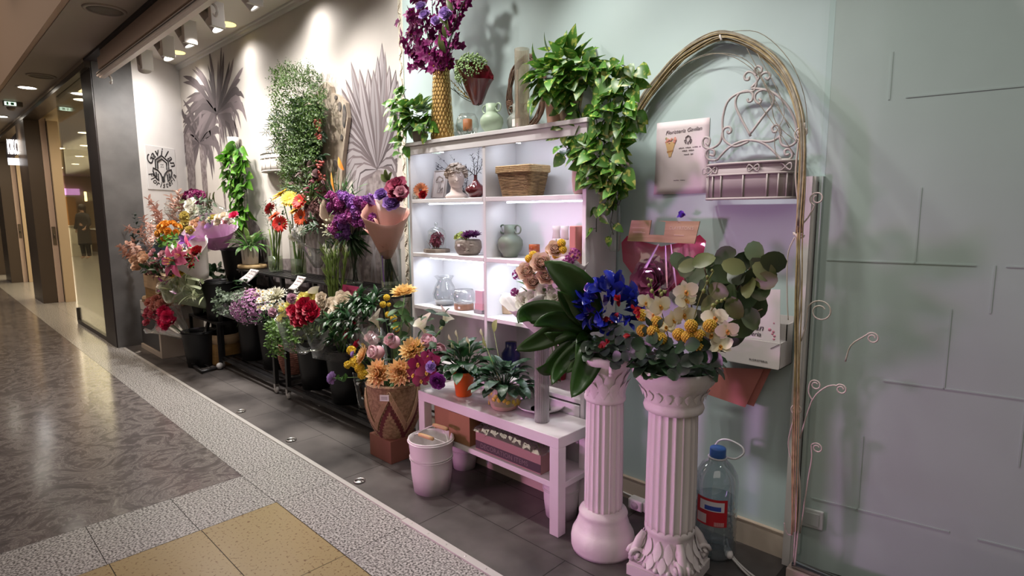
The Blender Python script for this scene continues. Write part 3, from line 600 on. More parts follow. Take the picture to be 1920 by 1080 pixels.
# ================================================================== FURNITURE
m_shelf = mat('shelf_white', (.74, .72, .73), .4)
m_black = mat('black_steel', (.012, .011, .012), .4); m_bplastic = mat('black_plastic', (.008, .0078, .009), .45, spec=.35)
SY0, SY1, SXL, SXR, SXM = 2.05, 2.29, -2.81, -1.524, -2.171
SZ = [1.455, 1.145, .835, .525, .20]
t = shelf = thing('shelving_unit', 'white shelving unit with lit cells against the aqua wall', 'shelf', (-2.17, 2.17, 0))
def board(a, b, nm, m=m_shelf): w = MB(); w.span(a, b); return bevel(w.build(nm, m, t, smooth=False), .002, 1)
board((SXL, SY0, 0), (SXL+.022, SY1, 1.73), 'side_panel'); board((SXR-.022, SY0, 0), (SXR, SY1, 1.73), 'side_panel'); board((SXM-.011, SY0+.002, .02), (SXM+.011, SY1, 1.75), 'divider')
board((SXL-.008, SY0-.012, 1.757), (SXR+.008, SY1, 1.777), 'top_board'); board((SXL, SY0-.002, 1.708), (SXR, SY0+.014, 1.757), 'top_rail')
board((SXL+.02, SY1-.012, .02), (SXR-.02, SY1, 1.76), 'back_panel')
for z in SZ:
    for a, b in ((SXL+.022, SXM-.011), (SXM+.011, SXR-.022)): board((a, SY0+.001, z-.022), (b, SY1-.012, z), 'shelf_board')
for a, b in ((SXL+.025, SXM-.013), (SXM+.013, SXR-.025)):
    board((a, SY0-.002, .215), (b, SY0+.016, .495), 'drawer_front'); w = MB(); w.tube([((a+b)/2-.05, SY0-.02, .36), ((a+b)/2+.05, SY0-.02, .36)], .006, 6); w.build('drawer_handle', m_alu, t)
m_led = mat('led_strip', (.86, .90, 1), .5, emit=6)
for z, zs in ((1.735, .3), (1.43, 1), (1.12, 1)):
    for a, b in ((SXL+.022, SXM-.011), (SXM+.011, SXR-.022)):
        w = MB(); w.tube(smooth_pts([(a+.06, SY0+.20, z-.001), (a+.11, SY0+.045, z-.004), (a+.22, SY0+.032, z-.004), (b-.01, SY0+.03, z-.004)], 4), .0032, 5); w.build('light_strip', m_led, t)
        o = area('cell_light', ((a+b)/2, SY0+.06, z-.012), ((a+b)/2, SY0+.13, z-.3), b-a-.1, .02, {1.735: .5, 1.43: .55, 1.12: 1.15}[z], (.80, .88, 1)); 
# low white bench
t = thing('bench', 'low white two tier bench table in front of the shelving unit', 'bench', (-1.94, 1.92, 0))
BX0, BX1, BY0, BY1, BZ = -2.419, -1.457, 1.787, 2.042, .444
m_bench = mat('bench_white', (.76, .73, .74), .35, col2=(.70, .66, .66), ns=6)
board((BX0, BY0, BZ-.05), (BX1, BY1, BZ), 'tabletop', m_bench)
for x in (BX0, BX1-.05):
    for y in (BY0, BY1-.05): board((x, y, 0), (x+.05, y+.05, BZ-.05), 'leg', m_bench)
board((BX0+.004, BY0+.012, .205), (BX1-.004, BY1-.012, .232), 'lower_shelf', m_bench)
w = MB(); w.span((SXL+.03, SY0+.004, 0), (SXR-.03, SY0+.02, .2)); w.build('plinth', mat('cream_rail', (.62, .52, .42), .5), shelf, smooth=False)
w = MB(); w.span((BX0+.05, BY1-.03, .10), (BX1-.05, BY1-.014, .20))
w.build('back_rail', mat('cream_rail', (.62, .52, .42), .5), t, smooth=False)

# black wheeled flower stands with slatted top
def trolley(x0, x1, lab, ox0, ox1):
    t = thing('flower_stand', lab, 'flower stand', ((x0+x1)/2, 2.0, 0), 'black flower stands'); y0, y1 = 1.835, 2.27
    def bar(a, b, nm): w = MB(); w.span(a, b); w.build(nm, m_black, t, smooth=False)
    bar((x0, y0, .075), (x1, y0+.022, .10), 'base_rail'); bar((x0, y1-.022, .075), (x1, y1, .10), 'base_rail')
    for x in (x0, x1-.022): bar((x, y0+.022, .075), (x+.022, y1-.022, .10), 'base_rail')
    w = MB(); [w.span((x0+.02, y0+.04+i*.068, .085), (x1-.02, y0+.075+i*.068, .095)) for i in range(6)]; w.build('base_slats', m_black, t, smooth=False)
    for x in (x0, x1-.03):
        bar((x, y0, .10), (x+.03, y0+.03, .62), 'front_post')
        for y in (2.0, y1-.03): bar((x+(.16 if x == x0 else -.16), y, .10), (x+.03+(.16 if x == x0 else -.16), y+.03, .872), 'rear_post')
    for y in (y0, 1.9):
        bar((x0, y, .60), (x0+.03, y+.03 if y > y0 else 2.03, .62), 'side_rail'); 
    bar((x1-.03, y0, .60), (x1, 2.03, .62), 'side_rail')
    for i in range(6): bar((ox0, 2.0+i*.046, .872), (ox1, 2.026+i*.046, .886), 'top_slat')
    for x in (ox0+.05, (ox0+ox1)/2, ox1-.08): bar((x, 2.0, .858), (x+.025, 2.256, .872), 'cross_bar')
    for x in (x0+.011, x1-.011):
        for y in (y0+.011, y1-.011):
            w = MB(); w.lathe([(.003, -.009), (.026, -.009), (.029, -.005), (.029, .005), (.026, .009), (.003, .009)], 14, T((x, y, .03)) @ RX(PI/2), cap1=True); c = w.build('caster', mat('caster_grey', (.45, .43, .42), .4), t)
            w = MB(); w.box((x, y, .062), (.03, .03, .026)); w.build('caster_fork', m_alu, t)
trolley(-5.42, -4.30, 'black wheeled flower stand with slatted top, left of the two', -5.36, -4.215)
trolley(-4.12, -2.86, 'black wheeled flower stand with slatted top, right of the two beside the wicker basket', -4.205, -2.875)

# fluted plaster pedestals
m_plaster = mat('white_plaster', (.80, .75, .74), .5, bump=.12, bs=45)
def flute(n, d): return lambda a, i: 1-d*(max(0, abs(math.sin(a*n/2)))**.7)
def pedestal1(c):
    t = thing('fluted_pedestal', 'left white fluted plaster pedestal with round base, under the dark broad leaves', 'pedestal', c, 'white plaster pedestals')
    w = MB(); w.lathe([(.125, 0), (.130, .015), (.131, .05), (.126, .075), (.118, .09), (.112, .098), (.108, .112), (.100, .135), (.098, .15), (.1, .158), (.096, .168), (.088, .175), (.084, .18)], 48, T(c), cap1=True); 
    for i in range(26):
        a = 2*PI*i/26; d = V((math.cos(a), math.sin(a), 0)); w.leaf(along(V(c)+d*.112+V((0, 0, .092)), V((d.x*.32, d.y*.32, -.8)), d), .055, .024, 'oval', .15, -.25, 4)
    w.build('base', m_plaster, t)
    w = MB(); w.lathe([(.076, .17), (.078, .2), (.077, .4), (.075, .6), (.074, .635)], 160, T(c), rf=flute(20, .085)); w.build('shaft', m_plaster, t)
    w = MB(); w.lathe([(.078, .632), (.083, .638), (.083, .650), (.078, .655), (.078, .70), (.084, .74), (.10, .775), (.118, .795), (.122, .805), (.122, .82), (.11, .825)], 48, T(c), cap1=True)
    for k, (n, z, l, r0) in enumerate(((12, .655, .075, .080), (12, .685, .085, .082))):
        for i in range(n):
            a = 2*PI*(i+.5*k)/n; d = V((math.cos(a), math.sin(a), 0)); w.leaf(along(V(c)+d*r0+V((0, 0, z)), V((d.x*.06, d.y*.06, 1)), -d), l, .042, 'oval', .45, .35, 5)
    for i in range(4):
        a = PI/4+PI/2*i; d = V((math.cos(a), math.sin(a), 0)); p = V(c)+d*.108+V((0, 0, .775)); e = V((-d.y, d.x, 0))
        w.tube([p+d*(.026*(1-.0*k)*math.cos(k*.7)*(1-k/14))+V((0, 0, .026*math.sin(k*.7)*(1-k/14))) for k in range(12)], .009, 6)
    w.build('capital', m_plaster, t)
pedestal1(V((-1.285, 1.868, 0)))
def pedestal2(c):
    t = thing('fluted_pedestal', 'right white fluted plaster pedestal with scrolled square base, beside the water bottle', 'pedestal', c, 'white plaster pedestals'); R = T(c) @ RZ(.08)
    w = MB(); w.box((0, 0, .02), (.235, .235, .04), R); w.box((0, 0, .047), (.222, .222, .016), R); w.lathe([(.115, .05), (.118, .07), (.105, .11), (.092, .15), (.090, .172), (.094, .178), (.094, .192), (.088, .198), (.08, .2)], 40, R, cap1=True)
    for i in range(4):                                     # corner scrolls and acanthus
        a = PI/4+PI/2*i; q = R @ RZ(a)
        for sgn in (-1, 1):
            w.tube([q @ V((.128+.030*math.cos(k*.62)*(1-k/15), sgn*(.014+.001*k), .085+.030*math.sin(k*.62)*(1-k/15))) for k in range(14)], .0085, 6)
        w.tube([q @ V(p) for p in ((.10, 0, .17), (.118, 0, .14), (.13, 0, .11), (.15, 0, .06))], [.012, .016, .018, .012], 8)
    for k, (n, z, r0, l) in enumerate(((16, .165, .096, .075), (16, .115, .112, .06))):
        for i in range(n):
            a = 2*PI*(i+.5*k)/n; d = R.to_3x3() @ V((math.cos(a), math.sin(a), 0)); w.leaf(along(V(c)+d*r0+V((0, 0, z)), V((d.x*.3, d.y*.3, -1)), d), l, .034, 'oval', -.25, -.35, 5)
    for i in range(16):
        a = 2*PI*i/16; w.ball(R @ V((.118*math.cos(a), .118*math.sin(a), .06)), .011, 7, 5)
    w.build('base', m_plaster, t)
    w = MB(); w.lathe([(.093, .195), (.094, .21), (.094, .4), (.091, .60), (.090, .652)], 160, T(c), rf=flute(20, .085)); w.build('shaft', m_plaster, t)
    w = MB(); w.lathe([(.092, .648), (.106, .652), (.110, .665), (.106, .678), (.101, .684), (.105, .69), (.108, .70), (.112, .725), (.124, .745), (.142, .765), (.152, .785), (.155, .805), (.151, .815), (.143, .812), (.135, .79), (.10, .78)], 56, T(c), cap1=True)
    for i in range(20):
        a = 2*PI*i/20; d = V((math.cos(a), math.sin(a), 0)); w.leaf(along(V(c)+d*.113+V((0, 0, .70)), V((d.x*.25, d.y*.25, 1)), -d), .045, .03, 'oval', .3, .3, 4)
    w.build('bowl', m_plaster, t)
pedestal2(V((-1.005, 1.905, 0)))

# ---------------------------------------------------------------- pots, buckets, vases
def bucket(c, r, h, lab, name='flower_bucket', m=None, grp='black flower buckets', rim=True, taper=.74, cat='bucket', n=28, tilt=None):
    Q = T(c) @ (tilt or Matrix()); m = m or m_bplastic
    t = thing(name, lab, cat, c, grp); w = MB()
    w.lathe([(r*taper, 0), (r*(taper+.10), h*.35), (r*.93, h*.72), (r*.985, h*.965), (r, h*.98), (r, h), (r*.96, h), (r*.93, h*.9), (r*(taper-.03), .012)], n, Q, cap1=True); w.build('body', m, t)
    if rim: w = MB(); w.tube([Q @ V((r*math.cos(2*PI*i/n), r*math.sin(2*PI*i/n), h*.955)) for i in range(n+1)], r*.035, 6); w.build('rim', m, t)
    return t
def vase(name, lab, c, pr, m, cat='vase', grp=None, n=32, rf=None, inner=True):
    """lathe vase with wall thickness: outer then inner profile"""
    p = list(pr)
    if inner: p += [(max(.002, r-.004), max(z, .006)) for r, z in reversed(pr[1:])]+[(.001, .006)]
    w = MB(); w.lathe(p, n, T(c), rf=rf); return tag(w.build(name, m, org=c), lab, cat, grp)
m_glass = clear('clear_glass', (.95, .97, .95), .16); m_water = clear('vase_water', (.80, .88, .70), .10, tint=.12)
def glassv(c, pr, lab, water=.3, name='glass_vase', grp='clear glass vases', m=None):
    t = thing(name, lab, 'vase', c, grp); w = MB(); w.lathe(pr, 28, T(c)); w.build('glass_wall', m or m_glass, t)
    w = MB(); r0 = pr[1][0]*.96; w.lathe([(r0*.99, .002), (r0, .014)], 28, T(c), cap1=True); w.build('thick_foot', clear('glass_foot', (.85, .90, .86), .25), t)
    if water:
        w = MB(); H = pr[-1][1]*water; w.lathe([(pr[1][0]*.94, .016), (pr[1][0]*.95, H)], 24, T(c), cap1=True); w.build('water', m_water, t)
    return t
# ================================================================== THINGS ON THE WALLS
def WF(p): return Matrix(((1, 0, 0, p[0]), (0, 0, -1, p[1]), (0, 1, 0, p[2]), (0, 0, 0, 1)))
m_ink = mat('print_black', (.02, .018, .02), .6); m_paper = mat('white_paper', (.80, .77, .76), .6)
def sheet_px(mb, pts, Y, th=.001):
    q = [P(x, y, Y) for x, y in pts]; n = len(q)
    mb.add(q+[p+V((0, th, 0)) for p in q], [tuple(range(n)), tuple(range(2*n-1, n-1, -1))]+[(i, n+i, n+(i+1) % n, (i+1) % n) for i in range(n)])
def logo(mb, Q, s):
    """house between two leaf hands, about 1.0*s wide"""
    k = .034*s
    def ln(pts, r=k): mb.tube([Q @ V((x*s, y*s, 0)) for x, y in pts], r, 5)
    ln([(-.36, .02), (-.36, .36), (0, .58), (.36, .36), (.36, .02)]); ln([(-.25, .0), (-.25, .29), (0, .44), (.25, .29), (.25, .0)])
    for sg in (-1, 1):
        ln([(sg*x, y) for x, y in ((.06, -.52), (.05, -.35), (.12, -.2), (.26, -.06), (.5, .02), (.52, -.1), (.46, -.28), (.36, -.42), (.26, -.5), (.26, -.2))]); ln([(sg*.36, -.36), (sg*.37, -.14)])
    ln([(0, -.56), (0, -.3)])
    for x in (-.05, .05):
        for y in (.10, .20): mb.ball((x*s, y*s, 0), .026*s, 6, 4, (1, 1, .3), Q)
def arc_text(mb, body, Q, R, a0, a1, size, top=True, shear=.25):
    n = len(body)
    for i, ch in enumerate(body):
        a = a0+(a1-a0)*(i/(n-1)); x, y = R*math.cos(a), R*math.sin(a)
        text_mb(mb, ch, size, Q @ T((x, y, 0)) @ RZ(a-PI/2 if top else a+PI/2), shear)
# shop sign on the white return wall
dl = V((-.615, .789, 0)); nl = V((.789, .615, 0)); A0 = V((SHX0, 1.722, 0))
def PLW(x, y, off=.004):
    d = ray(x, y); tt = ((A0-CP).dot(nl)+off)/d.dot(nl); return CP+d*tt
c = PLW(303, 316); wS = (PLW(330, 316)-PLW(275, 316)).length; hS = (PLW(303, 276)-PLW(303, 356)).length
Q = Matrix(((dl.x, 0, nl.x, c.x), (dl.y, 0, nl.y, c.y), (dl.z, 1, nl.z, c.z), (0, 0, 0, 1)))
t = thing('shop_sign', 'white square shop sign with black house and hands logo on the white return wall', 'sign', c)
w = MB(); w.box((0, 0, 0), (wS, hS, .012), Q); bevel(w.build('panel', mat('sign_white', (.66, .64, .63), .35), t))
w = MB(); Q2 = Q @ T((0, 0, .008)) @ Matrix.Diagonal((wS/.42, 1, 1, 1)); k = hS/.42
arc_text(w, 'Gavilan', Q2, .158*k, 2.72, .38, .112*k); arc_text(w, 'Floristeria', Q2, .165*k, PI+.42, 2*PI-.40, .078*k, False); logo(w, Q2 @ T((0, -.008*k, 0)), .23*k)
w.build('lettering', m_ink, t, smooth=False)
# pink poster
YP = WALLY-.003; pq = [(1232, 231), (1331, 220), (1326, 362), (1227, 365)]
t = thing('poster', 'pale pink paper poster with a bouquet picture taped to the aqua wall', 'poster', P(1280, 292, YP))
w = MB(); q = [P(x, y, YP) for x, y in pq]; w.sheet(lambda u, v: (lambda a: V((a.x, a.y-.012*max(0, .25-v)*4*(1-u)*.6, a.z)))((q[3]*(1-u)+q[2]*u)*(1-v)+(q[0]*(1-u)+q[1]*u)*v), 8, 10); o = w.build('sheet', mat('pink_paper', (.77, .665, .685), .6), t); solid(o, .0008)
def PT(x, y): return WF(P(x, y, YP-.0018))
w = MB(); text_mb(w, 'Floristeria Gavilan', .0225, PT(1281, 245) @ RZ(.035), .35); logo(w, PT(1290, 262), .032)
for x, y, s_, l in ((1294, 276, .0065, 44), (1291, 282, .008, 24), (1292, 289, .007, 19), (1276, 338, .007, 26)):          # lines too small to read
    n = int(l/2.6); ww = l*mpp(P(x, y, YP))
    for i in range(n):
        if i % 5 != 4: w.box((ww*(i/n-.5), U(-.0006, .0006), 0), (ww/n*.72, s_*U(.30, .6), .0006), PT(x, y))
w.build('lettering', mat('poster_grey_ink', (.16, .12, .14), .7), t, smooth=False)
w = MB(); b = PT(1257, 272)
w.poly([(-.024, .012), (.024, .014), (.004, -.05), (-.006, -.05)], .0006, b); w.mi = 1
for i in range(16): w.ball((U(-.022, .022), U(.008, .03), .001), U(.004, .008), 7, 4, (1, 1, .2), b); w.mi = 1 if i % 3 else 2
w.mi = 3; w.poly([(-.016, -.026), (.014, -.022), (.012, -.028), (-.014, -.032)], .001, b)
w.build('bouquet_picture', [mat('kraft_print', (.66, .42, .20), .7), mat('rose_print', (.70, .30, .24), .7), mat('sprig_print', (.35, .33, .18), .7), mat('bow_print', (.50, .22, .08), .7)], t, smooth=False)

# twig arch over the wall planter
t = thing('twig_arch', 'arch of thin straw coloured twigs bent over the pink poster and the wire planter', 'arch', P(1350, 68, 2.27))
base = [(1188, 222), (1212, 180), (1260, 122), (1300, 88), (1350, 66), (1400, 78), (1448, 110), (1482, 155), (1500, 215), (1506, 270), (1504, 340), (1500, 430), (1497, 560), (1495, 700), (1491, 850), (1488, 1000)]
m_tw = [mat('straw_twig', (.48, .38, .19), .6, col2=(.30, .22, .11), ns=30), mat('grey_twig', (.36, .33, .26), .7, col2=(.22, .19, .14), ns=30)]
w = MB()
for k in range(44):
    w.mi = k % 2; o1, o2 = U(-9, 8), U(-8, 8); yy = 2.262+U(-.015, .02)
    i0 = 0 if k % 5 else 1; cutn = len(base) if k % 8 == 0 else len(base)-4; jx = .45 if k % 4 == 0 else 1
    w.tube(smooth_pts([P(x+o1*.6+U(-2, 2), y+o2+U(-2, 2), yy-(0, .03, .08, .11, .115, .12, .12, .12, .12, .12)[max(0, n_-6)]) for n_, (x, y) in list(enumerate(base))[i0:cutn]], 4), U(.0016, .0034), 5)
w.mi = 0
w.build('twig_bundle', m_tw, t)
w = MB()
for pts in (((1190, 222), (1250, 150), (1310, 106), (1370, 105), (1430, 150), (1480, 240)), ((1240, 148), (1300, 112), (1360, 100), (1410, 122), (1450, 190), (1500, 262)), ((1350, 62), (1420, 60), (1478, 110), (1508, 180), (1514, 250)), ((1400, 90), (1440, 170), (1455, 230), (1500, 270)), ((1420, 100), (1470, 200), (1452, 260), (1462, 322)), ((1420, 190), (1452, 235), (1490, 290))):
    w.tube(smooth_pts([P(x, y, 2.26) for x, y in pts], 5), .0013, 4)
w.build('loose_twig', m_tw[1], t, label='loose single twigs')
w = MB(); w.tube(smooth_pts([P(1353, 60, 2.29), P(1350, 66, 2.25), P(1353, 76, 2.25)], 4), .004, 6); w.build('hook', m_white, t)

# white wire vine running down the jamb
t = thing('wire_vine', 'white and brass wire vine with curled tips twisting down the white jamb post', 'wire decoration', P(1497, 400, 2.17))
m_wire = mat('cream_wire', (.56, .50, .44), .45); Yv = 2.155
w = MB()
for k, pts in enumerate((((1503, 250), (1505, 300), (1500, 360), (1496, 440), (1500, 520), (1494, 600), (1496, 700), (1492, 780), (1494, 850), (1500, 920), (1496, 1000), (1490, 1060)), ((1498, 260), (1492, 330), (1498, 400), (1493, 445), (1498, 500), (1502, 560), (1493, 640), (1499, 720), (1496, 800), (1490, 860), (1493, 950), (1488, 1055)),
    ((1508, 230), (1510, 320), (1506, 400), (1498, 445)), ((1490, 445), (1477, 480), (1476, 560), (1478, 600)), ((1490, 780), (1478, 830), (1486, 868), (1492, 872)), ((1470, 980), (1476, 1000), (1487, 1003)))):
    w.tube(smooth_pts([P(x, y, Yv+.012*(k % 2)) for x, y in pts], 5), .0034 if k < 3 else .0022, 6)
for i in range(9): w.tube(smooth_pts([P(1489+U(-2, 2), 438+U(-3, 3), Yv-.006), P(1498, 444+U(-5, 4), Yv-.014), P(1507+U(-2, 2), 441+U(-4, 5), Yv-.004)], 3), .002, 5)
w.build('main_wire', m_wire, t)
def curl(pts, c, r, n=16, turns=1.4, Y=Yv, a0=0):
    w = MB(); q = [P(x, y, Y) for x, y in pts]; k = mpp(P(*c, Y)); cc = P(*c, Y)
    sp = [cc+V((math.cos(a0-2*PI*turns*i/n), -.004*(i % 3 == 1), math.sin(a0-2*PI*turns*i/n)))*(r*k*(1-.6*i/n)) for i in range(n+1)]
    w.tube(smooth_pts(q+sp, 3), .0026, 6); w.build('curl', m_wire, t)
curl([(1497, 428), (1515, 408), (1526, 388)], (1532, 372), 13, a0=-2); curl([(1490, 800), (1493, 782)], (1494, 768), 11, a0=-1.6); curl([(1500, 822), (1522, 752), (1545, 728), (1562, 722)], (1577, 730), 10, a0=2.6)
curl([(1524, 752), (1516, 735)], (1529, 722), 10, a0=3.1); curl([(1501, 300), (1504, 270)], (1503, 250), 13, a0=-1.8); curl([(1500, 1000), (1515, 900), (1522, 860)], (1532, 840), 10, a0=3, Y=2.162); curl([(1585, 678), (1595, 648), (1618, 632)], (1636, 634), 11, a0=2.7, Y=2.162)  # the curl farthest right is part of a shadow, shaped as wire
curl([(1502, 640), (1512, 605)], (1538, 584), 22, a0=3, Y=2.162)

# wire wall planter with scrolled back
t = thing('wall_planter', 'white wire half basket planter with scrolled heart back hung on the aqua wall', 'wall planter', P(1400, 340, 2.27))
m_pl = mat('planter_metal', (.46, .42, .40), .45)
def zc(x, y): return P(1300+x/3.859, 110+y/3.859, 2.268)
w = MB()
def sc_(pts, r=.0048): w.tube(smooth_pts([zc(x, y) for x, y in pts], 5), r, 7)
sc_([(170, 735), (250, 650), (330, 605), (410, 590), (490, 605), (560, 650), (640, 735)]); sc_([(440, 235), (330, 250), (250, 310), (215, 420), (213, 520), (225, 590), (300, 635), (400, 600)])
sc_([(420, 215), (520, 225), (600, 260), (680, 340), (730, 430), (752, 520)]); sc_([(440, 235), (455, 190), (463, 160), (500, 110), (540, 100), (557, 125), (540, 150), (520, 135)]); sc_([(420, 210), (462, 160), (440, 110), (400, 95), (372, 120), (375, 150), (400, 152), (405, 130)])
sc_([(455, 125), (445, 80), (468, 55), (495, 70), (490, 98), (470, 96)]); sc_([(415, 560), (330, 400), (305, 320), (330, 255), (390, 232), (430, 255), (425, 300), (400, 312), (392, 290)])
sc_([(415, 540), (520, 400), (575, 330), (575, 265), (520, 225), (460, 245), (445, 290), (470, 325), (492, 305), (475, 290)]); sc_([(208, 545), (225, 505), (262, 495), (275, 525), (255, 540), (245, 522)])
sc_([(410, 590), (550, 600), (625, 560), (625, 500), (600, 478), (572, 500), (580, 530), (605, 525)]); sc_([(210, 540), (190, 610), (130, 650), (80, 640), (68, 600), (85, 570), (118, 580), (112, 625), (92, 610)])
sc_([(165, 735), (110, 730), (90, 690), (110, 655), (150, 665), (150, 700), (118, 695)]); sc_([(625, 560), (640, 620), (690, 635), (745, 600), (760, 520)]); sc_([(640, 730), (700, 725), (718, 690), (695, 655), (662, 665), (668, 695), (695, 690)])
w.build('scrolled_back', m_pl, t)
a, b = P(1313, 303, 2.2), P(1488, 303, 2.28); xl, xr, zt, zm, zb = -1.065, -.725, 1.556, 1.515, 1.425
def dpt(u, z, k=1.0): an = PI*(1-u); return V(((xl+xr)/2+(xr-xl)/2*k*math.copysign(abs(math.cos(an))**.55, math.cos(an)), 2.29-.115*k*abs(math.sin(an))**.55, z))
w = MB()
for z, r in ((zt, .005), (zm, .004), (zb, .005)): w.tube([dpt(i/24, z) for i in range(25)], r, 7)
for i in range(11): w.tube([dpt((i+.3)/10.6, zb), dpt((i+.3)/10.6, zm)], .003, 6)
for u in (.08, .30, .52, .76): cc = dpt(u, (zt+zm)/2); w.tube([cc+V((.022*math.sin(2*PI*i/24), -.003, .012*math.sin(4*PI*i/24))) for i in range(25)], .0025, 5)
w.build('basket_frame', m_pl, t)
w = MB(); w.sheet(lambda u, v: dpt(u, zb+.004+(zt-.004-zb)*v, .955), 24, 2); k = len(w.v); w.sheet(lambda u, v: dpt(u, zb+.006, v*.95+.002), 24, 2); o = w.build('liner', mat('planter_liner', (.36, .31, .31), .6), t); solid(o, .003)
# small white wall planter on the cream wall
pc = P(500, 306, 2.25); t = thing('wall_planter', 'small white half round planter on the cream wall beside the pothos', 'wall planter', pc)
k = mpp(pc); x0, x1, z0, z1 = P(480, 322, 2.2).x, P(521, 318, 2.2).x, pc.z-.075, pc.z+.075
w = MB(); w.sheet(lambda u, v: V(((x0+x1)/2-(x1-x0)/2*math.cos(PI*u), WALLY-.11*math.sin(PI*u), z0+(z1-z0)*v)), 16, 3); w.sheet(lambda u, v: V(((x0+x1)/2-(x1-x0)/2*v*math.cos(PI*u), WALLY-.11*v*math.sin(PI*u), z0+.003)), 16, 2); solid(w.build('body', mat('planter_white', (.74, .70, .66), .6), t), .004)
w = MB()
for z in (z0, z1-.04, z1): w.tube([V(((x0+x1)/2-(x1-x0)/2*math.cos(PI*i/16), WALLY-.114*math.sin(PI*i/16), z)) for i in range(17)], .006, 6)
for i in range(1, 8): a = PI*i/8; w.tube([V(((x0+x1)/2-(x1-x0)/2*math.cos(a), WALLY-.114*math.sin(a), z)) for z in (z0, z1-.04)], .004, 5)
w.build('banding', mat('planter_shade', (.60, .55, .51), .6), t)

# clear gift bag with wood print header
t = thing('gift_bag', 'clear gift bag of pink tissue with wood print card header on the aqua wall', 'gift bag', P(1245, 470, 2.22))
Yg = 2.20; w = MB(); sheet_px(w, [(1184, 413), (1221, 413), (1217, 440), (1245, 441), (1248, 416), (1232, 414), (1312, 415), (1302, 457), (1176, 452)], Yg, .006)
w.build('card_header', mat('wood_print_card', (.52, .36, .21), .6, col2=(.40, .26, .14), ns=5, stretch=(1, 1, 14)), t, smooth=False)
w = MB(); text_mb(w, "CLAYRTON'S", .0185, WF(P(1277, 428, Yg-.001)), .05, sp=1.0)
for x, y, l in ((1273, 441, 20), (1197, 427, 26), (1195, 434, 20), (1198, 436, 26)): w.box((0, 0, 0), (l*mpp(P(x, y, Yg)), .0022, .0006), WF(P(x, y, Yg-.001)))
w.tube([WF(P(1273, 418, Yg-.001)) @ V((.008*math.cos(i*.5), .006*math.sin(i*.5), 0)) for i in range(8)], .0008, 4)
w.build('lettering', mat('header_print', (.72, .58, .45), .6), t, smooth=False)
tq = [(1165, 455), (1176, 442), (1200, 452), (1240, 462), (1290, 452), (1312, 440), (1324, 452), (1318, 480), (1300, 510), (1240, 560), (1190, 520), (1168, 490)]
w = MB(); ctr = P(1243, 490, 2.262); n = len(tq); vs = [ctr]; tt = [0]
for x, y in tq: vs.append(P(x, y, 2.252)); tt.append(1.0)
w.add(vs, [(0, i+1, (i+1) % n+1) for i in range(n)], tt); w.build('tissue_lining', petal('pink_tissue', (.78, .38, .48), (.62, .03, .12), .25, .5), t)
w = MB(); q = P(1226, 528, 2.236); rose(w, frame(q, (0, -1, .2)), .10, 4, 8, .2, .9); w.build('tissue_rosette', petal('plum_tissue', (.28, .07, .15), (.36, .10, .20), .2), t)
w = MB(); cc = [(1165, 452), (1322, 450), (1328, 560), (1160, 560)]
q = [P(x, y, 2.24) for x, y in cc]
w.sheet(lambda u, v: (lambda a: a+V((0, -.05*math.sin(PI*u)*math.sin(PI*min(1, v*1.0))+.004*math.sin(u*23+v*7), 0)))((q[3]*(1-u)+q[2]*u)*(1-v)+(q[0]*(1-u)+q[1]*u)*v), 16, 14); w.build('film', clear('gift_film', (.98, .95, .96), .13, .08, tint=.02, bump=.6, bs=14), t)
w = MB()
for pts, r in ((((1235, 458), (1210, 500), (1186, 545)), .006), (((1248, 460), (1252, 500), (1250, 540)), .004), (((1258, 458), (1262, 500), (1268, 545)), .004)): w.leaf(along(P(*pts[0], 2.19), P(*pts[-1], 2.19)-P(*pts[0], 2.19), (0, -1, 0)), (P(*pts[-1], 2.19)-P(*pts[0], 2.19)).length, r*2.2, 'strap', .05, .3, 4)
w.build('film_ribbon', mat('iridescent_ribbon', (.80, .50, .38), .25, col2=(.50, .30, .75), ns=9), t)
bc = P(1281, 404, 2.26); w = MB()
for i in range(9): w.leaf(frame(bc, (U(-.6, .6), -1, U(-.1, .9)), U(0, 6)) @ RY(-.8), .028, .02, 'petal', U(-1.5, 1), .4, 4)
tag(w.build('ribbon_bow', petal('violet_foil', (.50, .20, .55), (.22, .12, .85), .4, .25), org=bc), 'small violet and pink foil bow on the aqua wall above the card header', 'bow')

# white leaflet holder with card, pink sheets below
t = thing('leaflet_holder', 'white cardboard leaflet holder on the aqua wall right of the eucalyptus', 'leaflet holder', P(1420, 670, 2.2))
Yb = 2.17; a = P(1336, 690, Yb); b = P(1461, 694, Yb); zt = P(1461, 644, Yb).z; zb = b.z; m_card = mat('holder_card', (.70, .67, .65), .55)
w = MB(); x0, x1 = a.x, b.x
w.span((x0, Yb, zb), (x1, Yb+.003, zt)); w.span((x0, Yb, zb), (x1, WALLY-.006, zb+.003)); w.span((x1-.003, Yb, zb), (x1, WALLY-.006, zt)); w.span((x0, Yb, zb), (x0+.003, WALLY-.006, zt)); w.span((x0, WALLY-.009, zb), (x1, WALLY-.006, zt+.085)); w.span((x1-.003, Yb+.06, zt), (x1, WALLY-.006, zt+.062)); w.span((x0, Yb+.06, zt), (x1, Yb+.063, zt+.062))
w.build('tray', m_card, t, smooth=False)
w = MB(); text_mb(w, 'FLORISTERIA', .011, WF(((x0+x1)/2+.05, Yb-.001, zb+.022)), 0, sp=1.1); w.tube([(x1-.035, Yb-.001, zt-.024), (x1-.004, Yb-.001, zt-.003)], .0008, 4); w.build('lettering', m_ink, t, smooth=False)
Yc = Yb+.02; t = thing('shop_card', 'white shop card with black script and pink blossoms standing in the white leaflet holder', 'card', P(1428, 600, Yc))
w = MB(); sheet_px(w, [(1372, 541), (1463, 543), (1462, 652), (1370, 652)], Yc, .002); w.build('card', m_paper, t, smooth=False)
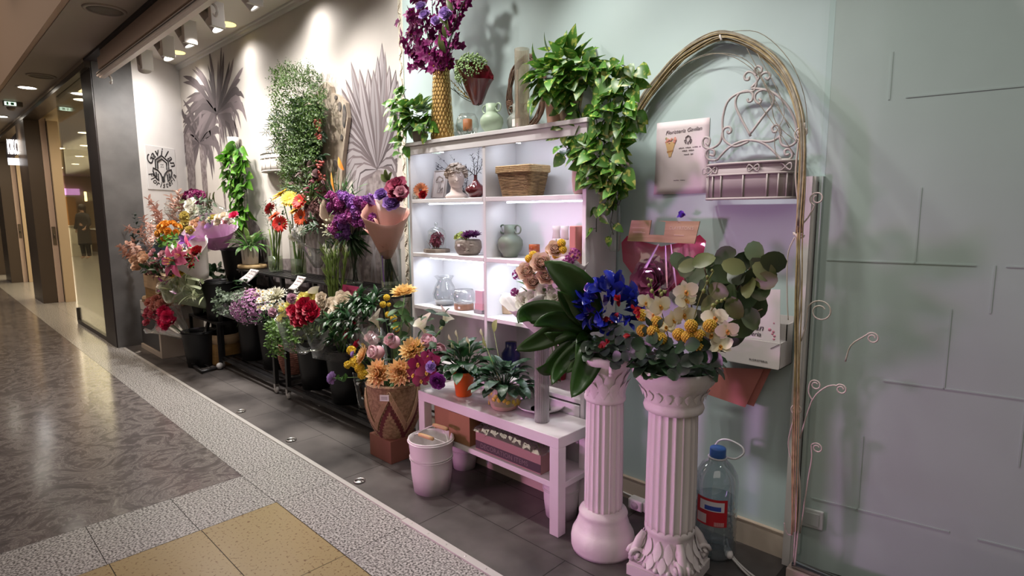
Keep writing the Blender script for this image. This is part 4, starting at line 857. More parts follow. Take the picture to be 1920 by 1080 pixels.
w = MB(); text_mb(w, 'Gavilan', .034, WF(P(1406, 612, Yc-.001)), .3); text_mb(w, 'Floristeria', .025, WF(P(1401, 624, Yc-.001)), .3); w.build('lettering', m_ink, t, smooth=False)
w = MB()
for x, y, r in ((1443, 618, 3.2), (1450, 622, 2.6), (1448, 626, 2.2), (1452, 630, 2.6), (1451, 636, 2.4), (1451, 606, 1.6)): w.ball((0, 0, 0), r*mpp(P(x, y, Yc)), 7, 4, (1, 1, .15), WF(P(x, y, Yc-.0005)))
w.build('blossom_print', mat('pink_print', (.60, .25, .33), .7), t)
m_red = mat('salmon_sheet', (.52, .19, .16), .6)
for i, (pts, lab) in enumerate((([(1318, 688), (1432, 692), (1397, 764), (1322, 738)], 'front salmon pink paper sheet hanging below the white leaflet holder'), ([(1330, 690), (1446, 692), (1413, 762), (1398, 757)], 'rear salmon pink paper sheet peeking out behind the front one'))):
    w = MB(); sheet_px(w, pts, 2.235+.015*i, .0015); tag(w.build('paper_sheet', m_red, org=P(1380, 700, 2.235), smooth=False), lab, 'paper sheet', 'salmon paper sheets')

# water bottle
c = V((-.935, 2.150, 0)); t = thing('water_bottle', 'large clear water bottle with blue cap and red label beside the right pedestal', 'bottle', c)
R = .083; w = MB(); pr = [(R*.75, 0), (R*.96, .006), (R, .02)]
for i in range(9): z = .03+i*.024; pr += [(R, z), (R*.965, z+.010), (R*.99, z+.018)]
pr += [(R, .27), (R, .315), (R*.93, .34), (R*.72, .372), (R*.45, .392), (.026, .402), (.026, .412)]
w.lathe(pr, 36, T(c)); w.build('body', clear('bottle_pet', (.86, .91, .94), .26, .04, tint=.02, bump=.35, bs=26), t)
w = MB(); w.lathe([(R*.93, .01), (R*.955, .03), (R*.95, .235)], 28, T(c), cap1=True); w.build('water', clear('bottle_water', (.80, .88, .92), .12, .03, tint=.04), t)
w = MB(); w.lathe([(.030, .408), (.031, .412), (.031, .440), (.029, .444)], 24, T(c), cap1=True, rf=lambda a, i: 1+.03*math.sin(a*12)); w.build('cap', mat('blue_cap', (.04, .13, .42), .4), t)
w = MB(); w.tube(smooth_pts([c+V(p) for p in ((-.03, .01, .405), (-.015, .03, .455), (.02, .045, .468), (.075, .045, .455), (.085, .04, .43), (.06, .03, .405), (.03, .02, .405))], 4), .004, 6); w.tube([c+V((.034*math.cos(i*.4), .034*math.sin(i*.4), .405)) for i in range(17)], .004, 5); w.build('handle', mat('handle_clear', (.60, .60, .62), .3), t)
def lab_(a0, a1, z0, z1, rr): 
    w = MB(); w.sheet(lambda u, v: (c.x+rr*math.cos(a0+(a1-a0)*u), c.y+rr*math.sin(a0+(a1-a0)*u), z0+(z1-z0)*v), 14, 2); return w
av = math.atan2(-c.y, -c.x)
lb = lab_(av-.95, av+.55, .150, .262, R*1.012).build('label', mat('label_red', (.50, .02, .03), .4), t)
lab_(av-.75, av+.40, .212, .252, R*1.02).build('label_oval', mat('label_white', (.70, .68, .72), .5), lb); lab_(av-.9, av-.40, .158, .196, R*1.02).build('label_panel', mat('label_pale', (.62, .50, .50), .5), lb)
w = lab_(av-.5, av+.25, .216, .234, R*1.026); w.build('label_wave', mat('label_blue', (.04, .08, .40), .5), lb)
w = MB()
for i in range(9): a = av-.02+.05*i; w.box((c.x+R*1.03*math.cos(a), c.y+R*1.03*math.sin(a), .162), (.0012, .0012, .016))
w.build('barcode', m_paper, lb)

# sockets and cables behind the pedestals
pc = P(1195, 950, 2.20); t = thing('power_strip', 'white power strip on the floor between the two pedestals', 'power strip', (pc.x, pc.y, 0))
w = MB(); w.box((pc.x, pc.y, .045), (.075, .05, .05)); w.box((pc.x+.10, pc.y+.01, .045), (.13, .05, .05)); bevel(w.build('housing', m_white, t), .008, 3)
w = MB(); w.lathe([(.019, 0), (.017, -.004)], 20, T((pc.x, pc.y-.0235, .043)) @ RX(-PI/2), cap1=True); [w.ball((pc.x+d, pc.y-.027, .043), .0035, 6, 4) for d in (-.008, .008)]; w.build('socket', mat('socket_grey', (.35, .33, .32), .5), t)
def cable(pts, lab, r=.0042): w = MB(); w.tube(smooth_pts(pts, 6), r, 7); return tag(w.build('power_cable', m_white, org=pts[0]), lab, 'cable', 'white power cables')
cable([P(1130, 915, 2.24), P(1165, 945, 2.22), P(1190, 966, 2.2), P(1212, 976, 2.19), PF(1225, 980, .012)], 'white cable sagging past the power strip behind the left pedestal')
cable([P(1140, 908, 2.285), P(1180, 928, 2.284), P(1212, 940, 2.282), P(1290, 985, 2.28)], 'white cable lying along the skirting behind the right pedestal')
cable([PF(1362, 1010, .05), PF(1372, 1040, .008), PF(1400, 1070, .006), PF(1440, 1100, .006), PF(1470, 1130, .006)], 'white cable running over the floor from the water bottle towards the jamb')
cable([PF(1366, 1040, .02), PF(1376, 1050, .012), PF(1396, 1072, .006), PF(1430, 1102, .006)], 'second white cable with a plug lying right behind the water bottle')
w = MB(); q = PF(1366, 1036, .03); w.lathe([(.012, -.02), (.016, -.01), (.016, .015), (.007, .03)], 12, frame(q, (.5, -.8, -.1)), cap1=True); tag(w.build('plug', m_white, org=q), 'white plug on the floor right behind the water bottle', 'plug')
q = P(1525, 970, 2.315); w = MB(); w.box((q.x, q.y-.012, q.z), (.078, .012, .078), rz=math.radians(9)); o = bevel(w.build('wall_socket', mat('socket_plate', (.56, .57, .56), .45), org=q), .006, 3)
tag(o, 'square pale socket plate low on the right wall behind the glass', 'socket'); w = MB(); w.box((q.x, q.y-.019, q.z), (.048, .004, .048), rz=math.radians(9)); w.build('socket_insert', mat('socket_recess', (.46, .47, .46), .5), o)

# price tags on the black stand and the pink sign card
def ptag(px, py, pts, lab):
    w = MB(); q = [P(x, y, 1.985) for x, y in pts]
    w.sheet(lambda u, v: ((q[3]*(1-u)+q[2]*u)*(1-v)+(q[0]*(1-u)+q[1]*u)*v)+V((0, -.05*(1-v)**2, 0)), 4, 6); c = P(px, py, 1.985); t = thing('price_tag', lab, 'price tag', c, 'curled price tags'); o = w.build('paper', m_paper, t); solid(o, .001)
    w = MB()
    for i in range(3):
        for j in range(3): p = ((q[3]*(1-(.3+.2*j))+q[2]*(.3+.2*j))*(1-(.35+.25*i)*1)+(q[0]*(1-(.3+.2*j))+q[1]*(.3+.2*j))*(.35+.25*i)); v_ = .35+.25*i; w.box(p+V((0, -.05*(1-v_)**2-.002, 0)), (.016, .001, .010))
    w.build('print', mat('tag_print', (.45, .30, .32), .7), t, smooth=False)
ptag(472, 516, [(470, 504), (486, 507), (474, 530), (459, 523)], 'curled white price tag hanging from the slats below the round wooden board')
ptag(564, 530, [(558, 517), (574, 520), (564, 543), (552, 540)], 'curled white price tag hanging from the slatted top below the gerbera vase')
w = MB(); sheet_px(w, [(641, 533), (672, 538), (673, 556), (641, 553)], 1.99, .003); c = P(656, 545, 1.99); t = thing('sign_card', 'magenta sign card under the slatted top behind the cream roses', 'sign card', c); w.build('card', mat('magenta_card', (.42, .03, .12), .5), t, smooth=False)
w = MB(); text_mb(w, 'Flores', .042, WF(P(656, 545, 1.988)) @ RZ(-.1), .3); w.build('lettering', mat('dark_red_ink', (.12, .005, .02), .6), t, smooth=False)
# ================================================================== PLANTS AND FLOWERS
g_poth = petal('pothos_leaf', (.045, .14, .016), (.09, .24, .03), .4, .38, patch=(.38, .44, .09), ps=48, thr=.56)
g_dark = petal('dark_leaf', (.012, .040, .012), (.022, .065, .018), .4, .4); g_mid = petal('mid_leaf', (.025, .085, .015), (.06, .16, .03), .4, .45)
g_pale = petal('pale_leaf', (.10, .18, .05), (.22, .30, .10), .35, .5); g_euc = petal('eucalyptus_leaf', (.07, .105, .065), (.15, .20, .13), .45, .5)
g_cyp = petal('cypress_leaf', (.016, .05, .006), (.085, .15, .025), .5, .5); g_oliv = petal('olive_leaf', (.04, .06, .012), (.09, .11, .03), .35, .45)
m_stem = mat('green_stem', (.10, .19, .05), .5); m_dstem = mat('dark_stem', (.03, .045, .02), .6); m_brn = mat('brown_stem', (.10, .06, .035), .7)
yellow = petal('yellow_petal', (.74, .46, .02), (.90, .66, .05), .2); orange = petal('orange_petal', (.62, .16, .01), (.80, .38, .05), .2); redp = petal('red_petal', (.45, .01, .008), (.66, .03, .015), .25); dkred = petal('dark_red_petal', (.20, .004, .008), (.36, .008, .015), .3)
crim = petal('crimson_petal', (.26, .003, .02), (.44, .008, .04), .35); pinkp = petal('pink_petal', (.62, .22, .28), (.78, .46, .50), .2); hotp = petal('hot_pink_petal', (.60, .02, .10), (.72, .03, .13), .25); lilyp = petal('lily_petal', (.66, .06, .22), (.82, .24, .38), .15)
white = petal('white_petal', (.62, .62, .45), (.80, .77, .72), .12); creamp = petal('cream_petal', (.74, .60, .44), (.86, .77, .64), .12); peach = petal('peach_petal', (.68, .36, .20), (.78, .54, .38), .15); salmon = petal('salmon_petal', (.66, .23, .18), (.76, .36, .29), .2)
purp = petal('purple_petal', (.16, .03, .25), (.32, .11, .45), .35); mauve = petal('mauve_petal', (.26, .03, .18), (.38, .06, .26), .4); magen = petal('magenta_petal', (.20, .008, .12), (.30, .015, .17), .45); lav = petal('lavender_petal', (.38, .20, .60), (.52, .36, .72), .2)
wine = petal('wine_petal', (.13, .008, .03), (.22, .015, .05), .4); blue = petal('blue_petal', (.010, .012, .16), (.02, .03, .30), .4, .3); dustp = petal('dusty_pink_leaf', (.32, .15, .12), (.60, .36, .29), .35); dustb = petal('dusty_brown_leaf', (.20, .10, .07), (.45, .25, .18), .4)
wax = petal('waxflower_petal', (.42, .14, .38), (.62, .34, .54), .4); dahl = petal('dahlia_petal', (.78, .32, .07), (.92, .68, .34), .12); dahy = petal('dahlia_pale_petal', (.80, .42, .08), (.90, .68, .30), .12)
m_eye = mat('dark_flower_eye', (.05, .012, .01), .7); m_yeye = mat('yellow_flower_eye', (.60, .36, .05), .7); m_geye = mat('green_flower_eye', (.28, .30, .08), .7)
film = clear('bouquet_film', (.97, .97, .95), .20, .07, tint=.06, bump=.5, bs=30); m_soil = mat('potting_soil', (.02, .015, .012), .9)
def dome(c, ax, R, n, low=.1, jit=.1):
    M = frame(c, ax)
    for i in range(n):
        z = 1-(1-low)*(i+.5)/n; a = i*2.39996+U(-.2, .2); q = math.sqrt(max(0, 1-z*z)); d = M.to_3x3() @ V((q*math.cos(a), q*math.sin(a), z)); yield V(c)+d*R*U(1-jit, 1+jit), d
def PYZ(z): return lambda x, y: PF(x, y, z)
CAMD = V((.55, -.80, .15))         # towards the visitor
def bloom(name, lab, cat, c, ax, r, fn, mats, base=None, grp=None, sr=.004, leafm=None, nl=0, sm=None):
    """one flower on its stem: head and stem are its parts"""
    b = V(base) if base is not None else V(c)-V(ax).normalized()*.1
    t = thing(name, lab, cat, b, grp); w = MB(); fn(w, frame(c, ax, U(0, 6)), r); w.build('flower_head', mats, t)
    w = MB(); q = V(c)-V(ax).normalized()*r*.15; pts = smooth_pts([b, b.lerp(q, .55)-V(ax).normalized()*.01, q], 4); w.tube(pts, sr, 6); w.build('stem', sm or m_stem, t)
    if nl: w = MB(); sprig(w, pts, nl, .06, .028, 'oval', stemr=0, t0=.3); w.build('leaves', leafm or g_mid, t)
    return t

# ---------------------------------------------------------------- pothos on the shelf top, right
def vines(mb, L_, Y, n, L, W, lm=0, sm=1, shape='heart'):
    for pts in L_:
        q = smooth_pts([P(x, y, (Y if len(p_) < 3 else p_[2])) for p_ in pts for x, y in [p_[:2]]], 5); ln = sum((q[i+1]-q[i]).length for i in range(len(q)-1)); k = max(2, int(n*ln))
        mb.mi = sm; mb.tube(q, .0022, 4); mb.mi = lm
        for i in range(k):
            tt = (i+.5)/k*(len(q)-1); a = int(min(tt, len(q)-2)); p = q[a].lerp(q[a+1], tt-a); d = V((U(-1, 1), U(-1.2, .15), U(-.9, .5))); e = p+d.normalized()*L*U(.2, .45)
            mb.mi = sm; mb.tube([p, e], .0014, 4); mb.mi = lm
            mb.leaf(along(e, V((d.x, d.y*.6, U(-1.0, .15))), (U(-.5, .5), -1, U(.2, .9))), L*U(.7, 1.15), W*U(.75, 1.1), shape, U(.2, .8), .3, 5)
pc = PF(1088, 238, 1.777); pc = V((pc.x, 2.17, 1.777))
t = thing('potted_pothos', 'big variegated pothos trailing from the right end of the shelf top', 'plant', pc)
w = MB(); w.lathe([(.036, 0), (.040, .02), (.052, .08), (.066, .16), (.074, .205), (.074, .215), (.066, .21), (.05, .1)], 28, T(pc)); w.build('pot', mat('wooden_pot', (.42, .31, .17), .5, col2=(.30, .20, .10), ns=5, stretch=(8, 8, 1)), t)
w = MB(); tc = pc+V((.01, -.03, .22))
for p, d in dome(tc+V((0, 0, -.03)), (0, -.45, 1), .12, 100, -.25, .35): w.leaf(along(p, d+V((U(-.5, .5), U(-.5, .2), U(-.7, .1))), d+V((0, -.4, .5))), .098*U(.7, 1.15), .068*U(.8, 1.1), 'heart', U(.2, .9), .28, 5)
w.build('crown', g_poth, t)
w = MB(); 
vines(w, [[(1100, 130), (1160, 120), (1195, 140)], [(1100, 130), (1170, 150), (1180, 200), (1172, 235)], [(1095, 130), (1060, 110), (1035, 150), (1040, 170)], [(1085, 150), (1060, 185), (1070, 235), (1062, 262), (1070, 285)], [(1100, 150), (1085, 200), (1100, 240), (1105, 290), (1112, 320), (1118, 330)],
          [(1130, 140), (1145, 190), (1130, 250), (1142, 300), (1138, 330), (1150, 330)], [(1140, 170), (1170, 205), (1165, 245), (1150, 290), (1160, 325)], [(1115, 170), (1120, 240), (1125, 270), (1110, 310), (1130, 325)], [(1150, 200), (1130, 230), (1122, 280), (1135, 312)], [(1135, 310), (1150, 325), (1162, 350), (1168, 322)]], 2.08, 62, .085, .062)
vines(w, [[(1138, 325), (1132, 360), (1120, 395), (1118, 435)], [(1150, 330), (1160, 350), (1158, 385), (1165, 372)], [(1134, 365), (1152, 360), (1150, 390), (1145, 420), (1150, 440)], [(1120, 395), (1135, 380), (1148, 395)]], 2.08, 24, .060, .044)
w.build('trailing_vines', [g_poth, m_dstem], t)
pp = V((PF(1052, 243, 1.777).x, 2.20, 1.777))
vase('pink_vase', 'tapering pinkish clay vase on the shelf top left of the big pothos pot', pp, [(.026, 0), (.03, .01), (.042, .12), (.05, .17)], mat('pink_clay', (.52, .30, .22), .5), 'vase')
pg = V((-1.475, 2.20, 1.50)); 
t = thing('hanging_bottle', 'narrow clear bottle hung from the pothos vines right of the shelf', 'bottle', pg); w = MB(); w.lathe([(.02, -.30), (.026, -.29), (.027, -.12), (.012, -.05), (.010, 0)], 18, T(pg)); w.build('glass', m_glass, t); w = MB(); w.tube([pg+V((0, 0, -.01)), pg+V((0, .02, .15)), pg+V((0, .08, .27))], .0015, 4); w.build('cord', m_brn, t)
# pothos, shelf top left
pc = V((-2.755, 2.10, 1.777)); t = thing('potted_pothos', 'small pothos in a ribbed grey pot on the left end of the shelf top', 'plant', pc)
w = MB(); w.lathe([(.036, 0), (.042, .02), (.048, .10), (.046, .13), (.042, .125)], 40, T(pc), rf=flute(14, .06)); w.build('pot', mat('mauve_ceramic', (.40, .31, .30), .4), t)
w = MB()
for p, d in dome(pc+V((0, 0, .13)), (-.15, -.5, 1), .075, 50, -.2, .4): w.leaf(along(p, d+V((U(-.5, .5), U(-.5, .2), U(-.6, .1))), d+V((0, -.4, .5))), .10*U(.7, 1.1), .07, 'heart', U(.3, 1), .28, 5)
vines(w, [[(760, 190), (750, 215), (762, 250), (757, 285)], [(780, 215), (800, 225), (806, 250)], [(750, 190), (738, 205), (745, 235)], [(762, 190), (756, 170), (762, 168)]], 2.06, 60, .082, .058)
w.build('foliage', [g_poth, m_dstem], t)
# pothos hanging on the cream wall
pc = P(442, 262, 2.26); t = thing('hanging_pothos', 'bright green pothos hanging down the cream wall beside the printed palms', 'plant', pc)
w = MB(); vines(w, [[(440, 272), (432, 300), (440, 340), (452, 400)], [(445, 270), (455, 300), (462, 350), (465, 405)], [(438, 272), (425, 290), (440, 310), (448, 360)], [(450, 275), (460, 310), (440, 350), (455, 420)], [(440, 270), (430, 330), (438, 350), (460, 400)], [(445, 272), (462, 325), (458, 370), (462, 430)], [(446, 275), (446, 330), (452, 380), (463, 440)]], 2.20, 34, .115, .085)
w.build('trailing_vines', [petal('bright_pothos', (.04, .15, .015), (.12, .30, .03), .4, .4, patch=(.34, .46, .10), ps=25, thr=.62), m_dstem], t)
w = MB(); w.lathe([(.04, -.10), (.055, 0), (.05, .0), (.036, -.09)], 16, T(pc+V((0, -.02, .02)))); w.build('wall_pot', mat('pot_white', (.66, .64, .60), .5), t)

# ---------------------------------------------------------------- shelf top things
gc = V((-2.575, 2.12, 1.777)); t = thing('gold_vase', 'tall embossed gold vase on the shelf top', 'vase', gc)
w = MB(); w.lathe([(.062, 0), (.064, .01), (.050, .20), (.044, .34), (.046, .39), (.041, .385), (.045, .2), (.055, .012)], 36, T(gc)); w.build('body', mat('gold_metal', (.36, .21, .06), .35, metal=.7), t)  # body gold darkened for the shade between the raised leaves
w = MB()
for j in range(17):
    z = .015+j*.022; r = .0645-.02*min(1, z/.34)
    for i in range(18): a = 2*PI*(i+.5*(j % 2))/18; d = V((math.cos(a), math.sin(a), 0)); w.leaf(along(gc+d*(r+.003)+V((0, 0, z)), V((d.x*.12, d.y*.12, 1)), d), .026, .0135, 'oval', .4, -.5, 3)
w.build('embossing', mat('glint_gold', (.86, .60, .24), .22, metal=.85), t)  # glints on the raised leaves painted as a lighter gold
t = thing('magenta_bouquet', 'tall magenta blossom sprays standing in the gold vase', 'flowers', gc+V((0, 0, .36)))
w = MB(); sp = [((818, 130), (800, 60), (790, -10)), ((822, 130), (830, 60), (835, -10)), ((825, 130), (850, 60), (862, 0)), ((826, 130), (858, 30), (880, -15)), ((815, 130), (785, 80), (770, 55)), ((815, 130), (792, 100), (775, 82)), ((825, 130), (842, 100), (852, 80)), ((818, 130), (805, 110), (795, 122)), ((824, 132), (832, 120), (845, 112)), ((820, 130), (812, 40), (810, -20)), ((825, 130), (840, 20), (845, -20)), ((817, 130), (796, 40), (780, 30))]
for pts in sp: q = smooth_pts([P(x, y, 2.12+U(-.09, .05)*(k > 0)) for k, (x, y) in enumerate(pts)], 4); w.tube(q, .0022, 4)
w.build('stems', m_dstem, t)
w = MB()
for pts in sp:
    q = smooth_pts([P(x, y, 2.12) for x, y in pts], 5); 
    for i in range(3, len(q)):
        for s in range(3):
            p = q[i]+V((U(-.055, .055), U(-.08, .03), U(-.035, .035))); m = frame(p, (U(-1, 1), -1, U(-.5, .8)), U(0, 6))
            w.mi = 0
            for j in range(5): w.leaf(m @ RZ(2*PI*j/5) @ RY(-.4), .036*U(.7, 1.1), .022, 'point', .35, .3, 3)
            if s == 0: w.mi = 1; w.ball((0, 0, .005), .004, 5, 4, (1, 1, 1), m)
w.build('blossoms', [magen, m_yeye], t)
w = MB()
for x, y in ((835, 45), (842, 58), (838, 72), (830, 95), (836, 100), (828, 88), (850, 20)): w.leaf(along(P(x, y, 2.03), (U(-.4, .6), -.4, .7), (0, -1, .3)), .07, .03, 'oval', .5, .3, 5)
w.build('leaves', g_oliv, t)
for x, y, r in ((797, 30, .033), (836, 27, .036), (817, 40, .026), (790, 13, .030)):
    w = MB(); rose(w, frame(P(x, y, 2.02), CAMD+V((U(-.3, .3), 0, U(0, .5)))), r, 6, 7, .3, 1.3); w.build('ranunculus', lav, t, label='lavender ranunculus bloom')
# burgundy wrapped green bouquet leaning in a grey vase
vase('green_bottle_vase', 'pale green round vase with two ring handles lying on the shelf top', V((0, 0, 0)), [(.001, 0)], m_glass) if False else None
m_sage = mat('sage_ceramic', (.36, .47, .34), .45, bump=.05, bs=30)
def ringvase(c, k, m, lab, Q=None, name='ring_handle_vase'):
    Q = Q or T(c); t = thing(name, lab, 'vase', c); w = MB()
    w.lathe([(.055*k, 0), (.062*k, .006*k), (.07*k, .03*k), (.095*k, .06*k), (.108*k, .105*k), (.104*k, .14*k), (.08*k, .172*k), (.054*k, .188*k), (.052*k, .2*k), (.054*k, .27*k), (.050*k, .27*k), (.048*k, .2*k)], 40, Q); w.build('body', m, t)
    for sg in (-1, 1): w = MB(); w.tube([Q @ V((sg*(.052+.034*(1-math.cos(i*2*PI/18)))*k, 0, (.232+.035*math.sin(i*2*PI/18))*k)) for i in range(19)], .007*k, 8); w.build('ring_handle', m, t)
    return t
gv = V((PF(884, 238, 1.777).x-.03, 2.235, 1.777)); ringvase(gv, .56, mat('stone_grey_ceramic', (.25, .27, .24), .5), 'grey round vase behind the pale green one, holding the burgundy bouquet')
bc = V((PF(893, 248, 1.777).x, 2.13, 1.777)); ringvase(bc, .56, m_sage, 'pale sage green round vase with ring handles on the shelf top', T(bc))
b0 = bc+V((-.02, .05, .17))
t = thing('wrapped_bouquet', 'bouquet of tiny green buds in glossy burgundy wrapping leaning on the shelf top', 'bouquet', b0); ax = P(892, 135, 2.13)-P(893, 195, 2.2)
w = MB(); wrap(w, P(895, 193, 2.19), ax+V((.02, -.03, .05)), .22, .03, .098, 0, .05, 36, 8, 0, 1, .35, 3); w.build('wrapping', mat('burgundy_foil', (.13, .008, .016), .25, coat=.3), t)
w = MB(); cc = P(885, 135, 2.12)
for p, d in dome(cc, ax+V((-.08, -.12, .05)), .085, 330, .0, .12): w.ball(p, .0055*U(.6, 1.2), 5, 4); 
for p, d in dome(cc, ax+V((-.08, -.12, .05)), .078, 60, -.2, .1): w.leaf(along(p, d), .02, .006, 'oval', .3, .2, 2)
w.build('green_buds', petal('pale_bud', (.24, .40, .14), (.46, .62, .30), .35), t)
w = MB(); sprig(w, smooth_pts([P(888, 192, 2.18), P(865, 172, 2.16), P(845, 150, 2.14)], 4), 26, .02, .008, 'oval', .8, stemr=.003)
w.build('yellow_filler', [petal('mustard_leaf', (.30, .20, .02), (.50, .36, .05), .4)], t)
w = MB(); 
for pts in (((898, 195), (860, 175), (838, 160)), ((898, 198), (866, 182), (850, 165)), ((896, 196), (870, 170), (858, 130)), ((896, 196), (862, 160), (850, 130))): w.tube(smooth_pts([P(x, y, 2.17) for x, y in pts], 4), .002, 4)
w.build('stems', m_dstem, t)
# terrarium with candle
tc = V((PF(852, 253, 1.777).x, 2.10, 1.777)); t = thing('glass_terrarium', 'glass bowl with an orange candle and moss on the shelf top beside the gold vase', 'terrarium', tc)
w = MB(); w.lathe([(.03, 0), (.052, .02), (.062, .055), (.055, .09), (.04, .115), (.036, .115)], 28, T(tc)); w.build('bowl', m_glass, t)
w = MB(); w.lathe([(.024, .03), (.025, .034), (.025, .085), (.022, .089)], 20, T(tc), cap1=True); w.build('candle', mat('orange_candle', (.45, .16, .06), .5), t)
w = MB()
for i in range(110): a = U(0, 6.28); r = U(.02, .058); w.leaf(along(tc+V((r*math.cos(a), r*math.sin(a), U(.005, .03))), (U(-1, 1), U(-1, 1), U(0, .7))), .03, .004, 'lance', .6, .2, 3)
w.build('moss', g_dark, t)
# reed tower, wreath, ribbed glass vase
rc = V((PF(930, 240, 1.777).x, 2.14, 1.777)); t = thing('candle_stick', 'slim pale pink spindle on a gold foot on the shelf top', 'ornament', rc)
w = MB(); w.lathe([(.012, .055), (.013, .08), (.008, .10), (.006, .19), (.004, .21), (.0035, .26), (.006, .27), (.003, .275), (.006, .285), (.001, .295)], 14, T(rc), cap1=True); w.build('spindle', mat('pale_pink_lacquer', (.66, .50, .46), .4), t)
w = MB(); w.box(rc+V((0, 0, .04)), (.05, .03, .035)); w.build('block', m_paper, t); w = MB(); w.lathe([(.030, 0), (.032, .004), (.02, .012), (.012, .022), (.01, .024)], 20, T(rc), cap1=True); w.build('foot', MATS['gold_metal'], t)
wc = P(987, 175, 2.25); t = thing('vine_wreath', 'round brown vine wreath leaning on the aqua wall behind the ribbed glass vase', 'wreath', wc); k = mpp(wc); RW = 44*k; RH = 62*k
for nm, mm, n, rr in (('brown_vine', mat('brown_vine', (.20, .11, .07), .7, col2=(.10, .055, .04), ns=40), 11, .0036), ('thin_tendril', mat('thin_vine', (.26, .17, .12), .7), 5, .002)):
    w = MB()
    for j in range(n):
        ph = U(0, 6); o1, o2 = U(-.016, .016), U(-.014, .010); w.tube([wc+V(((RW+o1+.006*math.sin(i*.9+ph))*math.cos(2*PI*i/40), .0+o2*.8, (RH+o1+.006*math.cos(i*.7+ph))*math.sin(2*PI*i/40))) for i in range(41)], rr, 6)
    w.build(nm, mm, t)
w = MB()
for j in range(6): a = PI+.18+.05*j; cq = wc+V((RW*math.cos(a), 0, RH*math.sin(a))); w.tube([cq+V((.016*math.cos(i*.5), .016*math.sin(i*.5), .002*i/4)) for i in range(14)], .0022, 5)
w.build('binding', mat('raffia', (.52, .30, .20), .7), t)
vc = V((PF(978, 238, 1.777).x, 2.115, 1.777)); vc.x = P(979, 238, 2.115).x
vase('ribbed_vase', 'tall ribbed smoky glass cylinder vase on the shelf top', vc, [(.034, 0), (.036, .005), (.036, .36), (.0365, .375)], clear('smoky_glass', (.74, .68, .57), .22, .06, tint=.2), 'vase', None, 120, flute(26, .07), False)
for px, yy, lab, mm, sz in ((1003, 2.20, 'thin gold bar lying on the shelf top behind the ribbed vase', 'gold_metal', (.16, .02, .014)),):
    q = PF(px+15, 240, 1.777); w = MB(); w.box((q.x, 2.215, 1.784), sz); tag(w.build('gold_bar', MATS[mm], org=(q.x, 2.215, 1.777)), lab, 'ornament')

# ---------------------------------------------------------------- things in the shelf cells
z1, z2, z3, z4 = SZ[0], SZ[1], SZ[2], SZ[3]
def at(px, py, z, Y=None): q = PF(px, py, z); return V((q.x, q.y, z+.0015)) if Y is None else V((P(px, py, Y).x, Y, z+.0015))
c = at(792, 370, z1, 2.10); t = thing('gerbera_posy', 'little posy of orange gerbera, red rose and white blossoms, top left cell', 'flowers', c)
w = MB(); daisy(w, frame(c+V((.0, -.01, .05)), CAMD, 0), .042, 20, 2, .1, .3, 'strap', .2, .32, 1); w.build('gerbera', [petal('rust_petal', (.50, .14, .05), (.60, .22, .10), .2), m_eye], t)
w = MB(); rose(w, frame(c+V((.035, -.02, .022)), CAMD), .026, 5, 6); w.build('rose', dkred, t)
w = MB(); florets(w, frame(c+V((-.03, -.02, .022)), CAMD), .022, 26, .008, 4); w.build('white_blossoms', white, t)
c = at(822, 366, z1, 2.19); t = thing('plaster_plaque', 'white plaster plaque with a raised mushroom leaning in the top left cell', 'plaque', c); Q = T(c+V((0, 0, .003))) @ RX(-.18)
w = MB(); w.box((0, 0, .085), (.125, .012, .17), Q); bevel(w.build('plate', mat('plaque_white', (.66, .58, .55), .6), t), .003); w = MB()
for pts in (((-.03, .10), (-.02, .125), (.0, .135), (.025, .125), (.035, .105), (.01, .10), (-.03, .10)), ((-.005, .10), (.0, .07), (-.008, .035), (.02, .035), (.012, .07), (.01, .10)), ((.02, .05), (.035, .06), (.035, .035), (.02, .035))): w.tube([Q @ V((x, -.009, z)) for x, z in pts], .0045, 6)
for a in (((-.055, .005), (-.055, .165)), ((-.055, .165), (.055, .165)), ((.055, .165), (.055, .005)), ((.055, .005), (-.055, .005))): w.tube([Q @ V((x, -.008, z)) for x, z in a], .004, 6)
w.build('relief', mat('plaque_relief', (.52, .44, .42), .6), t)
c = at(856, 364, z1, 2.14); t = thing('head_planter', 'pale bust shaped head with curly hair in the top left cell', 'bust', c); R3 = T(c) @ RZ(.9)
w = MB(); w.lathe([(.055, 0), (.058, .01), (.05, .022), (.032, .035), (.028, .06), (.032, .075)], 24, R3 @ Matrix.Diagonal((1.1, .8, 1, 1))); w.ball((0, 0, .112), .05, 18, 14, (.92, 1.0, 1.25), R3); w.leaf(R3 @ T((0, -.048, .125)) @ RZ(-PI/2) @ RY(1.2), .035, .02, 'point', 0, -.9, 3)
for sx in (-1, 1): w.ball((sx*.018, -.042, .122), .009, 8, 5, (1.2, .5, .6), R3)
w.ball((0, -.046, .088), .011, 8, 5, (1.3, .5, .4), R3); w.build('bust', mat('bust_stone', (.62, .50, .46), .7), t)
w = MB()
for p, d in dome((0, .012, .135), (0, .25, 1), .05, 120, -.25, .12): m = R3 @ T(p); w.tube([m @ V((.010*math.cos(i*1.0), .010*math.sin(i*1.0), .003*i-.01)) for i in range(7)], .0048, 5)
w.build('curls', mat('curl_stone', (.42, .33, .27), .8), t)
t = thing('dried_twigs', 'dark dried twigs fanned out behind the bust in the top left cell', 'twigs', c+V((.0, .06, 0)))
w = MB()
for i in range(13): e = P(U(782, 882), U(285, 318), 2.235); sprig(w, smooth_pts([c+V((U(-.02, .02), .07, .02)), c.lerp(e, .5)+V((0, .05, .03)), e], 4), 9, .022, .009, 'oval', .9, stemr=.0016)
w.build('sprays', petal('dark_twig', (.03, .025, .035), (.07, .05, .07), .4), t)
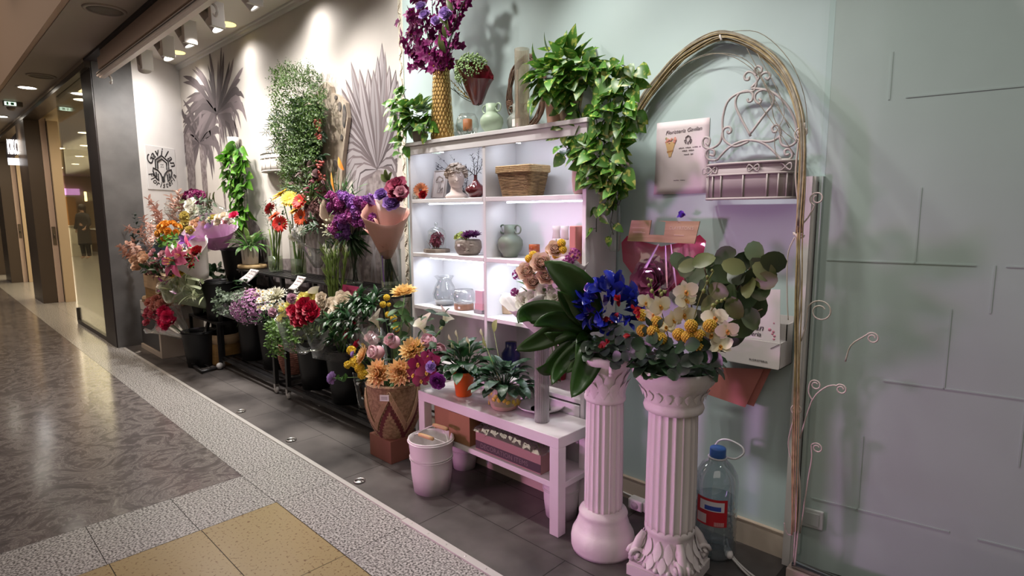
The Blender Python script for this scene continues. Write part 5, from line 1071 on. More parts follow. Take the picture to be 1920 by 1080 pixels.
c = at(892, 362, z1, 2.12); vase('burgundy_vase', 'glossy burgundy flat vase with narrow neck in the top left cell', c, [(.028, 0), (.035, .006), (.058, .035), (.055, .05), (.025, .075), (.010, .095), (.009, .115), (.011, .12)], mat('burgundy_glaze', (.10, .012, .016), .12, coat=.5))
t = thing('dark_branches', 'dark needle branches standing in the burgundy vase', 'branches', c+V((0, 0, .1))); w = MB()
for pts in (((890, 330), (888, 305), (884, 290)), ((893, 330), (896, 300), (899, 272)), ((892, 330), (902, 312), (904, 298)), ((891, 330), (880, 320), (872, 312))): sprig(w, smooth_pts([P(x, y, 2.12) for x, y in pts], 4), 22, .03, .006, 'lance', .85, .2, stemr=.0022)
w.build('needles', petal('dark_needle', (.02, .016, .018), (.05, .035, .035), .4), t)
c = at(980, 358, z1, 2.15); t = thing('wicker_basket', 'rectangular brown woven basket in the top right cell', 'basket', c); m_wick = mat('brown_wicker', (.34, .22, .10), .7, col2=(.16, .095, .04), ns=26, stretch=(1, 1, 6), bump=.8, bs=70)
w = MB(); n = 44
def rect(u, hx, hy, p=.22): a = 2*PI*u; return (hx*math.copysign(abs(math.cos(a))**p, math.cos(a)), hy*math.copysign(abs(math.sin(a))**p, math.sin(a)))
for j in range(15):
    z = .006+j*.0078; k = .80+.20*j/14; w.tube([c+V((*rect(i/n, .115*k, .072*k), z+.0016*(1 if (i+j) % 2 else -1))) for i in range(n+1)], .0052, 5)
for u in range(0, n, 2): w.tube([c+V((*rect(u/n, .11*.80, .068*.80), .0)), c+V((*rect(u/n, .11, .068), .115))], .004, 5)
w.add([c+V((*rect(i/24, .09, .055), .006)) for i in range(24)], [tuple(range(24))]); w.build('woven_body', m_wick, t)
w = MB(); [w.tube([c+V((*rect(i/n, .122, .078), .120+j*.008)) for i in range(n+1)], .006, 6) for j in range(4)]; w.build('rim', mat('rim_wicker', (.42, .29, .14), .7, bump=.6, bs=80), t)
c = at(1089, 358, z1, 2.10); w = MB(); w.lathe([(.028, 0), (.036, .01), (.042, .06), (.040, .14), (.030, .18), (.015, .195)], 26, T(c), cap1=True, rf=flute(12, .05)); tag(w.build('fluted_vase', mat('beige_pink_ceramic', (.58, .40, .36), .5), org=c), 'rounded beige pink fluted vase at the right end of the top right cell', 'vase')
# row 2
c = at(819, 468, z2, 2.15); t = thing('glass_cloche', 'glass cloche with burgundy dried flowers on an octagonal wooden base, middle left cell', 'cloche', c)
w = MB(); w.lathe([(.078, 0), (.078, .016), (.072, .020)], 8, T(c), cap1=True); w.build('wooden_base', mat('grey_wood', (.22, .17, .13), .6, col2=(.15, .11, .08), ns=4, stretch=(1, 8, 1)), t, smooth=False)
w = MB(); w.lathe([(.056, .02), (.056, .10), (.05, .125), (.03, .142), (.005, .148), (.006, .152), (.012, .16), (.010, .172), (.001, .176)], 30, T(c), cap0=False); w.build('dome', m_glass, t)
w = MB(); florets(w, T(c+V((.008, 0, .07))), .036, 40, .018, 5, (1, 1, 1.2), -.6); w.build('dried_flowers', wine, t); w = MB(); 
for i in range(14): w.leaf(along(c+V((U(-.03, .02), U(-.02, .02), .022)), (U(-.5, .2), U(-.3, .3), 1)), .06, .012, 'lance', .3, .2, 3)
w.build('leaves', petal('red_brown_leaf', (.16, .03, .015), (.28, .08, .03), .4), t)
c = at(878, 473, z2, 2.13); t = thing('stone_face_planter', 'stone face bowl planted with green and purple succulents, middle left cell', 'planter', c); R3 = T(c) @ RZ(.5)
w = MB(); w.lathe([(.05, 0), (.062, .01), (.074, .04), (.07, .075), (.062, .085), (.058, .08)], 26, R3 @ Matrix.Diagonal((1.05, .82, 1, 1))); w.leaf(R3 @ T((.012, -.058, .055)) @ RZ(-PI/2) @ RY(1.25), .035, .024, 'point', 0, -.9, 3)
for sx in (-.012, .04): w.ball((sx, -.055, .055), .011, 8, 5, (1.4, .5, .5), R3)
w.ball((.012, -.058, .018), .014, 8, 5, (1.5, .5, .4), R3); w.build('face_bowl', mat('carved_stone', (.22, .185, .15), .7, bump=.8, bs=40), t)
w = MB(); florets(w, T(c+V((-.03, -.02, .09))), .036, 40, .012, 5, (1.2, 1, .8), 0); w.build('green_succulents', petal('lime_leaf', (.20, .26, .03), (.34, .40, .08), .3), t)
w = MB(); 
for dx, dy in ((.02, -.02), (.045, .01), (.0, .02)): dahlia(w, frame(c+V((dx, dy, .105)), (U(-.3, .3), -.5, 1)), .04, 4, 12, .34, 1.0)
w.build('purple_succulents', petal('purple_leaf', (.03, .008, .07), (.16, .02, .12), .4), t)
lb = MB(); lb.box(c+V((-.006, -.064, .055)), (.02, .002, .013)); lb.build('price_label', m_paper, t)
c = at(957, 476, z2, 2.16); ringvase(c, .62, mat('green_grey_ceramic', (.165, .20, .15), .5, bump=.05, bs=30), 'grey green ceramic vase with two ring handles, middle right cell')
c = at(1002, 474, z2, 2.14); t = thing('amber_candle', 'squat candle in amber and pink glass, middle right cell', 'candle', c); w = MB(); w.lathe([(.027, 0), (.028, .004), (.028, .036)], 24, T(c)); w.build('pink_base', mat('pink_glass', (.60, .38, .32), .2), t); w = MB(); w.lathe([(.028, .036), (.028, .072), (.025, .074)], 24, T(c), cap1=True); w.build('amber_top', mat('amber_wax', (.30, .07, .02), .25), t)
c = at(1051, 474, z2, 2.17); t = thing('two_neck_vase', 'pinkish white ridged vase with a split double neck, middle right cell', 'vase', c); m_rv = mat('ridged_ceramic', (.62, .52, .50), .55)
w = MB(); pr = [(.045, 0)]
for i in range(16): z = .006+i*.006; r = .05+.034*math.sin(PI*min(1, (i+2)/17)); pr += [(r, z), (r-.003, z+.003)]
w.lathe(pr+[(.04, .105)], 30, T(c) @ Matrix.Diagonal((1, .8, 1, 1)), cap1=True); w.build('body', m_rv, t)
for sg in (-1, 1): w = MB(); w.lathe([(.022, .09), (.019, .115), (.017, .14), (.021, .165), (.018, .165), (.014, .13)], 20, T(c+V((sg*.026, 0, 0)))); w.build('neck', m_rv, t)
c = at(1091, 470, z2, 2.10); w = MB(); w.box(c+V((0, .0, .085)), (.035, .14, .17)); o = bevel(w.build('pink_box', mat('dusty_red_card', (.50, .19, .16), .6), org=c)); tag(o, 'upright dusty red box at the right end of the middle right cell', 'box')
# row 3
c = at(834, 566, z3, 2.16); t = thing('glass_vase', 'round clear glass vase with flared rim, lower left cell', 'vase', c); w = MB(); w.lathe([(.04, 0), (.052, .006), (.068, .04), (.07, .07), (.058, .11), (.042, .14), (.042, .15), (.056, .168), (.06, .17)], 34, T(c)); w.build('body', clear('cell_glass', (.90, .92, .93), .25), t); w = MB(); w.lathe([(.05, .008), (.06, .025)], 24, T(c), cap1=True); w.build('crumpled_filling', mat('clear_filling', (.60, .58, .56), .3, bump=1, bs=40), t)
c = at(870, 575, z3, 2.13); t = thing('glass_jar', 'wide clear glass jar standing on a round wooden base, lower left cell', 'jar', c); w = MB(); w.lathe([(.054, 0), (.056, .004), (.056, .03), (.054, .032)], 32, T(c), cap1=True); w.build('wooden_base', mat('walnut_wood', (.36, .20, .13), .5, col2=(.25, .13, .08), ns=6, stretch=(6, 6, 1)), t); w = MB(); w.lathe([(.053, .033), (.062, .05), (.062, .09), (.054, .112), (.052, .112)], 32, T(c)); w.build('glass', MATS['cell_glass'], t); w = MB(); w.box(c+V((.02, -.054, .016)), (.016, .002, .012)); w.build('price_label', m_paper, t)
c = at(898, 582, z3, 2.09); t = thing('pink_box', 'pink and grey gift box beside the glass jar, lower left cell', 'box', c); m_pb = mat('pink_card', (.62, .32, .38), .5)
w = MB(); w.box(c+V((0, .04, .088)), (.055, .08, .07)); w.build('lid', mat('pale_pink_card', (.66, .42, .50), .5), t, smooth=False); w = MB(); w.box(c+V((0, .04, .036)), (.06, .085, .033)); w.build('body', m_pb, t, smooth=False); w = MB(); w.box(c+V((0, .035, .010)), (.062, .09, .019)); w.build('grey_base', mat('grey_card', (.25, .22, .25), .5), t, smooth=False)
c = at(952, 585, z3, 2.2); t = thing('wooden_pot', 'tapered pale wooden pot with a white rim, lower right cell', 'pot', c); w = MB(); w.lathe([(.032, 0), (.035, .005), (.042, .10)], 26, T(c)); w.build('body', mat('pale_wood', (.60, .42, .27), .5), t); w = MB(); w.lathe([(.043, .098), (.046, .10), (.046, .112), (.040, .112), (.038, .09)], 26, T(c)); w.build('rim', m_paper, t)
c = at(958, 652, z4, 2.15); w = MB(); w.lathe([(.04, 0), (.05, .02), (.05, .11), (.03, .14), (.03, .17)], 24, T(c), cap1=True); tag(w.build('blue_vase', mat('deep_blue_glaze', (.01, .012, .09), .2), org=c), 'deep blue vase in the dark cell below the lit ones', 'vase')
# peach rose bouquet in white paper, leaning before the lower right cell
b0 = P(1040, 640, 1.93); ax = P(1030, 520, 1.90)-b0
t = thing('wrapped_bouquet', 'bouquet of peach roses and yellow balls in white paper before the lower right cell', 'bouquet', b0)
w = MB(); wrap(w, P(1018, 628, 1.95), V((-.30, -.30, 1)), .235, .025, .135, .0, .10, 36, 8, .2, .8, .25, 4); wrap(w, P(1040, 610, 1.99), V((.26, .0, 1)), .34, .03, .12, .45, .05, 30, 8, .5, .7, .1, 3); solid(w.build('paper', mat('white_tissue', (.76, .72, .70), .5, bump=.4, bs=12), t), .001)
for x, y, r in ((1015, 497, .042), (988, 512, .038), (1000, 532, .036), (1024, 520, .036), (1042, 470, .034)): w = MB(); rose(w, frame(P(x, y, 1.90), CAMD+V((U(-.2, .2), 0, .5))), r*1.25, 6, 6); w.build('rose', petal('pale_peach', (.72, .44, .29), (.80, .62, .50), .1), t)
w = MB(); 
for x, y in ((1003, 560), (1022, 548), (985, 565), (1040, 560)): rose(w, frame(P(x, y, 1.90), CAMD+V((0, 0, .4))), .045, 4, 5, .2, 1.0, -.4, .08)
w.build('white_petals', white, t)
for x, y in ((1000, 478), (992, 485), (1000, 494), (1043, 478), (1053, 456), (1055, 468), (1038, 463), (1030, 468)): w = MB(); pompon(w, P(x, y, 1.90), .019); w.build('yellow_ball', yellow, t)
for x, y, r in ((970, 515, .022), (965, 548, .016), (1077, 477, .024), (1066, 490, .024), (1058, 494, .016)):
    w = MB(); florets(w, frame(P(x, y, 1.89), CAMD), r, 22, .009, 5); w.build('purple_statice', mauve, t)
w = MB()
for a, b in (((1005, 560), (966, 550)), ((1000, 545), (970, 517)), ((1045, 520), (1076, 478)), ((1040, 520), (1043, 448)), ((1030, 520), (1050, 458)), ((1020, 520), (1000, 480))): stem(w, P(*a, 1.93), P(*b, 1.90), .0018)
rv = PF(1046, 744, BZ); dv_ = V((rv.x, rv.y, 0)).normalized(); rv = rv+dv_*.05
for k in range(7): stem(w, b0+V((U(-.012, .012), U(-.012, .012), .02)), rv+V((U(-.02, .02), U(-.02, .02), .03)), .0028)
w.build('stems', m_stem, t)
w = MB(); [w.leaf(along(P(U(990, 1050), U(500, 560), 1.93), (U(-1, 1), -.5, U(0, 1))), .07, .03, 'oval', .4, .3, 4) for i in range(14)]; w.build('leaves', g_mid, t)
# ================================================================== PEDESTAL ARRANGEMENTS
c1, c2 = V((-1.285, 1.868, .80)), V((-1.005, 1.905, .80))
t = thing('aspidistra_arrangement', 'arrangement of broad dark green leaves and glossy blue flowers on the left pedestal', 'flowers', c1+V((0, 0, .02)))
for pts, W_ in ((((1112, 622), (1085, 540), (1020, 490)), .135), (((1105, 622), (1050, 590), (990, 588), (972, 606)), .105), (((1105, 628), (1060, 618), (1010, 640), (966, 657)), .092), (((1106, 625), (1070, 605), (1030, 600), (1000, 612)), .075), (((1108, 630), (1090, 650), (1050, 690), (1035, 722)), .07), (((1108, 630), (1110, 660), (1090, 710), (1072, 746)), .105), (((1100, 630), (1070, 650), (1030, 690), (1005, 692)), .075), (((1102, 624), (1090, 640), (1082, 700)), .045), (((1110, 615), (1075, 580), (1045, 545)), .07), (((1104, 626), (1060, 636), (1020, 625)), .06), (((1110, 630), (1100, 660), (1062, 700)), .06)):
    w = MB(); q = smooth_pts([P(x, y, 1.86-.075*k) for k, (x, y) in enumerate(pts)], 5); vs = []; tt = []; K = len(q)
    for i, p in enumerate(q):
        d = (q[min(i+1, K-1)]-q[max(i-1, 0)]).normalized(); vw = (CP-p).normalized(); sd = d.cross(vw).normalized(); tq_ = i/(K-1); h = W_*.5*prof('oval', min(1, .06+.94*tq_)); up = sd.cross(d)
        for k in (-1, -.5, 0, .5, 1): vs.append(p+sd*h*k+up*(h*.30*abs(k)+.003*math.sin(9*tq_+k*2))); tt.append(tq_)
    w.add(vs, [(5*i+k, 5*i+k+1, 5*i+k+6, 5*i+k+5) for i in range(K-1) for k in range(4)], tt); o = w.build('broad_leaf', petal('broad_leaf', (.018, .050, .010), (.030, .085, .014), .25, .3), t); solid(o, .0012)
w = MB(); bc = P(1142, 575, 1.84)
for p, d in dome(bc, (.05, -.5, 1), .080, 74, -.35, .2): w.leaf(along(p, d+V((U(-.8, .8), U(-.8, .8), U(-.5, .8))), d), .066*U(.7, 1.2), .048, 'petal', U(-.9, .9), .5, 4, .06)
for x, y in ((1092, 575), (1100, 597), (1185, 560), (1180, 605)): 
    for j in range(5): w.leaf(along(P(x, y, 1.80), (U(-1, 1), U(-1, 0), U(-.6, 1))), .05, .02, 'lance', .4, .3, 4)
w.build('blue_flowers', petal('blue_gloss', (.008, .010, .14), (.018, .03, .34), .45, .16), t)
for x, y in ((1161, 562), (1132, 598), (1153, 597), (1125, 645), (1137, 642), (1181, 628), (1190, 580), (1195, 590)): 
    w = MB(); p = P(x, y, 1.765)
    for j in range(4): w.leaf(along(p, (U(-1, 1), U(-1, 0), U(-.6, 1)), (0, -1, .4)), .026, .018, 'round', .3, .3, 3)
    w.build('red_petal', dkred, t)
w = MB()
for x, y, r in ((1137, 612), (1150, 606), (1142, 626), (1158, 620), (1135, 660), (1155, 668), (1148, 690), (1170, 650), (1182, 640), (1188, 662), (1165, 680), (1175, 668), (1160, 640), (1190, 650)) and [(a, b, 0) for a, b in ((1137, 612), (1150, 606), (1142, 626), (1158, 620), (1135, 660), (1155, 668), (1152, 682), (1170, 650), (1182, 640), (1188, 662), (1165, 676), (1175, 668), (1160, 640), (1190, 650))]:
    w.leaf(frame(P(x, y, 1.76), (U(-.4, .4), -1, U(.2, .8)), U(0, 6)) @ T((-.018, 0, 0)), .044, .042, 'round', .3, .25, 4)
w.build('round_leaves', petal('grey_round_leaf', (.025, .050, .035), (.07, .12, .085), .4, .4), t)
w = MB()
for i in range(46): a = i*2.4; d = V((math.cos(a), math.sin(a), 0)); p = c1+d*U(.05, .125)+V((0, 0, U(.02, .10))); w.leaf(along(p, d+V((0, 0, U(-.7, .5))), (0, 0, 1)), .055, .048, 'round', .6, .25, 4)
w.build('collar_leaves', petal('collar_leaf', (.018, .040, .022), (.045, .085, .045), .5, .35), t)
w = MB(); w.lathe([(.085, 0), (.09, .02), (.06, .06)], 20, T(c1+V((0, 0, .015))), cap1=True); w.build('moss_ball', g_dark, t)

t = thing('orchid_arrangement', 'arrangement of white orchids, yellow balls and large eucalyptus leaves in the right pedestal bowl', 'flowers', c2+V((0, 0, .0)))
w = MB()
for x, y in ((1273, 491), (1288, 503), (1320, 489), (1415, 473), (1448, 489), (1399, 489), (1383, 495), (1363, 502), (1432, 504), (1437, 524), (1345, 495), (1412, 522), (1383, 544), (1401, 558), (1330, 575), (1377, 578), (1421, 577), (1301, 522), (1305, 557), (1394, 595), (1350, 513), (1390, 615), (1359, 482), (1330, 520), (1342, 540), (1322, 545), (1368, 530), (1398, 535), (1410, 600), (1376, 632), (1290, 540), (1310, 595), (1350, 560), (1366, 560), (1425, 545), (1340, 500), (1380, 515)):
    yy = 1.93+U(-.07, .10); p = P(x, y, yy); w.leaf(frame(p, (U(-.6, .7), -1, U(-.3, .6)), U(0, 6.3)) @ T((-.042, 0, 0)), .092*U(.8, 1.15), .066*U(.85, 1.1), 'round', U(-.3, .5), .22, 5)
w.build('eucalyptus_leaves', petal('big_eucalyptus', (.040, .075, .032), (.085, .125, .05), .55, .4), t)
w = MB()
for x, y in ((1320, 487), (1375, 500), (1432, 508), (1437, 526), (1377, 578), (1290, 500), (1345, 545), (1405, 540), (1330, 572)): w.leaf(frame(P(x, y, 1.85), (U(-.5, .6), -1, U(-.2, .7)), U(0, 6.3)) @ T((-.04, 0, 0)), .078, .058, 'round', U(-.2, .5), .22, 5)
w.build('olive_leaves', petal('lit_round_leaf', (.09, .12, .03), (.16, .19, .06), .3, .4), t)  # yellowish light on some eucalyptus leaves put into their lighter colour
w = MB()
for pts in (((1300, 660), (1295, 560), (1274, 500)), ((1310, 650), (1330, 560), (1320, 500)), ((1320, 650), (1370, 560), (1415, 490)), ((1320, 650), (1380, 560), (1440, 500)), ((1310, 660), (1360, 610), (1430, 580)), ((1320, 650), (1350, 540), (1362, 490))): w.tube(smooth_pts([P(x, y, 1.93) for x, y in pts], 5), .0028, 5)
w.build('eucalyptus_stems', m_brn, t)
for x, y, r in ((1286, 547, 17), (1285, 563, 17), (1237, 574, 17), (1282, 590, 18), (1340, 597, 18), (1364, 620, 15), (1334, 628, 17), (1352, 650, 17), (1250, 614, 17), (1210, 568, 15), (1303, 636, 14), (1262, 600, 15), (1225, 590, 14)):
    w = MB(); p = P(x, y, 1.80+U(-.02, .03)); orchid(w, frame(p, CAMD+V((U(-.7, .7), U(-.2, .2), U(-.2, .5))), 0) @ RZ(U(-.5, .5)), r*.0019*1.35); w.build('orchid', [petal('orchid_petal', (.74, .66, .40), (.76, .72, .62), .1), petal('orchid_lip', (.62, .42, .05), (.66, .26, .06), .2)], t)
for x, y in ((1204, 591), (1232, 604), (1225, 621), (1239, 635), (1273, 627), (1296, 611), (1311, 630), (1314, 652), (1331, 611), (1205, 620), (1290, 632)):
    w = MB(); pompon(w, P(x, y, 1.775+U(-.012, .012)), .0225, 80); w.build('yellow_ball', petal('craspedia', (.56, .34, .03), (.74, .50, .07), .25), t)
w = MB()
for pts in (((1250, 640), (1228, 560), (1218, 522)), ((1255, 640), (1236, 560), (1250, 545)), ((1290, 640), (1312, 560), (1338, 508)), ((1300, 640), (1335, 580), (1360, 560))):
    q = smooth_pts([P(x, y, 1.82) for x, y in pts], 4); w.tube(q, .002, 5)
    for i in range(5, len(q)): w.ball(q[i]+V((U(-.010, .010), -.006, U(-.005, .005))), .0075*(1.5-i/len(q)), 7, 5, (1, 1, 1.2))
w.build('orchid_buds', petal('orchid_bud', (.16, .20, .05), (.30, .34, .10), .3), t)
w = MB()
for x, y in ((1230, 640), (1255, 662), (1276, 652), (1300, 646), (1240, 662), (1265, 684), (1288, 678), (1306, 668), (1215, 650), (1203, 658), (1250, 642), (1270, 664), (1262, 674), (1282, 690), (1325, 668), (1222, 632), (1195, 645), (1340, 672), (1264, 700), (1320, 645)):
    w.leaf(frame(P(x, y, 1.755+U(-.015, .02)), (U(-.4, .4), -1, U(.1, .9)), U(0, 6)) @ T((-.022, 0, 0)), .055*U(.8, 1.15), .050, 'round', .3, .25, 4)
for x, y in ((1225, 615), (1235, 615), (1208, 630)): w.leaf(along(P(x, y, 1.77), (U(-.6, .6), -.5, .7), (0, -1, .2)), .05, .022, 'oval', .5, .3, 4)
w.build('dark_round_leaves', petal('dark_round_leaf', (.014, .035, .018), (.03, .075, .03), .5, .35), t)
w = MB()
for i in range(64): a = i*2.4; d = V((math.cos(a), math.sin(a), 0)); p = c2+d*U(.07, .145)+V((0, 0, U(.0, .085))); w.leaf(along(p, d+V((0, 0, U(-.5, .6))), (0, 0, 1)), .060, .052, 'round', .6, .25, 4)
w.build('collar_leaves', MATS['dark_round_leaf'], t)
w = MB(); w.lathe([(.10, 0), (.135, .015), (.10, .03), (.05, .05)], 24, T(c2+V((0, 0, -.015))), cap1=True); w.build('moss', g_dark, t)

# ================================================================== BENCH
def onb(px, py, dy=0): q = PF(px, py, BZ); d = V((q.x, q.y, 0)).normalized(); return V((q.x+d.x*dy, q.y+d.y*dy, BZ+.0012))
c = onb(870, 746, .045); t = thing('potted_peace_lily', 'peace lily in a bright orange pot on the left of the white bench', 'plant', c)
w = MB(); w.lathe([(.040, 0), (.042, .004), (.056, .118), (.058, .118), (.058, .128), (.053, .128), (.048, .10)], 30, T(c)); w.build('pot', mat('orange_pot', (.75, .13, .01), .4), t); w = MB(); w.lathe([(.05, .112), (.01, .118)], 20, T(c), cap0=False, cap1=True); w.build('soil', m_soil, t)
m_pl1 = petal('peace_leaf', (.012, .048, .014), (.022, .075, .022), .45, .32)
w = MB(); tuft(w, c+V((0, 0, .115)), 64, .10, .054, 'oval', (.25, 1.5), 1.1, petiole=.12, pr=.0018); w.build('foliage', m_pl1, t)
w = MB()
for x, y in ((858, 632), (905, 630), (846, 640), (880, 645), (852, 655)): p = P(x, y, c.y-.02); w.leaf(along(p, (U(-.2, .2), -.2, 1), (0, -1, .2)), .045, .022, 'oval', -.3, .6, 4); w.tube([p, p+V((0, 0, -.07))], .0015, 4)
w.build('spathes', petal('spathe', (.40, .45, .18), (.62, .62, .42), .15), t)
c = onb(946, 775, .07); t = thing('potted_calathea', 'silvery leaved plant in a lemon patterned bowl pot, middle of the white bench', 'plant', c)
w = MB(); w.mi = 1; w.lathe([(.050, 0), (.060, .006), (.070, .026)], 34, T(c)); w.mi = 0; w.lathe([(.070, .026), (.079, .052), (.078, .085), (.068, .104), (.066, .108), (.061, .106)], 34, T(c), cap0=False); w.build('pot', [mat('lemon_pot_glaze', (.46, .33, .27), .4, col2=(.30, .27, .16), ns=22, lo=.45, hi=.55), mat('pot_pink_foot', (.56, .38, .30), .5)], t); w = MB(); w.lathe([(.062, .095), (.01, .10)], 20, T(c), cap0=False, cap1=True); w.build('soil', m_soil, t)
for i in range(26): w = MB(); a = i*2.39996; z = .034+.0155*(i % 4)+U(-.004, .004); r = .074 if z < .045 or z > .08 else .0785; d = V((math.cos(a), math.sin(a), 0)); w.ball((0, 0, 0), .0125, 9, 6, (1, .8, .35), frame(c+d*r+V((0, 0, z)), d, U(0, 6))); w.build('lemon', mat('lemon_yellow', (.60, .42, .05), .4), t)
m_cal = petal('calathea_leaf', (.015, .050, .020), (.035, .085, .04), .4, .32, patch=(.14, .21, .15), ps=34, thr=.56)
w = MB(); tuft(w, c+V((0, 0, .10)), 62, .090, .055, 'oval', (.15, 1.45), 1.1, petiole=.10, pr=.0018); w.build('foliage', m_cal, t)
w = MB(); p = P(912, 652, c.y-.03); w.leaf(along(p, (0, -.2, 1), (0, -1, .2)), .06, .024, 'oval', -.3, .6, 4); w.tube([p, c+V((-.01, 0, .1))], .0018, 4); p = P(926, 622, c.y+.05); w.leaf(along(p, (.4, -.2, .9), (0, -1, .2)), .075, .042, 'oval', .2, .3, 4); w.tube([p, c+V((0, 0, .1))], .0018, 4); w.build('new_leaves', petal('lime_new_leaf', (.20, .26, .06), (.36, .42, .16), .3), t)
c = onb(1016, 795, .033); vase('ribbed_vase', 'tall ribbed grey glass cylinder vase at the right end of the white bench', c, [(.031, 0), (.033, .004), (.033, .33), (.034, .345)], clear('grey_rib_glass', (.52, .49, .50), .25, .06, tint=.28), 'vase', None, 120, flute(24, .07), False)
c = onb(1046, 744, .05); vase('red_vase', 'crimson vase behind the ribbed grey vase on the white bench', c, [(.03, 0), (.034, .006), (.04, .08), (.042, .13), (.036, .135)], mat('crimson_glaze', (.24, .006, .02), .25), 'vase')
c = V((-1.74, 2.0, BZ)); w = MB(); w.lathe([(.06, .0), (.10, .018), (.115, .03), (.10, .026), (.05, .008)], 30, T(c), rf=lambda a, i: 1+.03*math.sin(6*a)); tag(w.build('white_dish', mat('white_glaze', (.70, .66, .68), .25), org=c), 'white scalloped dish at the back of the bench behind the lemon pot', 'dish')
# bench lower shelf
zl = .2335; m_cb = mat('brown_cardboard', (.34, .17, .08), .7, col2=(.28, .14, .065), ns=4)
def cbox(c, d, lab, rz=0): w = MB(); w.box((c[0], c[1], c[2]+d[2]/2), d, rz=rz); w.mi = 1; w.box((c[0], c[1], c[2]+d[2]+.0006), (d[0]*.98, .022, .001), rz=rz); tag(w.build('cardboard_box', [m_cb, mat('packing_tape', (.42, .26, .14), .4)], org=c, smooth=False), lab, 'box', 'cardboard boxes under the bench')
cbox((-2.275, 1.925, zl), (.15, .17, .145), 'left brown cardboard box on the lower tier of the bench'); cbox((-2.115, 1.90, zl), (.15, .19, .150), 'right brown cardboard box on the lower tier, beside the moss box', .04)
c = V((-1.79, 1.90, zl)); t = thing('moss_box', 'box of decoration moss wrapped in shiny film on the lower tier of the bench', 'box', c)
w = MB(); w.box(c+V((0, 0, .045)), (.42, .17, .09)); w.mi = 1; w.box(c+V((0, -.0855, .026)), (.42, .001, .04)); w.build('carton', [mat('dusty_pink_carton', (.36, .20, .19), .5), mat('dark_plum_band', (.055, .03, .04), .5)], t, smooth=False)
w = MB(); text_mb(w, 'DECORATION ITEMS', .032, WF(c+V((-.02, -.0868, .026))), 0, sp=1.05); w.build('lettering', mat('carton_grey_print', (.20, .15, .15), .5), t, smooth=False)
w = MB()
for i in range(330): w.leaf(along(c+V((U(-.2, .2), U(-.08, .08), .09+.065*rnd.random())), (U(-1, 1), U(-1, 1), U(0, .5))), .04, .006, 'lance', .9, .2, 3)
w.build('moss', petal('dark_moss', (.05, .07, .03), (.14, .16, .07), .5), t)
w = MB(); w.sheet(lambda u, v: (c.x-.225+.45*u, c.y-.095+.19*v, c.z+.093+.062*math.sin(PI*min(1, max(0, v)))**.5*math.sin(PI*u)**.3+.006*math.sin(u*47+v*9)*math.sin(v*21)), 60, 16); w.build('film', clear('crinkled_film', (.93, .95, .93), .40, .05, tint=.03, bump=1, bs=40), t)
# buckets of white enamel
m_en = mat('white_enamel', (.74, .70, .70), .35)
def wbucket(c, r, h, lab, handle=True):
    t = bucket(c, r, h, lab, 'white_bucket', m_en, 'white metal buckets', True, .80, 'bucket', 36)
    for z in (.62, .66): w = MB(); w.tube([V(c)+V((r*.945*math.cos(2*PI*i/36), r*.945*math.sin(2*PI*i/36), h*z)) for i in range(37)], .0022, 5); w.build('bead', m_en, t)
    if handle:
        for sg, wz in ((1, .012), (-1, -.012)):
            A_ = V(c)+V((-r*.96, -.02, h*.95)); B_ = V(c)+V((r*.96, .02, h*.95)); mid = V(c)+V((.0, .045*sg, h+.030+.012*sg)); pts = smooth_pts([A_, A_.lerp(mid, .55)+V((0, .012*sg, .012)), mid, B_.lerp(mid, .45)+V((0, .012*sg, .010)), B_], 5)
            w = MB(); w.tube(pts, .0026, 6); hd = w.build('bail_handle', m_white, t)
            w = MB(); d = V((1, .1, 0)); w.tube([mid-d*.048+V((.02, 0, 0)), mid-d*.02+V((.02, 0, .001)), mid+d*.02+V((.02, 0, .001)), mid+d*.048+V((.02, 0, 0))], [.009, .0105, .0105, .009], 12); w.build('wooden_grip', mat('grip_wood', (.50, .32, .15), .5), hd)
    return t
wbucket(V((-2.205, 1.70, 0)), .113, .272, 'white bucket with two wooden gripped handles in front of the bench')
q = PF(862, 884); wbucket(V((q.x-.03, q.y+.06, 0)), .075, .16, 'small white bucket under the bench behind the large white bucket', False)
q = PF(1040, 977); wbucket(V((q.x-.02, q.y+.07, 0)), .088, .205, 'white bucket under the right end of the bench', False)

# ================================================================== WICKER BASKET WITH DAHLIAS
kc = V((-2.69, 1.815, 0)); w = MB(); w.box(kc+V((0, 0, .065)), (.21, .20, .13)); o = bevel(w.build('brick_block', mat('brick_red_block', (.26, .10, .065), .7, col2=(.22, .085, .055), ns=5), org=kc), .003); tag(o, 'brick red block on the floor under the wicker basket', 'block')
bk = V((-2.69, 1.815, .131)); t = thing('wicker_basket', 'round woven basket with red zigzag on the brick red block', 'basket', bk)
m_w1 = mat('light_wicker', (.42, .27, .15), .7, col2=(.24, .14, .07), ns=60, bump=.5, bs=90); m_w2 = mat('maroon_wicker', (.17, .035, .035), .7, col2=(.11, .02, .02), ns=60, bump=.5, bs=90)
def br(z): u = z/.30; return .100+.053*math.sin(min(1, u*1.8)*PI*.5)-.005*max(0, u-.7)*4
w = MB(); n = 96; NZ = 58
def bsk(u, v):
    z = .30*v; a = 2*PI*u; return (br(z)*math.cos(a), br(z)*math.sin(a), z)
vs = []; fs = []; ms = []
for j in range(NZ+1):
    for i in range(n):
        a = 2*PI*i/n; z = .30*j/NZ; r = br(z)+.0022*(1 if (i//2+j) % 2 else -1); vs.append(bk+V((r*math.cos(a), r*math.sin(a), z)))
k0 = len(w.f); w.add(vs, [(j*n+i, j*n+(i+1) % n, (j+1)*n+(i+1) % n, (j+1)*n+i) for j in range(NZ) for i in range(n)])
zig = lambda a: .5-.5*math.cos(((a-2.2)*5/(2*PI)) % 1*2*PI)      # five zigzag peaks
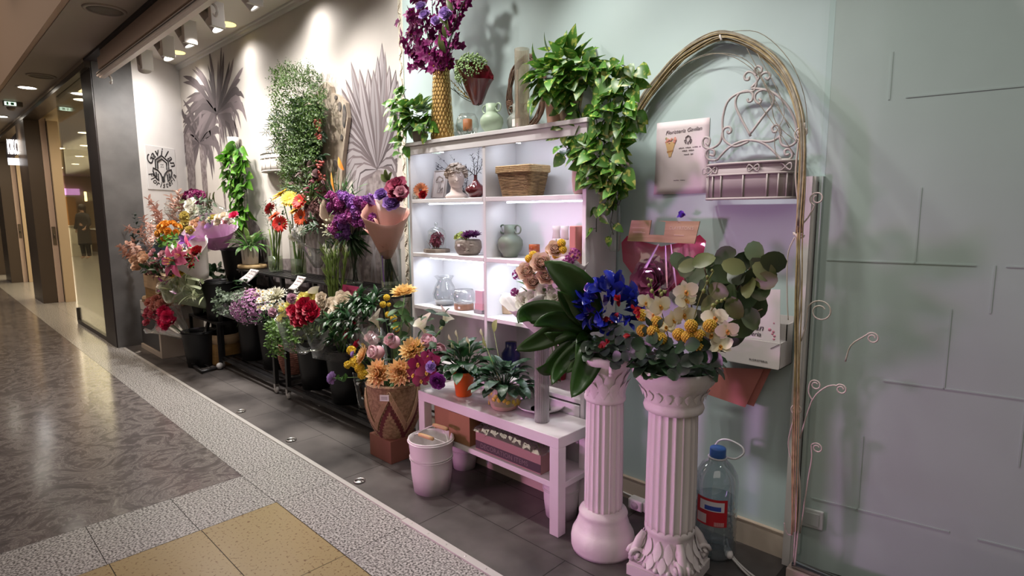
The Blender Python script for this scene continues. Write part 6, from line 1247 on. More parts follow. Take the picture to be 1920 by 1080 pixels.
for j in range(NZ):
    for i in range(n):
        a = 2*PI*(i+.5)/n; u = (j+.5)/NZ; tri = 1-abs(((a*5/(2*PI)+.1) % 1)*2-1); zz_ = .16+.66*tri
        if zz_-.25 < u < zz_-.06: w.m[k0+j*n+i] = 1
w.build('woven_body', [m_w1, m_w2], t)
w = MB()
for d_ in (0, .012, .024, .036, .048):
    pts = []
    for i in range(121): a = 2*PI*i/120; tri = 1-abs(((a*5/(2*PI)+.1) % 1)*2-1); z = .30*(.16+.66*tri)+d_*.9; r = br(z)+.005; pts.append(bk+V((r*math.cos(a), r*math.sin(a), z)))
    w.tube(pts, .0038, 5)
w.build('zigzag_braid', mat('braid_wicker', (.46, .29, .17), .7, bump=.6, bs=120), t)
w = MB(); [w.tube([bk+V(((br(.3)-.004*j)*math.cos(2*PI*i/48), (br(.3)-.004*j)*math.sin(2*PI*i/48), .302+.005*j)) for i in range(49)], .006, 6) for j in range(2)]; w.build('rim', m_w1, t)
d = V((.62, -.78, 0)).normalized(); w = MB(); w.box((0, 0, 0), (.050, .003, .034), T(bk+d*(br(.25)+.010)+V((0, 0, .255))) @ RZ(math.atan2(d.y, d.x)+PI/2)); lb_ = w.build('price_label', m_paper, t, smooth=False)
w = MB(); [w.box((0, -.002, .006-.006*i), (.034, .001, .0025), T(bk+d*(br(.25)+.010)+V((0, 0, .255))) @ RZ(math.atan2(d.y, d.x)+PI/2)) for i in range(3)]; w.build('label_print', mat('label_grey_print', (.3, .26, .26), .6), lb_, smooth=False)
BB = bk+V((0, 0, .262))
def into(px, py, Y): return P(px, py, Y)
fD = lambda w, M, r: dahlia(w, M, r*1.28, 6, 16, .44)
for x, y, Y, r, ax, lab, mm in ((712, 700, 1.68, .062, (.25, -.9, .35), 'large orange dahlia at the front left rim of the wicker basket', dahl), (751, 698, 1.69, .058, (.65, -.7, .25), 'large orange dahlia at the front middle rim of the wicker basket', dahl), (774, 657, 1.76, .056, (.4, -.7, .7), 'orange dahlia above the burgundy orchids in the wicker basket', dahy), (684, 667, 1.72, .048, (-.4, -.8, .4), 'orange dahlia behind the yellow blossoms, left side of the basket', dahl), (758, 552, 1.92, .062, (.15, -.25, 1), 'pale orange dahlia standing highest above the basket, before the shelf edge', dahy)):
    bloom('dahlia', lab, 'flower', P(x, y, Y), ax, r, fD, mm, BB+V((0, 0, U(-.05, 0))) if y > 600 else V((-2.80, 1.90, .40)), 'orange dahlias of the basket', .004, g_mid, 3 if y > 600 else 9)
fP = lambda w, M, r: (w.ball((0, 0, -.05*r), r*.8, 12, 9, (1, 1, .9), M), rose(w, M, r*1.2, 6, 7, .55, 1.5, -1.5, .03))
for x, y, Y, r, ax, lab in ((738, 641, 1.78, .047, (.1, -.8, .5), 'pink peony bud right of the film cone in the basket'), (708, 661, 1.73, .050, (.0, -.9, .3), 'pink peony bud at the lower end of the film cone'), (700, 636, 1.80, .046, (0, -.7, .6), 'pale pink peony inside the film cone'), (806, 641, 1.84, .046, (.2, -.7, .6), 'pink peony at the right of the basket beside the peace lily'), (824, 657, 1.83, .046, (.6, -.6, .3), 'pink peony drooping at the far right of the basket')):
    bloom('peony', lab, 'flower', P(x, y, Y), ax, r, fP, petal('peony_petal', (.72, .24, .33), (.88, .66, .68), .1), BB, 'pink peonies of the basket', .004)
ax = P(690, 620, 1.83)-P(722, 690, 1.76); w = MB(); wrap(w, P(724, 692, 1.76), ax, .27, .008, .085, 0, .06, 26, 8); tag(w.build('film_cone', film, org=P(724, 692, 1.76)), 'clear film cone around pink peonies in the wicker basket', 'flower wrapping')
for nm, lab, pts, st in (('yellow_spray', 'spray of bright yellow blossoms at the left of the wicker basket', ((667, 678, .032), (659, 657, .022), (680, 702, .024), (652, 684, .018), (674, 690, .026)), 0),):
    t = thing(nm, lab, 'flowers', BB); w = MB()
    for x, y, r in pts: florets(w, frame(P(x, y, 1.70), CAMD+V((-.3, 0, .4))), r, 60, .010, 5, (1, 1, 1), -.3)
    w.build('blossoms', yellow, t); w = MB(); [stem(w, BB, P(x, y, 1.71), .002) for x, y, r in pts]; w.build('stems', m_stem, t)
def scab(lab, x, y, Y, r, ax, mm, base, nl=0, nm='lavender_flower'): return bloom(nm, lab, 'flower', P(x, y, Y), ax, r, lambda w, M, r: (rose(w, M, r, 5, 8, .15, 1.2, -.5, .05)), mm, base, None, .0022, g_mid, nl)
scab('single purple flower sticking out to the left of the basket on a thin stem', 623, 709, 1.62, .035, (-.9, -.5, .0), petal('violet_petal', (.30, .14, .42), (.42, .26, .58), .2), P(690, 706, 1.72), 0)
w = MB(); [w.leaf(along(P(x, y, 1.64), (U(-1, 1), -.5, U(-.3, .6)), (0, -1, .3)), .035, .034, 'round', .3, .3, 4) for x, y in ((637, 707), (645, 704), (649, 712), (640, 714), (652, 706))]; tag(w.build('leaf_sprig', g_mid, org=P(645, 708, 1.64)), 'small green leaves on the thin stem of the single purple flower', 'leaves')
scab('lavender ranunculus among the burgundy orchids of the basket', 808, 688, 1.70, .028, (.3, -.9, .3), lav, BB); scab('purple rose hanging over the right rim of the basket', 821, 714, 1.685, .038, (.5, -.8, .0), petal('deep_purple', (.14, .012, .16), (.24, .04, .26), .3), BB, 0, 'purple_rose'); scab('pinkish lavender bloom beside the yellow blossoms of the basket', 662, 664, 1.69, .020, (-.4, -.9, .2), lav, BB)
t = thing('burgundy_orchid', 'stem of burgundy orchids at the right rim of the wicker basket', 'flowers', BB)
for x, y, r in ((784, 682, .054), (800, 698, .052), (776, 703, .050), (812, 678, .044), (790, 714, .046), (803, 668, .04)): w = MB(); orchid(w, frame(P(x, y, 1.715), CAMD+V((U(-.3, .4), 0, U(-.2, .3))), U(-.5, .5)), r, 1); w.build('orchid', [petal('burgundy_orchid', (.14, .006, .04), (.20, .010, .055), .35, .4), m_yeye], t)
w = MB(); stem(w, BB, P(800, 695, 1.73), .003); w.build('stem', m_stem, t)
for x, y, lab in ((725, 558, 'topmost of the yellow button balls above the basket'), (718, 571, 'yellow button ball left of the topmost one'), (728, 590, 'yellow button ball at the middle of its stem, left'), (738, 597, 'yellow button ball at the middle of its stem, right'), (743, 616, 'lowest yellow button ball, just above the peonies'), (729, 571, 'small yellow button ball between the upper two')):
    bloom('button_flower', lab, 'flower', P(x, y, 1.88), (0, -.4, 1), .0205 if lab[0] != 's' else .013, lambda w, M, r: pompon(w, M.translation, r), MATS['yellow_petal'], V((-2.74, 1.87, .40)), 'yellow button balls of the basket', .0018)
m_cl = petal('calla_white', (.40, .42, .16), (.74, .68, .56), .05, .4)
for x, y, Y, ax, h, r, lab, rl in ((713, 622, 1.84, (-.25, -.25, 1), .105, .040, 'white calla lily standing left above the basket, before dark leaves', -1.2), (800, 632, 1.87, (.1, -.45, 1), .115, .050, 'cream calla lily right above the basket, turned to the visitor', -1.8), (826, 618, 1.93, (.2, .5, 1), .10, .046, 'shadowed calla lily behind the cream one', .6)):
    bloom('calla_lily', lab, 'flower', P(x, y, Y), ax, r, lambda w, M, r, h=h: (calla(w, M @ RZ(rl), r, h)), m_cl, V((-2.70, 1.85, .38)), 'calla lilies of the basket', .004)
for x, y, Y, lab in ((653, 627, 1.83, 'crimson rose left of the film cone'), (666, 609, 1.86, 'dark crimson rose bud highest of the three left of the film cone'), (672, 647, 1.80, 'dark crimson rose nearest the orange dahlias')):
    bloom('crimson_rose', lab, 'flower', P(x, y, Y), (-.3, -.8, .4), .034, lambda w, M, r: rose(w, M, r, 5, 6), crim, BB, 'crimson roses of the basket', .003)
t = thing('basket_foliage', 'dark green leaves filling the wicker basket between the flowers', 'leaves', BB); w = MB()
for i in range(120):
    x, y = U(665, 845), U(590, 715); w.leaf(along(P(x, y, 1.83+U(-.08, .06)), (U(-1, 1), U(-1, .2), U(-.3, 1)), (0, -.6, 1)), .065*U(.6, 1.2), .03, 'oval', .6, .3, 4)
w.build('leaves', g_dark, t); w = MB()
for x, y in ((760, 570), (745, 585), (768, 590), (755, 605), (770, 615), (765, 625), (748, 580), (775, 602)): w.leaf(along(P(x, y, 1.88), (U(-1, 1), -.5, U(-.2, .8)), (0, -1, .5)), .08, .045, 'oval', .4, .3, 5)
w.build('bright_leaves', g_mid, t); w = MB(); [stem(w, BB, P(x, y, 1.86), .003) for x, y in ((758, 560), (755, 600), (700, 640), (790, 630))]; w.build('stems', m_stem, t)
# ================================================================== LEFT: STAND, BUCKETS AND BOUQUETS
# box unit beside the pillar
t = thing('display_box', 'low box with dark grey door and cream frame on the floor beside the grey pillar', 'box', V((-6.53, 1.62, 0)))
m_cf = mat('cream_frame', (.52, .43, .36), .5)
w = MB(); w.span((-6.88, 1.60, 0), (-6.165, 1.95, .36)); w.span((-6.88, 1.56, 0), (-6.165, 1.60, .045)); w.span((-6.215, 1.56, .045), (-6.165, 1.60, .36)); w.build('frame', m_cf, t, smooth=False)
w = MB(); w.span((-6.88, 1.575, .05), (-6.225, 1.60, .335)); w.build('dark_door', mat('charcoal_door', (.045, .042, .045), .45), t, smooth=False)
w = MB(); w.span((-6.87, 1.58, .36), (-6.16, 1.95, .50)); w.mi = 1; w.span((-6.87, 1.578, .40), (-6.162, 1.581, .405)); o = w.build('storage_box', [mat('white_box_card', (.62, .57, .54), .5), m_darkmetal], org=V((-6.5, 1.75, .36)), smooth=False); tag(o, 'white storage box lying on the low dark doored box beside the pillar', 'box')
w = MB(); n = 26
for j in range(1):
    q = [V((-6.53+.44*math.cos(2*PI*i/n)*(1+U(-.05, .05)), 1.75+.20*math.sin(2*PI*i/n)*(1+U(-.06, .06)), 0)) for i in range(n)]; w.poly([(p.x, p.y) for p in q], .035, T((0, 0, .501)))
tag(w.build('wooden_slab', mat('bark_wood', (.20, .12, .06), .8, col2=(.32, .21, .11), ns=12, bump=.5), org=(-6.53, 1.75, .5), smooth=False), 'rough wooden slab on the white storage box', 'slab')
pc = V((-6.42, 1.70, .537)); t = thing('wooden_planter', 'two tone wooden planter box on the rough slab under the cream roses', 'planter', pc)
w = MB(); w.box(pc+V((0, 0, .06)), (.42, .24, .12)); w.build('lower_band', mat('honey_wood', (.34, .19, .06), .5, col2=(.22, .12, .04), ns=5, stretch=(1, 1, 9)), t, smooth=False); w = MB(); w.box(pc+V((0, 0, .185)), (.43, .25, .13)); w.build('upper_band', mat('pale_planter_wood', (.52, .36, .22), .6, col2=(.42, .28, .16), ns=5, stretch=(1, 1, 9)), t, smooth=False)
Yp = 1.58; t = thing('planter_arrangement', 'arrangement of cream roses, pink rosebuds and dark red foliage in the wooden planter', 'flowers', pc+V((0, 0, .25)))
for x, y, r in ((261, 500, .062), (273, 487, .052), (254, 488, .05), (268, 480, .045)): w = MB(); rose(w, frame(P(x, y, 1.44), CAMD+V((0, 0, .5))), r, 6, 7); w.build('cream_rose', peach, t)
for x, y, r in ((289, 490, .034), (284, 478, .03), (299, 483, .035), (305, 477, .035), (288, 471, .026)): w = MB(); rose(w, frame(P(x, y, 1.50), CAMD+V((0, 0, .5))), r, 5, 6); w.build('pink_rose', pinkp, t)
w = MB()
for i in range(130): x, y = U(276, 330), U(470, 520); w.leaf(along(P(x, y, 1.56+U(-.07, .05)), (U(-1, 1), U(-1, .2), U(-.6, 1)), (0, -.7, .7)), .05, .024, 'oval', .5, .3, 3)
w.build('red_foliage', petal('dark_red_leaf', (.06, .012, .015), (.16, .03, .04), .5), t)
w = MB()
for i in range(60): x, y = U(270, 330), U(480, 518); w.leaf(along(P(x, y, 1.52+U(-.06, .06)), (U(-1, 1), U(-1, .2), U(-.6, 1)), (0, -.7, .7)), .07, .034, 'oval', .5, .3, 3)
w.build('green_foliage', g_dark, t)
w = MB(); 
for pts in (((285, 500), (250, 480), (224, 463)), ((285, 500), (255, 470), (240, 458)), ((285, 502), (252, 486), (232, 476)), ((285, 500), (262, 478), (252, 462))): sprig(w, smooth_pts([P(x, y, 1.5-.06*k) for k, (x, y) in enumerate(pts)], 5), 26, .055, .032, 'oval', .85, .6, t0=.3, size_end=.9)
w.build('dusty_sprays', [petal('dusty_rose_leaf', (.22, .10, .075), (.50, .28, .20), .35)], t)
# helper: wrapped bouquet
def bq(lab, base, tip, wmat, r1, h, cut=.2, ruf=.06, open_=0, roll=None, grp=None, name='wrapped_bouquet', wn='wrapping', r0=.03, k=5):
    t = thing(name, lab, 'bouquet', base, grp); w = MB(); ax = V(tip)-V(base); fr_ = frame(base, ax).to_3x3(); cv = fr_.transposed() @ (CP-V(tip)); roll = math.atan2(cv.y, cv.x); cut = max(cut, .42) if cut >= 0 else -cut; wrap(w, base, ax, h, r0, r1, open_, ruf, 30, 8, roll, 1, cut, k); solid(w.build(wn, wmat, t), .001); return t, ax.normalized()
def blossoms(t, nm, mats, pts, Y, fn, jy=.04, ax=CAMD+V((0, 0, .5)), label=None):
    for x, y, r in pts: w = MB(); fn(w, frame(P(x, y, Y+U(-jy, jy)), ax+V((U(-.3, .3), 0, U(-.2, .2))), U(0, 6)), r); w.build(nm, mats, t)
def leafy(t, nm, m, box_, Y, n, L, W, shape='oval', jy=.08, up=.8):
    w = MB()
    for i in range(n): x, y = U(box_[0], box_[2]), U(box_[1], box_[3]); w.leaf(along(P(x, y, Y+U(-jy, jy)), (U(-1, 1), U(-1, .2), U(-.5, up)), (0, -.7, .8)), L*U(.7, 1.2), W*U(.8, 1.1), shape, U(.2, .8), .3, 4)
    w.build(nm, m, t, kind='stuff' if nm in ('berries', 'white_filler', 'green_filler', 'gypsophila', 'filler', 'small_blossoms', 'white_blossoms', 'peach_filler') else None)
fR = lambda w, M, r: rose(w, M, r, 5, 6)
fC = lambda w, M, r: carnation(w, M, r, 40)
m_grp = mat('grey_wrap_paper', (.17, .165, .175), .5, bump=.3, bs=14); m_bl = mat('slate_blue_wrap', (.22, .28, .33), .5, bump=.3, bs=12); m_wp = mat('white_wrap_paper', (.70, .66, .63), .5, bump=.4, bs=10)
tulle = clear('mauve_tulle', (.78, .55, .74), .10, .3, tint=.42); gfilm = clear('pale_green_film', (.66, .72, .55), .14, .2, tint=.24, bump=.5, bs=14)
# dried pink sprays in grey paper
b = P(292, 520, 1.66); t, ax = bq('bouquet of dusty pink dried sprays in grey paper beside the pillar', b, P(272, 440, 1.56), m_grp, .13, .34, .3)
w = MB()
for pts in (((285, 480), (262, 440), (236, 436 - 10)), ((285, 480), (275, 450), (262, 428)), ((283, 480), (262, 462), (250, 452)), ((286, 475), (280, 440), (268, 408)), ((288, 470), (284, 440), (282, 420)), ((286, 480), (290, 455), (292, 445))): sprig(w, smooth_pts([P(x, y, 1.60-.03*k) for k, (x, y) in enumerate(pts)], 5), 30, .060, .024, 'oval', .8, .5, t0=.25, size_end=.9)
w.build('dried_sprays', [dustp], t); w = MB()
for pts in (((275, 470), (258, 430), (252, 400)), ((272, 475), (256, 455), (248, 440)), ((270, 480), (256, 470), (250, 455))): sprig(w, smooth_pts([P(x, y, 1.56) for x, y in pts], 5), 14, .06, .034, 'oval', .8, t0=.3)
w.build('dark_eucalyptus', petal('blackish_leaf', (.012, .022, .018), (.03, .05, .04), .4), t)
b = P(312, 455, 1.74); t, ax = bq('two tall dusty pink leaf sprays in clear film against the white wall', b, P(290, 390, 1.70), film, .10, .30, .1)
w = MB()
for pts in (((310, 450), (298, 410), (278, 372)), ((310, 450), (302, 420), (292, 395)), ((312, 450), (304, 415), (288, 382)), ((312, 452), (300, 430), (296, 410))): sprig(w, smooth_pts([P(x, y, 1.70) for x, y in pts], 5), 26, .075, .026, 'oval', .75, .4, t0=.2, size_end=.9)
w.build('dried_sprays', [dustp], t)
b = P(340, 440, 1.84); t, ax = bq('pale pink dried leaf spray in clear film left of the purple hydrangea', b, P(330, 375, 1.82), film, .11, .34, .1)
w = MB()
for pts in (((338, 430), (330, 395), (320, 368)), ((338, 430), (335, 390), (334, 358)), ((338, 430), (326, 410), (318, 388)), ((338, 430), (340, 390), (338, 366)), ((336, 430), (328, 400), (330, 375))): sprig(w, smooth_pts([P(x, y, 1.80) for x, y in pts], 5), 24, .075, .03, 'oval', .75, .4, t0=.2, size_end=.9)
w.build('dried_sprays', [petal('pale_dusty_leaf', (.34, .17, .13), (.62, .42, .34), .3)], t)
# magnolia and purple hydrangea
b = P(388, 470, 1.98); t, ax = bq('bouquet of purple hydrangea and white magnolias in clear film before the printed palms', b, P(378, 380, 1.92), film, .22, .46, .2)
w = MB(); florets(w, frame(P(364, 372, 1.90), CAMD+V((0, 0, .6))), .085, 110, .028, 4, (1.25, 1, .7), -.2); w.build('purple_hydrangea', petal('plum_petal', (.12, .006, .05), (.22, .012, .10), .45), t)
blossoms(t, 'white_magnolia', white, ((358, 383, .062), (362, 396, .064)), 1.86, lambda w, M, r: rose(w, M, r, 3, 6, .3, 1.1, -.5))
leafy(t, 'leaves', g_euc, (372, 375, 400, 415), 1.92, 60, .06, .03); leafy(t, 'olive_leaves', g_oliv, (338, 375, 352, 396), 1.88, 9, .10, .055)
w = MB(); [w.leaf(along(P(x, y, 1.90), (U(-.2, .6), -.3, 1), (0, -1, .2)), .11, .055, 'oval', .3, .3, 5) for x, y in ((398, 388), (404, 382), (395, 392))]; w.build('olive_leaf', g_oliv, t)
w = MB(); [stem(w, P(385, 420, 1.95), P(x, y, 1.95), .004) for x, y in ((380, 362), (388, 358), (394, 362), (402, 360))]; w.build('grass_stems', m_brn, t)
# yellow balls
b = P(362, 470, 1.86); t, ax = bq('bouquet of pale yellow pompons and peach roses left of the purple tulle', b, P(355, 410, 1.80), film, .13, .30, .1)
for x, y, r in ((347, 406, .050), (349, 419, .050), (357, 432, .046), (345, 432, .042)): w = MB(); carnation(w, frame(P(x, y, 1.76), CAMD), r, 60); w.build('pompon', petal('pale_yellow_petal', (.52, .40, .06), (.66, .56, .20), .2), t)
blossoms(t, 'peach_rose', peach, ((363, 419, .034), (372, 414, .034), (368, 424, .028)), 1.78, fR); leafy(t, 'leaves', g_euc, (355, 396, 395, 420), 1.84, 40, .05, .02)
# orange roses
b = P(322, 500, 1.70); t, ax = bq('bouquet of orange roses over bright green leaves in slate blue paper', b, P(322, 430, 1.60), m_bl, .155, .34, .35, .05, 0, 2.0)
w = MB(); 
for p, d in dome(P(318, 436, 1.60), CAMD+V((0, 0, .8)), .085, 17, .1, .05): rose(w, frame(p, d), .034, 4, 6)
w.build('orange_roses', orange, t); leafy(t, 'green_leaves', petal('bright_leaf', (.05, .16, .01), (.12, .28, .03), .4), (297, 440, 335, 462), 1.57, 70, .055, .035); leafy(t, 'small_blossoms', white, (286, 445, 296, 460), 1.55, 16, .02, .014)
# lilies
b = P(385, 525, 1.74); t, ax = bq('bouquet of pink lilies and red roses in white paper above the black bucket', b, P(345, 462, 1.62), m_wp, .21, .40, .35, .09, 0, 2.6)
blossoms(t, 'pink_lily', [lilyp, m_yeye], ((328, 490, .135), (340, 478, .08)), 1.50, lambda w, M, r: lily(w, M, r, .55, 1.2, 1), 0, CAMD)
for pts in (((340, 505), (322, 480), (314, 458)), ((345, 500), (338, 475), (334, 456)), ((365, 490), (354, 462), (347, 443)), ((372, 490), (362, 472), (352, 455))):
    w = MB(); q = [P(x, y, 1.58) for x, y in pts]
    for j in range(5): w.leaf(along(q[1], q[2]-q[1], (math.cos(j*1.26), -1, math.sin(j*1.26))), (q[2]-q[1]).length*1.15, .034, 'point', .1, .5, 5)
    w.tube(q[:2], .004, 5); w.build('lily_bud', lilyp, t)
blossoms(t, 'red_rose', dkred, ((354, 488, .058), (371, 474, .055), (360, 500, .03)), 1.56, fR); blossoms(t, 'peach_rose', peach, ((363, 478, .036), (356, 474, .03), (338, 470, .036)), 1.58, fR)
w = MB(); [w.leaf(along(P(352, 452, 1.62), (U(-1, 1), U(-1, .2), U(-.8, .6)), (0, -1, .3)), .10, .04, 'oval', .6, .3, 4) for i in range(9)]; w.build('violet_iris', purp, t); leafy(t, 'leaves', g_mid, (335, 465, 375, 505), 1.62, 40, .07, .03)
# pale green wrap
b = P(395, 575, 1.82); t, ax = bq('bouquet in pale green film leaning out of the black bucket, left side', b, P(335, 535, 1.60), gfilm, .17, .42, .1, .08)
leafy(t, 'pale_leaves', petal('greenish_white_leaf', (.30, .36, .18), (.52, .54, .36), .25), (318, 515, 385, 560), 1.64, 46, .13, .028, 'blade'); blossoms(t, 'pale_rose', creamp, ((303, 536, .04), (300, 545, .036)), 1.56, fR); blossoms(t, 'salmon_rose', salmon, ((308, 532, .034),), 1.55, fR)
w = MB(); dahlia(w, frame(P(324, 513, 1.56), CAMD), .045, 4, 12); dahlia(w, frame(P(342, 510, 1.60), CAMD), .04, 4, 12); w.build('yellow_lily', yellow, t); w = MB(); [w.leaf(along(P(U(300, 322), U(522, 545), 1.57), (U(-1, 1), -1, U(-1, .6)), (0, -1, .2)), .06, .022, 'lance', .5, .3, 4) for i in range(14)]; w.build('violet_sprig', mauve, t)
# carnations in cellophane
b = P(352, 632, 1.66); t, ax = bq('bouquet of coral and hot pink carnations in clear film leaning to the pillar', b, P(295, 588, 1.50), film, .19, .40, .1, .10, 0, 0, None, 'wrapped_bouquet', 'clear_film')
blossoms(t, 'coral_carnation', salmon, ((283, 568, .055), (294, 563, .055), (300, 572, .05), (306, 570, .05), (290, 575, .05), (311, 575, .045)), 1.53, fC, .03); blossoms(t, 'rose_carnation', petal('rose_pink', (.58, .07, .12), (.68, .18, .24), .2), ((281, 584, .05), (277, 590, .045), (288, 590, .05), (276, 605, .04)), 1.50, fC, .02)
blossoms(t, 'hot_pink_carnation', hotp, ((308, 585, .06), (316, 594, .065), (308, 602, .065), (321, 604, .06), (313, 610, .055), (304, 615, .05)), 1.51, fC, .03); w = MB(); [stem(w, b, P(x, y, 1.56), .004) for x, y in ((320, 605), (305, 600), (300, 590), (325, 610))]; w.build('stems', m_stem, t)
# tulle bouquet
bk_ = P(413, 462, 1.97); t, ax = bq('round mixed bouquet wrapped in purple tulle in the upper black bucket', bk_+V((0, 0, -.02)), bk_+V((.02, -.08, .3)), tulle, .215, .25, .0, .05, 0, 0, None, 'wrapped_bouquet', 'tulle_wrapping', .06)
for kk in range(3): w = MB(); wrap(w, bk_+V((0, -.01*kk, 0)), V((.05*(kk-1), -.16, .3)), .22+.02*kk, .07, .21-.02*kk, .35, .08, 24, 6, kk*2.2); w.build('tulle_fold', tulle, t)
for x, y, r, m in ((386, 420, .05, yellow), (393, 414, .045, white), (402, 422, .05, white), (412, 410, .045, creamp), (420, 406, .04, creamp), (428, 410, .045, white), (440, 406, .045, hotp), (400, 410, .04, MATS['pale_yellow_petal']), (425, 418, .045, pinkp), (410, 420, .04, creamp), (434, 418, .04, white), (393, 426, .04, lav)):
    w = MB(); (dahlia if m in (white, yellow) else rose)(w, frame(P(x, y, 1.87+U(-.03, .05)), CAMD+V((0, 0, 1))), r); w.build('mixed_bloom', m, t)
leafy(t, 'filler', white, (420, 400, 455, 412), 1.95, 20, .02, .014)
# black step stand and its buckets
t = thing('step_stand', 'black three step stand carrying the buckets at the left', 'stand', V((-5.8, 1.9, 0)))
for (x0, x1, y0, y1, z) in ((-6.1, -5.35, 2.02, 2.27, .70), (-6.1, -5.35, 1.80, 2.02, .42)):
    w = MB(); w.span((x0, y0, z-.02), (x1, y1, z)); w.build('step', m_black, t, smooth=False)
    for x in (x0, x1-.025):
        for y in (y0, y1-.025): w = MB(); w.span((x, y, 0), (x+.025, y+.025, z-.02)); w.build('leg', m_black, t, smooth=False)
bucket(V((-5.62, 2.14, .70)), .165, .36, 'upper black bucket holding the purple tulle bouquet'); bucket(V((-5.52, 1.90, .42)), .15, .36, 'black bucket below the white paper lily bouquet'); q = PF(352, 692); bucket(V((q.x-.05, q.y+.13, 0)), .145, .33, 'black floor bucket with carnations beside the dark doored box'); bucket(V((-5.95, 1.91, .42)), .14, .22, 'short black bucket holding the pale green film bouquet')
t = thing('folding_leg', 'black slanted folding leg with long foot bar at the left of the stands', 'stand leg', PF(365, 692)); a, b = PF(365, 690), P(396, 588, 1.86)
w = MB(); w.tube([a+V((0, 0, .03)), a.lerp(b, .3), b], [.03, .024, .014], 8); w.build('slanted_bar', m_black, t); w = MB(); w.tube([a+V((-.02, 0, .02)), PF(380, 697, .02), PF(412, 688, .02)], .016, 7); w.build('foot_bar', m_black, t); w = MB(); w.ball(PF(412, 686, .035), .03, 8, 6); w.build('foot_cap', MATS['caster_grey'], t)
w = MB(); w.tube(smooth_pts([PF(372, 675, .05), PF(385, 684, .03), PF(398, 690, .02)], 4), .004, 5); w.build('wire', m_black, t)
q = PF(398, 690); wc_ = V((q.x-.1, q.y+.16, 0)); t = thing('wooden_tub', 'wooden tub with pale top band on the floor behind the slanted black leg', 'tub', wc_)
w = MB(); w.lathe([(.125, 0), (.13, .02), (.13, .20)], 28, T(wc_)); w.build('lower_band', MATS['honey_wood'], t); w = MB(); w.lathe([(.131, .20), (.132, .285), (.120, .285), (.11, .1)], 28, T(wc_)); w.build('upper_band', MATS['pale_planter_wood'], t)
# ================================================================== UPPER SLATTED TOP
ZT = .887
def top(px, Y): return V((P(px, 500, Y).x, Y, ZT+.0006))
w = MB(); c = top(473, 2.13); w.lathe([(.145, 0), (.15, .008), (.15, .026), (.145, .032)], 30, T(c)@Matrix.Diagonal((1, .8, 1, 1)), cap1=True); tag(w.build('wooden_board', mat('light_round_wood', (.56, .40, .20), .5, col2=(.44, .30, .14), ns=5, stretch=(1, 8, 1)), org=c), 'round light wooden board on the slatted top under the white pot', 'board')
c = top(470, 2.13)+V((0, 0, .033)); t = thing('potted_plant', 'green leafy plant in a white and grey drip glazed pot on the wooden board', 'plant', c)
w = MB(); w.lathe([(.064, 0), (.068, .005), (.076, .15), (.076, .165), (.07, .16)], 30, T(c)); w.mi = 1
for i in range(11): a = 2*PI*i/11; d = V((math.cos(a), math.sin(a), 0)); w.leaf(along(c+d*.077+V((0, 0, .16)), V((-d.x*.05, -d.y*.05, -1)), d), U(.08, .14), .034, 'point', 0, -.2, 4)
w.build('pot', [mat('pot_glaze_white', (.66, .62, .59), .4), mat('pot_glaze_grey', (.36, .33, .31), .4)], t)
w = MB(); tuft(w, c+V((0, 0, .15)), 44, .17, .040, 'oval', (.1, 1.4), .9, r0=.03, petiole=.05); w.build('foliage', petal('striped_leaf', (.03, .11, .015), (.10, .22, .05), .5, .4), t); w = MB(); tuft(w, c+V((0, 0, .17)), 9, .12, .05, 'oval', (.9, 1.5), .4, r0=.02, petiole=.06); w.build('pale_leaves', g_pale, t)
def cyl(r, h): return [(r*.97, 0), (r, .01), (r, h*.5), (r*1.03, h)]
for px, Y, lab in ((517, 2.12, 'clear glass cylinder with red gerberas, left of the two on the slatted top'), (560, 2.12, 'clear glass cylinder with mixed gerberas, right of the two on the slatted top')): glassv(top(px, Y), cyl(.060, .315), lab, .42)
glassv(top(664, 2.12), [(.058, 0), (.06, .01), (.034, .10), (.032, .16), (.055, .28), (.066, .315)], 'flared clear glass vase of purple statice on the slatted top', 0); glassv(top(733, 2.12), cyl(.066, .26), 'clear glass cylinder holding the pink paper bouquet, right end of the slatted top', .2)
def gerb(x, y, r, ax, col, lab, vx, eye=m_eye): bloom('gerbera', lab, 'flower', P(x, y, 2.06), ax, r, lambda w, M, r: daisy(w, M, r, 20, 2, .12, .30, 'strap', .25, .26, 1), [col, eye], top(vx, 2.12)+V((U(-.03, .03), U(-.02, .02), .02)), 'gerberas in the glass cylinders', .0042)
gerb(525, 420, .062, CAMD, redp, 'red gerbera hanging lowest over the left glass cylinder', 517); gerb(515, 406, .055, (-.1, -.5, .7), petal('orange_red', (.60, .06, .008), (.74, .10, .015), .2), 'orange red gerbera just above the lowest red one', 517); gerb(506, 391, .05, (-.9, -.5, .5), dkred, 'dark red gerbera seen from the side at the left', 517)
gerb(527, 366, .075, (-.2, -.5, .9), yellow, 'left of the two yellow gerberas', 560, m_yeye); gerb(544, 373, .068, (.6, -.5, .6), yellow, 'right of the two yellow gerberas', 560, m_yeye); gerb(562, 378, .060, (.3, -.8, .5), redp, 'red gerbera right of the yellow pair', 560, m_yeye); gerb(555, 395, .058, (-.1, -.6, .9), petal('yellow_orange', (.66, .28, .02), (.78, .50, .08), .2), 'yellow orange gerbera in the middle of the right bunch', 560, m_geye); gerb(565, 408, .058, CAMD, petal('orange_red', (.6, .06, .008), (.74, .1, .015), .2), 'orange red gerbera lowest in the right bunch', 560)
t = thing('filler_sprigs', 'green filler sprigs with white blossoms in the left glass cylinder', 'leaves', top(517, 2.12)+V((0, 0, .02))); w = MB()
for pts in (((515, 480), (502, 420), (488, 385)), ((518, 480), (506, 410), (496, 378)), ((520, 480), (512, 420), (500, 400)), ((516, 480), (520, 400), (508, 372))): sprig(w, smooth_pts([P(x, y, 2.12) for x, y in pts], 5), 26, .045, .010, 'lance', .8, t0=.35)
